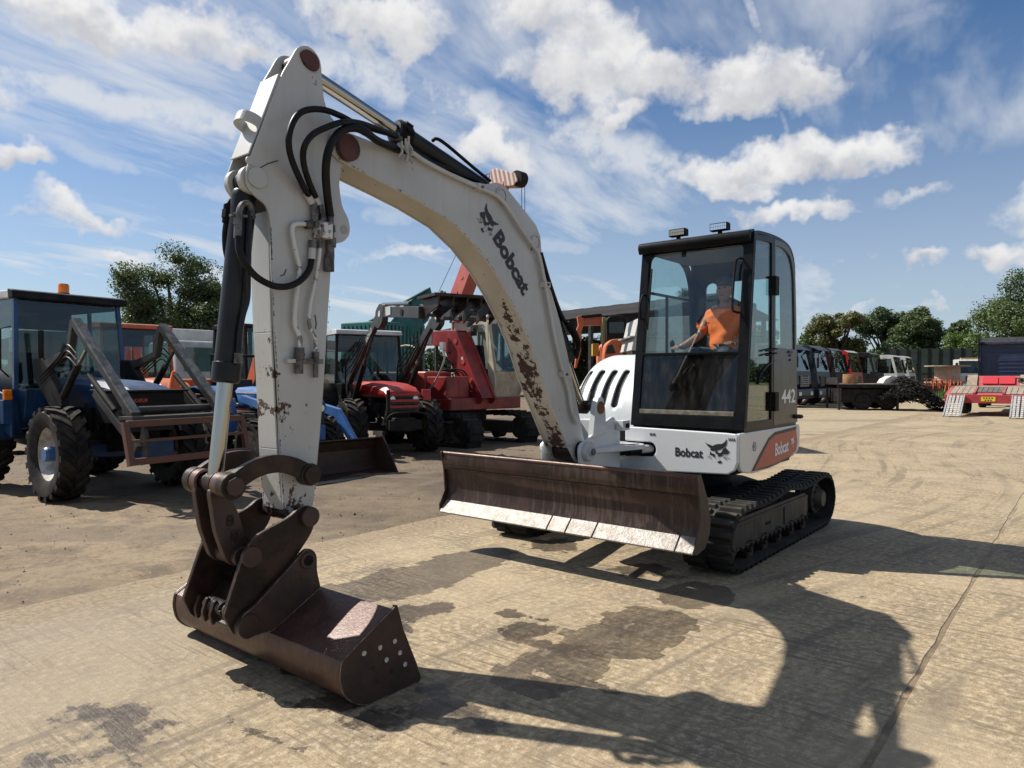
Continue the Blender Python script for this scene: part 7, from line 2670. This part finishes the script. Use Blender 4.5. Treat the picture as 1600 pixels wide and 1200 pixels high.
# flat timber decked trailer with a log and a bag on it
ft_ = thing('trailer', 'flat timber decked trailer on thin legs in front of the lorry row', 'trailer', (17.45, 34.6, 0), R(-9))
planks = MB()
M_wood = mat('grey_deck_timber', (.26, .20, .14), .85, col2=(.17, .13, .09), ns=4, bump=.3)
for k in range(10):
    MB().bx(-1.75 + k * .30, -1.47 + k * .30, -1.1, 1.1, 1.20, 1.25).build('plank', M_wood, ft_)
MB().bx(-1.8, 1.3, -1.12, -1.02, 1.05, 1.20).build('side_rail', C_black, ft_)
MB().bx(-1.8, 1.3, 1.02, 1.12, 1.05, 1.20).build('side_rail', C_black, ft_)
for x in (-1.7, 0.9):
    for y in (-1.0, 1.0):
        MB().bx(x - .05, x + .05, y - .05, y + .05, 0, 1.05).build('leg', C_grey, ft_)
MB().bx(-1.6, 1.25, -.95, .95, .35, 1.0).build('underdeck_dark_fill', C_black, ft_, bevel=.03)  # black block added under the deck to fill its shaded underside
MB().bx(-1.5, 1.2, -.5, .5, .75, 1.05).build('chassis', C_black, ft_)
for x in (-.6, .5):
    for s_ in (1, -1):
        tyre(ft_, (x, s_ * .8, .45), .45, .3, s_, C_rimdark, 0, n=24)
MB().bx(-1.8, -1.72, -1.1, 1.1, 1.25, 1.55).build('headboard', C_grey, ft_)
lgt = MB().lathe([(.001, 0), (.33, 0), (.35, .04), (.34, .42), (.33, .45), (.001, .45)], (0, 0, 0), 'Z', 18).build('log', mat('sawn_log', (.33, .18, .08), .85, col2=(.20, .10, .05), ns=6), None, smooth=30)
lgt.location = (16.45, 34.5, 1.252)
tag(lgt, 'short fat brown log standing on the timber trailer deck', 'log')
bg_ = MB().prism(roundpoly([(-.35, 0), (.45, 0), (.42, .30), (.1, .38), (-.2, .22)], .06), -.3, .3, 'Y').build('sack', C_white, None, bevel=.03)
bg_.location = (18.1, 34.3, 1.252)
tag(bg_, 'white sack lying at the right end of the timber trailer', 'sack')

# heap of black cargo netting and chain
r7 = random.Random(21)
hm_ = MB()
hx_, hy_ = 18.95, 33.6
for k in range(2600):
    a = r7.uniform(0, 2 * math.pi)
    q = math.sqrt(r7.random())
    u, v = q * math.cos(a) * 1.65, q * math.sin(a) * 1.25
    hgt = 1.62 * max(0.0, 1 - abs(u + .35) / 1.6) ** .65 * math.sqrt(max(0.02, 1 - (v / 1.3) ** 2))
    z = hgt * (1 - .18 * r7.random()) + .02
    th = r7.uniform(0, math.pi)
    p = Vector((hx_ + u, hy_ + v, z))
    d = Vector((math.cos(th), math.sin(th), r7.uniform(-.8, .8))).normalized() * r7.uniform(.05, .16)
    m2 = p + Vector((0, 0, r7.uniform(-.06, .02)))
    hm_.tube([p - d, m2, p + d], r7.choice((.012, .018, .028)), 4, 1 if r7.random() < .12 else 0)
core = MB()
for k in range(14):
    pass
tag(hm_.build('netting_heap', [C_black, C_grey]), 'tangled heap of black netting and chain beside the timber trailer', 'scrap heap')

# low loader with its ramps down
f5 = Vector((.62, .785, 0)).normalized()
rear_c = Vector((19.45, 28.35, 0)) + Vector((0, 0, 0))
rc = wd(1544, 632, 28.3)
ll = thing('low_loader', 'red low loader trailer with two pale ramps lowered and a yellow number plate', 'trailer', (rc.x, rc.y, 0), math.atan2(f5.y, f5.x))
C_llred = mat('trailer_red', (.40, .035, .045), .5, col2=(.30, .03, .035), ns=4, dust=.4, chip=((.18, .12, .1), .66, 8))
HWt = 1.50
MB().bx(0, .12, -HWt, HWt, .52, .86).build('rear_beam', C_llred, ll, bevel=.01)
MB().prism([(.12, .86), (1.7, 1.12), (4.6, 1.12), (4.6, .95), (.12, .62)], -HWt + .01, HWt - .01, 'Y').build('bed_frame', C_llred, ll, bevel=.01)
M_bt = mat('weathered_deck_board', (.30, .24, .18), .9, col2=(.20, .16, .12), ns=5, bump=.4)
for s_ in (1, -1):
    for k in range(4):
        y = s_ * (.62 + k * .20)
        MB().prism([(.18, .885), (1.68, 1.14), (1.68, 1.165), (.18, .91)], y - .09, y + .09, 'Y').build('board', M_bt, ll)
for k in range(5):
    y = -.36 + k * .18
    MB().prism([(.55, .945), (1.68, 1.14), (1.68, 1.165), (.55, .97)], y - .08, y + .08, 'Y').build('board', mat('dark_deck_board', (.12, .11, .10), .9, col2=(.08, .07, .06), ns=5), ll)
for y in (-.49, .49):
    MB().prism([(.12, .875), (1.70, 1.135), (1.70, 1.20), (.12, .94)], y - .04, y + .04, 'Y').build('red_rib', C_llred, ll)
for k in range(14):
    MB().bx(1.75 + k * .21, 1.93 + k * .21, -HWt + .03, HWt - .03, 1.12, 1.16).build('board', M_bt, ll)
MB().prism([(4.7, 1.1), (5.2, 1.62), (8.2, 1.62), (8.2, 1.40), (5.3, 1.40), (4.7, .95)], -1.2, 1.2, 'Y').build('gooseneck', C_llred, ll, bevel=.02)
for s_ in (1, -1):
    MB().prism([(4.68, 1.14), (5.18, 1.635), (5.18, 1.67), (4.66, 1.18)], s_ * 1.15 - .35, s_ * 1.15 + .05 if s_ > 0 else s_ * 1.15 + .35, 'Y').build('neck_board', M_bt, ll)
for k in range(2):
    MB().prism([(4.80, 1.24), (5.12, 1.56), (5.10, 1.60), (4.77, 1.27)], -.62 + k * .63, -.03 + k * .63, 'Y').build('red_panel', mat('bright_red_panel', (.42, .02, .03), .5), ll, bevel=.005)
ch = MB()
for k in range(9):
    a = k * 2.4
    ch.tube(smoothpath([Vector((4.75 + .04 * k % .2, -.95 + .05 * math.cos(a), 1.30)), Vector((4.85, -.85 + .12 * math.cos(a + 1), 1.42 + .06 * math.sin(a))), Vector((4.95, -.75 + .10 * math.sin(a), 1.52))], 3), .022, 5)
ch.build('coiled_chain', C_black, ll)
for x in (2.3, 3.3):
    for s_ in (1, -1):
        tyre(ll, (x, s_ * 1.05, .40), .40, .32, s_, C_rim, 0, n=24)
MB().bx(-.012, -.002, -.24, .24, .60, .78).build('number_plate', mat('yellow_plate', (.72, .52, .02), .5), ll)
for z, ys in ((.70, (.14, .05, -.04, -.13)), (.615, (.09, .0, -.09))):
    for y in ys:
        MB().bx(-.0135, -.012, y - .025, y + .025, z, z + .055).build('plate_character', M_ink, ll)
for y in (-1.12, -.95, .95, 1.12):
    MB().bx(-.02, 0, y - .06, y + .06, .56, .62).build('tail_lamp', mat('red_lens', (.4, .01, .01), .2), ll)
for s_ in (1, -1):
    y0 = s_ * 1.08
    rp_ = bpy.data.objects.new('ramp', None)
    COL.objects.link(rp_)
    rp_.parent = ll
    for dy in (-.28, .28):
        MB().bar((-.02, y0 + dy, .82), (-1.45, y0 + dy, .03), .05, .10).build('ramp_rail', C_alu, rp_)
    for dy in (-.19, -.07, .07, .19):
        MB().bar((-.04, y0 + dy, .83), (-1.44, y0 + dy, .04), .085, .03).build('ramp_slat', mat('pale_ramp_steel', (.52, .51, .49), .55, .2, col2=(.38, .36, .33), ns=12), rp_)
    for k in range(11):
        t = (k + .5) / 11
        MB().bar((-.04 - 1.4 * t, y0 - .27, .865 - .79 * t), (-.04 - 1.4 * t, y0 + .27, .865 - .79 * t), .018, .012).build('ramp_bar', C_alu, rp_)

# rear of the navy tractor unit coupled in front of it
tu = thing('lorry', 'navy tractor unit seen from behind, coupled to the red low loader', 'lorry', tuple(Vector((rc.x, rc.y, 0)) + f5 * 11.2), math.atan2(f5.y, f5.x))
Mnv = mat('navy_cab_back', (.010, .020, .055), .4, col2=(.014, .026, .07), ns=2, dust=.2)
MB().bx(0, 2.2, -1.25, 1.25, 1.2, 3.45).build('cab_shell', Mnv, tu, bevel=.06, seg=3)
for z in (3.05, 2.85):
    MB().bx(-.03, 0, -.95, .95, z, z + .06).build('pressed_rib', Mnv, tu, bevel=.01)
MB().bx(-.025, 0, -.72, .72, 1.6, 2.6).build('pressed_panel', Mnv, tu, bevel=.02)
for z in (1.8, 2.0, 2.2, 2.4):
    MB().bx(-.05, -.025, -.60, .60, z, z + .05).build('pressed_rib', Mnv, tu, bevel=.01)
MB().prism(roundpoly([(-.15, 3.25), (.15, 3.45), (2.1, 3.75), (2.1, 3.40), (-.1, 3.38)], .04), -1.25, 1.25, 'Y').build('roof_spoiler', C_black, tu, bevel=.03)
for s_ in (1, -1):
    MB().prism([(-.35, 1.0), (.0, 1.0), (.0, 3.6), (-.28, 3.72)], s_ * 1.28 - .03, s_ * 1.28 + .03, 'Y').build('side_deflector', C_black, tu, bevel=.01)
MB().bx(-2.4, 0, -.45, .45, .7, 1.0).build('chassis', C_black, tu)
MB().bx(-.6, -.45, -1.2, 1.2, 1.28, 1.40).build('light_bar', C_white, tu, bevel=.01)
for k in range(5):
    MB().bx(-.62, -.60, -1.0 + k * .45, -.8 + k * .45, 1.30, 1.38).build('lamp', C_black, tu)
for x in (-1.4, 1.4):
    for s_ in (1, -1):
        tyre(tu, (x, s_ * 1.0, .50), .50, .34, s_, C_rim, 0, n=24)

# white lorry facing the yard near the fence
truck('white lorry with an amber light bar facing the yard, left of the low loader', (47.5 * 1.0, 66.0, 0) if False else tuple(Vector((wd(1524, 600, 62).x, 62, 0))), Vector((-.30, -.95, 0)).normalized(), C_white, top=3.1, dark=C_white)
ab = bpy.data.objects['low_loader']
p = wd(1524, 600, 62)
wl = [o for o in bpy.data.objects if o.get('label', '').startswith('white lorry with an amber')][0]
MB().bx(-.8, -.5, -1.0, 1.0, 3.12, 3.22).build('light_bar', mat('amber_bar', (.60, .35, .12), .4), wl, bevel=.02)
for y in (.5, .75):
    MB().cyl((-.6, y, 3.22), (-.6, y, 3.42), .07, 10).build('red_lamp', mat('red_lens', (.4, .01, .01), .2), wl)

# ---- dark green sheeted fence
fa, fb = gz(1392, 612), gz(1512, 612)
fa = Vector((wd(1385, 600, 70).x, 70, 0))
fb = Vector((wd(1520, 600, 66).x, 66, 0))
fdir = (fb - fa)
fe = thing('fence', 'dark green sheeted fence running behind the scrap and white lorries', 'fence', fa, math.atan2(fdir.y, fdir.x))
FLn = fdir.length
Mf = mat('dark_green_netting', (.012, .022, .018), .9, col2=(.022, .035, .028), ns=1.2, streak=((.03, .045, .038), .5))
npan = 8
for k in range(npan):
    MB().bx(FLn * k / npan + .05, FLn * (k + 1) / npan - .05, -.02, .02, .1, 4.25).build('netting_panel', Mf, fe)
for k in range(npan + 1):
    MB().bx(FLn * k / npan - .05, FLn * k / npan + .05, -.08, -.02, 0, 4.35).build('post', C_black, fe)
MB().bx(0, FLn, -.05, -.02, 1.9, 1.95).build('rail', C_grey, fe)

# scrap: orange cage frames, cable drum
r8 = random.Random(4)
for i, (px, lab) in enumerate(((1450, 'dark rusty machine frame lying left in the scrap line'), (1466, 'upright orange cage frame in the middle of the scrap'), (1484, 'leaning orange cage frame at the right of the scrap'))):
    c = wd(px, 600, 56)
    s = thing('cage_frame', lab, 'scrap frame', (c.x, 56, 0), R(20 * i - 10))
    m_ = C_orange if i else C_rustframe
    w, h, d = 1.5, 1.25 + .15 * (i == 1), .9
    for x in (-w / 2, -w / 6, w / 6, w / 2):
        for y in (-d / 2, d / 2):
            MB().bar((x - .12, y, 0), (x + r8.uniform(-.1, .15), y, h), .06, .06).build('upright_bar', m_, s)
    for y in (-d / 2, d / 2):
        for z in (.35, h * .7, h):
            MB().bar((-w / 2 - .1, y, z), (w / 2 + .1, y, z + r8.uniform(-.05, .05)), .05, .05).build('rail', m_, s)
    if i == 0:
        MB().bx(-.8, .6, -.4, .4, .2, .9).build('body', C_rustframe, s, bevel=.1)
c = wd(1480, 578, 60)
dr = thing('cable_drum', 'pinkish wooden cable drum with a flat top, in front of the dark fence', 'cable drum', (c.x, 60, 0))
Md_ = mat('pink_drum_ply', (.42, .29, .22), .8, col2=(.34, .23, .17), ns=3)
MB().cyl((0, 0, 1.15), (0, 0, 2.42), .95, 26).build('drum_core', Md_, dr, smooth=30)
MB().cyl((0, 0, 2.42), (0, 0, 2.52), 1.7, 30).build('drum_flange', M_bt, dr, smooth=30)
MB().cyl((0, 0, 1.05), (0, 0, 1.15), 1.7, 30).build('drum_flange', M_bt, dr, smooth=30)
MB().bx(-.8, .8, -.8, .8, 0, 1.05).build('drum_stand', C_grey, dr)

# ---- open shed with corrugated roof
eA = Vector((wd(870, 500, 48).x, 48, 0))
eB = Vector((wd(1002, 487, 41.8).x, 41.8, 0))
sd_ = (eB - eA).normalized()
A0 = eA - sd_ * 16
B0 = eB + sd_ * .5
sh = thing('shed', 'long open sided shed with a grey corrugated roof behind the orange digger', 'shed', A0, math.atan2(sd_.y, sd_.x))
Ls = (B0 - A0).length
EZ, RZ, DP = 5.35, 6.75, 6.0
M_corr = mat('fibre_cement_roof', (.105, .095, .090), .9, col2=(.075, .068, .064), ns=.6, bump=.2)
ns_ = int(Ls / 1.05)
cm = MB()
per = 7
n = per * 4
vs, fs = [], []
for i in range(n + 1):
    x = 1.05 * i / n
    z = .035 * math.sin(2 * math.pi * i / 4.0)
    vs += [(x, 0, z), (x, DP, z + RZ - EZ)]
fs = [(2 * i, 2 * i + 2, 2 * i + 3, 2 * i + 1) for i in range(n)]
cm.add(vs, fs)
cme = cm.mesh('roof_sheet', M_corr, smooth=60)
for k in range(ns_ + 1):
    o = put('roof_sheet', cme, sh, loc=(k * 1.045, -.35, EZ + .02 * (k % 2)))
back = MB().add([(0, DP - .35, RZ), (Ls + 1, DP - .35, RZ), (Ls + 1, DP * 2 - .35, EZ), (0, DP * 2 - .35, EZ)], [(0, 1, 2, 3)]).build('rear_roof_slope', M_corr, sh)
MB().bx(0, Ls + 1, -.1, .05, EZ - .55, EZ - .05).build('eaves_beam', C_black, sh)
for k in range(6):
    x = Ls * k / 5
    for y in (0, DP, 2 * DP - .6):
        MB().bx(x - .12, x + .12, y - .12, y + .12, 0, EZ if y != DP else RZ - .2).build('post', C_grey, sh)
    MB().bar((x, 0, EZ - .15), (x, DP, RZ - .25), .12, .25).build('rafter', C_grey, sh)
for k in range(6):
    MB().bx(0, Ls, .8 + k * .95, .9 + k * .95, EZ - .1 + (1.0 + k * .95) * .23, EZ + (1.0 + k * .95) * .23).build('purlin', C_grey, sh)

# ================================================================ trees
def leaf_material(name, c1, c2, c3):
    m_ = bpy.data.materials.new(name)
    m_.use_nodes = True
    t = NT(m_.node_tree)
    b = t.n['Principled BSDF']
    o = t.new('ShaderNodeTexCoord').outputs['Object']
    g = t.new('ShaderNodeNewGeometry')
    c = t.mix(t.ss(t.noise(o, .9, 4, .6), .35, .65), c1, c2)
    c = t.mix(t.m('MULTIPLY', t.ss(g.outputs['Random Per Island'], .6, 1.0), .7), c, c3)
    t.put(b.inputs['Base Color'], c)
    b.inputs['Roughness'].default_value = .55
    b.inputs['Subsurface Weight'].default_value = 0
    # light coming through the leaves
    tr = t.new('ShaderNodeBsdfTranslucent')
    t.put(tr.inputs[0], t.mix(1.0, c, (.9, 1.1, .5), 'MULTIPLY'))
    mx = t.new('ShaderNodeMixShader')
    mx.inputs[0].default_value = .30
    out = t.n['Material Output']
    t.l.new(b.outputs[0], mx.inputs[1])
    t.l.new(tr.outputs[0], mx.inputs[2])
    t.l.new(mx.outputs[0], out.inputs[0])
    return m_


L_green = leaf_material('leaf_green', (.060, .088, .032), (.085, .120, .042), (.13, .17, .07))
L_dark = leaf_material('leaf_dark_green', (.042, .068, .030), (.060, .092, .038), (.09, .125, .055))
L_yellow = leaf_material('leaf_yellowing', (.11, .105, .028), (.080, .095, .028), (.17, .13, .035))
L_bright = leaf_material('leaf_fresh_green', (.070, .12, .022), (.095, .15, .032), (.13, .19, .05))
M_bark = mat('bark', (.085, .065, .05), .9, col2=(.05, .04, .03), ns=8, bump=.6)


def tree(label, loc, H, rad, leafm, leaves=14000, size=.10, seed=1, trunk_h=.25, clumps=60, flat=.75, name='tree', gap=.3, cat='tree', shape=None, group=None):
    rg = np.random.default_rng(seed)
    t = thing(name, label, cat, loc, 0, group)
    th = H * trunk_h
    cz = th + (H - th) * .5
    rz = (H - th) * .5
    # clumps spread through several lobes of the crown, so that its outline is uneven and open
    cs = []
    nl = int(rg.integers(6, 9))
    lobs = []
    for k in range(nl):
        a = 2 * math.pi * k / nl + rg.uniform(-.4, .4)
        u = rg.uniform(-.75, .75)
        lobs.append((math.cos(a) * rad * .52, math.sin(a) * rad * .52, cz + u * rz * .7, rad * rg.uniform(.30, .52)))
    lobs.append((0, 0, cz + rz * .45, rad * .5))
    if shape:
        lobs = [(x, rg.uniform(-.35, .35) * rad, z, r_) for x, z, r_ in shape]
    for k in range(clumps):
        lx, ly, lz, lr = lobs[k % len(lobs)]
        v_ = rg.normal(size=3)
        v_ /= np.linalg.norm(v_)
        q = lr * rg.uniform(.2, 1.0) ** .5
        cs.append((lx + v_[0] * q, ly + v_[1] * q, max(th * .6, lz + v_[2] * q * .85)))
    for k in range(0):
        a = rg.uniform(0, 2 * math.pi)
        u = rg.uniform(-1, 1)
        q = rg.uniform(.35, 1.0) ** .5
        sx = math.sqrt(max(0, 1 - u * u))
        lob = 1 + .22 * math.sin(3 * a + seed) + .13 * math.sin(5 * a + seed * 2)
        cs.append((math.cos(a) * sx * rad * q * lob * .82, math.sin(a) * sx * rad * q * lob * .82, cz + u * rz * q * (.9 if u > 0 else .85)))
    cs = np.array(cs)
    # trunk and limbs
    tk = MB()
    top = Vector((rg.uniform(-.3, .3), rg.uniform(-.3, .3), th * 1.3 + rz * .6))
    r0 = H * .022 + .06
    tk.tube(smoothpath([Vector((0, 0, -.1)), Vector((r0 * .3, 0, th * .6)), top * .6 + Vector((0, 0, th * .4)), top], 4), [r0 * 1.3] + [r0 * (1 - .6 * i / 12) for i in range(12)], 8)
    for c in cs[:min(len(cs), 34)]:
        c = Vector(c)
        s0 = Vector((top.x * .5, top.y * .5, min(c.z * .75, th + rg.uniform(.0, 1) * rz * .8)))
        mid = s0.lerp(c, .5) + Vector((0, 0, rz * .08))
        tk.tube(smoothpath([s0, mid, c], 3), [r0 * .42 * (1 - i / 8) + .012 for i in range(7)], 5)
    tk.build('trunk', M_bark, t, smooth=50)
    # leaves as small folded faces
    idx = rg.integers(0, len(cs), leaves)
    cr_ = rad * rg.uniform(.12, .34, len(cs))
    d = rg.normal(size=(leaves, 3))
    d /= np.linalg.norm(d, axis=1)[:, None]
    rr_ = rg.uniform(.05, 1.15, leaves) ** .6
    pos = cs[idx] + d * (cr_[idx] * rr_)[:, None] * np.array([1, 1, flat])
    pos[:, 2] = np.maximum(pos[:, 2], th * .35 + .05)
    nrm = d * .6 + rg.normal(size=(leaves, 3)) * .6 + np.array([0, 0, .5])
    nrm /= np.linalg.norm(nrm, axis=1)[:, None]
    tv = np.cross(nrm, rg.normal(size=(leaves, 3)))
    tv /= np.linalg.norm(tv, axis=1)[:, None]
    bv_ = np.cross(nrm, tv)
    sz = size * rg.uniform(.6, 1.4, leaves)[:, None]
    v0 = pos - tv * sz
    v1 = pos + bv_ * sz * .55 + nrm * sz * .15
    v2 = pos + tv * sz
    v3 = pos - bv_ * sz * .55 + nrm * sz * .15
    V = np.stack([v0, v1, v2, v3], 1).reshape(-1, 3).astype(np.float32)
    me = bpy.data.meshes.new('crown')
    me.vertices.add(len(V))
    me.vertices.foreach_set('co', V.ravel())
    me.loops.add(leaves * 4)
    me.polygons.add(leaves)
    me.loops.foreach_set('vertex_index', np.arange(leaves * 4, dtype=np.int32))
    me.polygons.foreach_set('loop_start', np.arange(0, leaves * 4, 4, dtype=np.int32))
    me.materials.append(leafm)
    me.update(calc_edges=True)
    put('crown', me, t)
    return t


def at(px, d):
    p = wd(px, 588, d)
    return (p.x, d, 0)


tree('tall spreading broadleaf tree behind the orange tractor, left of the excavator arm', at(268, 44), 10.1, 3.5, L_green, 62000, .075, 5, .26, 110, .7, shape=[(.4, 8.0, 1.7), (-1.4, 6.9, 1.5), (2.2, 6.9, 1.3), (-2.5, 5.6, .9), (2.9, 5.0, .8), (.2, 5.9, 1.7), (1.4, 4.9, 1.1), (-1.2, 5.0, 1.0)])
tree('full yellowing tree behind the dark lorries, first right of the cab', at(1312, 82), 10.6, 3.5, L_yellow, 30000, .13, 8, .12, 80)
tree('open green tree right of the yellowing one with gaps of sky', at(1383, 86), 10.8, 3.8, L_dark, 22000, .14, 13, .15, 60)
tree('rounded green tree above the dark fence', at(1438, 84), 10.4, 3.4, L_green, 30000, .13, 21, .12, 75)
tree('small dark tree between the rounded tree and the tall right one', at(1500, 92), 10.2, 2.4, L_dark, 20000, .14, 34, .14, 50)
tree('bright fresh green bush over the white lorry roof', at(1530, 78), 6.8, 4.2, L_bright, 26000, .12, 3, .05, 60, name='bush', cat='bush')
tree('very large green tree at the right edge of the yard', at(1612, 72), 13.2, 5.9, L_green, 60000, .12, 55, .10, 130)
tree('low dark bush under the open green tree', at(1405, 78), 4.8, 4.0, L_dark, 16000, .13, 31, .03, 50, name='bush', cat='bush')
tree('mid green tree seen through the cab glass beside the shed', at(1060, 60), 9.4, 3.8, L_dark, 26000, .12, 62, .12, 60)
tree('rounded green tree seen through the cab behind the driver', at(1120, 66), 9.2, 3.4, L_green, 22000, .13, 63, .12, 60)
tree('dark tree standing behind the open shed', at(925, 62), 5.2, 3.2, L_dark, 16000, .13, 64, .08, 50)
tree('rounded green tree hidden mostly by the cab side', at(1190, 74), 7.6, 3.6, L_green, 16000, .14, 66, .12, 50)
tree('small green tree behind the tractors near the left tree', at(215, 60), 5.0, 2.6, L_dark, 14000, .13, 67, .10, 50)

# far hedgerow closing the horizon and the thicket behind the lorries: masses nobody could count
def mass(name, label, Nh, xr, basef, topf, spread, szr, material, seed):
    rg = np.random.default_rng(seed)
    xx = rg.uniform(xr[0], xr[1], Nh)
    base = basef(xx)
    top = topf(xx)
    zz = top * rg.uniform(0, 1, Nh) ** .8
    yy = base + rg.normal(size=Nh) * spread * (1.1 - zz / 9)
    pos = np.stack([xx, yy, zz], 1)
    nv = rg.normal(size=(Nh, 3)) + np.array([0, -.3, .5])
    nv /= np.linalg.norm(nv, axis=1)[:, None]
    tv = np.cross(nv, rg.normal(size=(Nh, 3)))
    tv /= np.linalg.norm(tv, axis=1)[:, None]
    bv_ = np.cross(nv, tv)
    sz = rg.uniform(szr[0], szr[1], Nh)[:, None]
    V = np.stack([pos - tv * sz, pos + bv_ * sz * .6, pos + tv * sz, pos - bv_ * sz * .6], 1).reshape(-1, 3).astype(np.float32)
    me = bpy.data.meshes.new(name)
    me.vertices.add(len(V))
    me.vertices.foreach_set('co', V.ravel())
    me.loops.add(Nh * 4)
    me.polygons.add(Nh)
    me.loops.foreach_set('vertex_index', np.arange(Nh * 4, dtype=np.int32))
    me.polygons.foreach_set('loop_start', np.arange(0, Nh * 4, 4, dtype=np.int32))
    me.materials.append(material)
    me.update(calc_edges=True)
    tag(put(name, me), label, 'hedge', kind='stuff')


mass('hedgerow', 'dark far hedgerow along the horizon behind the yard', 120000, (-190, 170), lambda x: 112 + 10 * np.sin(x * .03),
     lambda x: 4.4 + 1.6 * np.sin(x * .11 + 1) + 1.2 * np.sin(x * .37) + .8 * np.sin(x * .9), 1.3, (.18, .42), L_dark, 9)
mass('thicket', 'dense green thicket closing the gaps under the right hand trees', 60000, (33, 66), lambda x: 84 + 0 * x,
     lambda x: 5.0 + .9 * np.sin(x * .55 + 1) + .6 * np.sin(x * 1.3) + .4 * np.sin(x * 3.1), 1.6, (.12, .26), L_green, 19)

# weeds at the foot of the scrap and fence
wv, wf = [], []
r9 = random.Random(12)
wm = MB()
for k in range(5200):
    px = r9.uniform(1395, 1545)
    d = r9.uniform(50, 64)
    p = wd(px, 600, d)
    h = r9.uniform(.15, .65)
    a = r9.uniform(0, math.pi)
    wx, wy = math.cos(a) * .05, math.sin(a) * .05
    lx, ly = r9.uniform(-.12, .12), r9.uniform(-.12, .12)
    wm.add([(p.x - wx, d - wy, 0), (p.x + wx, d + wy, 0), (p.x + lx, d + ly, h)], [(0, 1, 2)])
me = wm.mesh('weeds', L_bright, fix=False)
tag(put('weeds', me), 'rough green weeds growing round the scrap frames', 'weeds', kind='stuff')
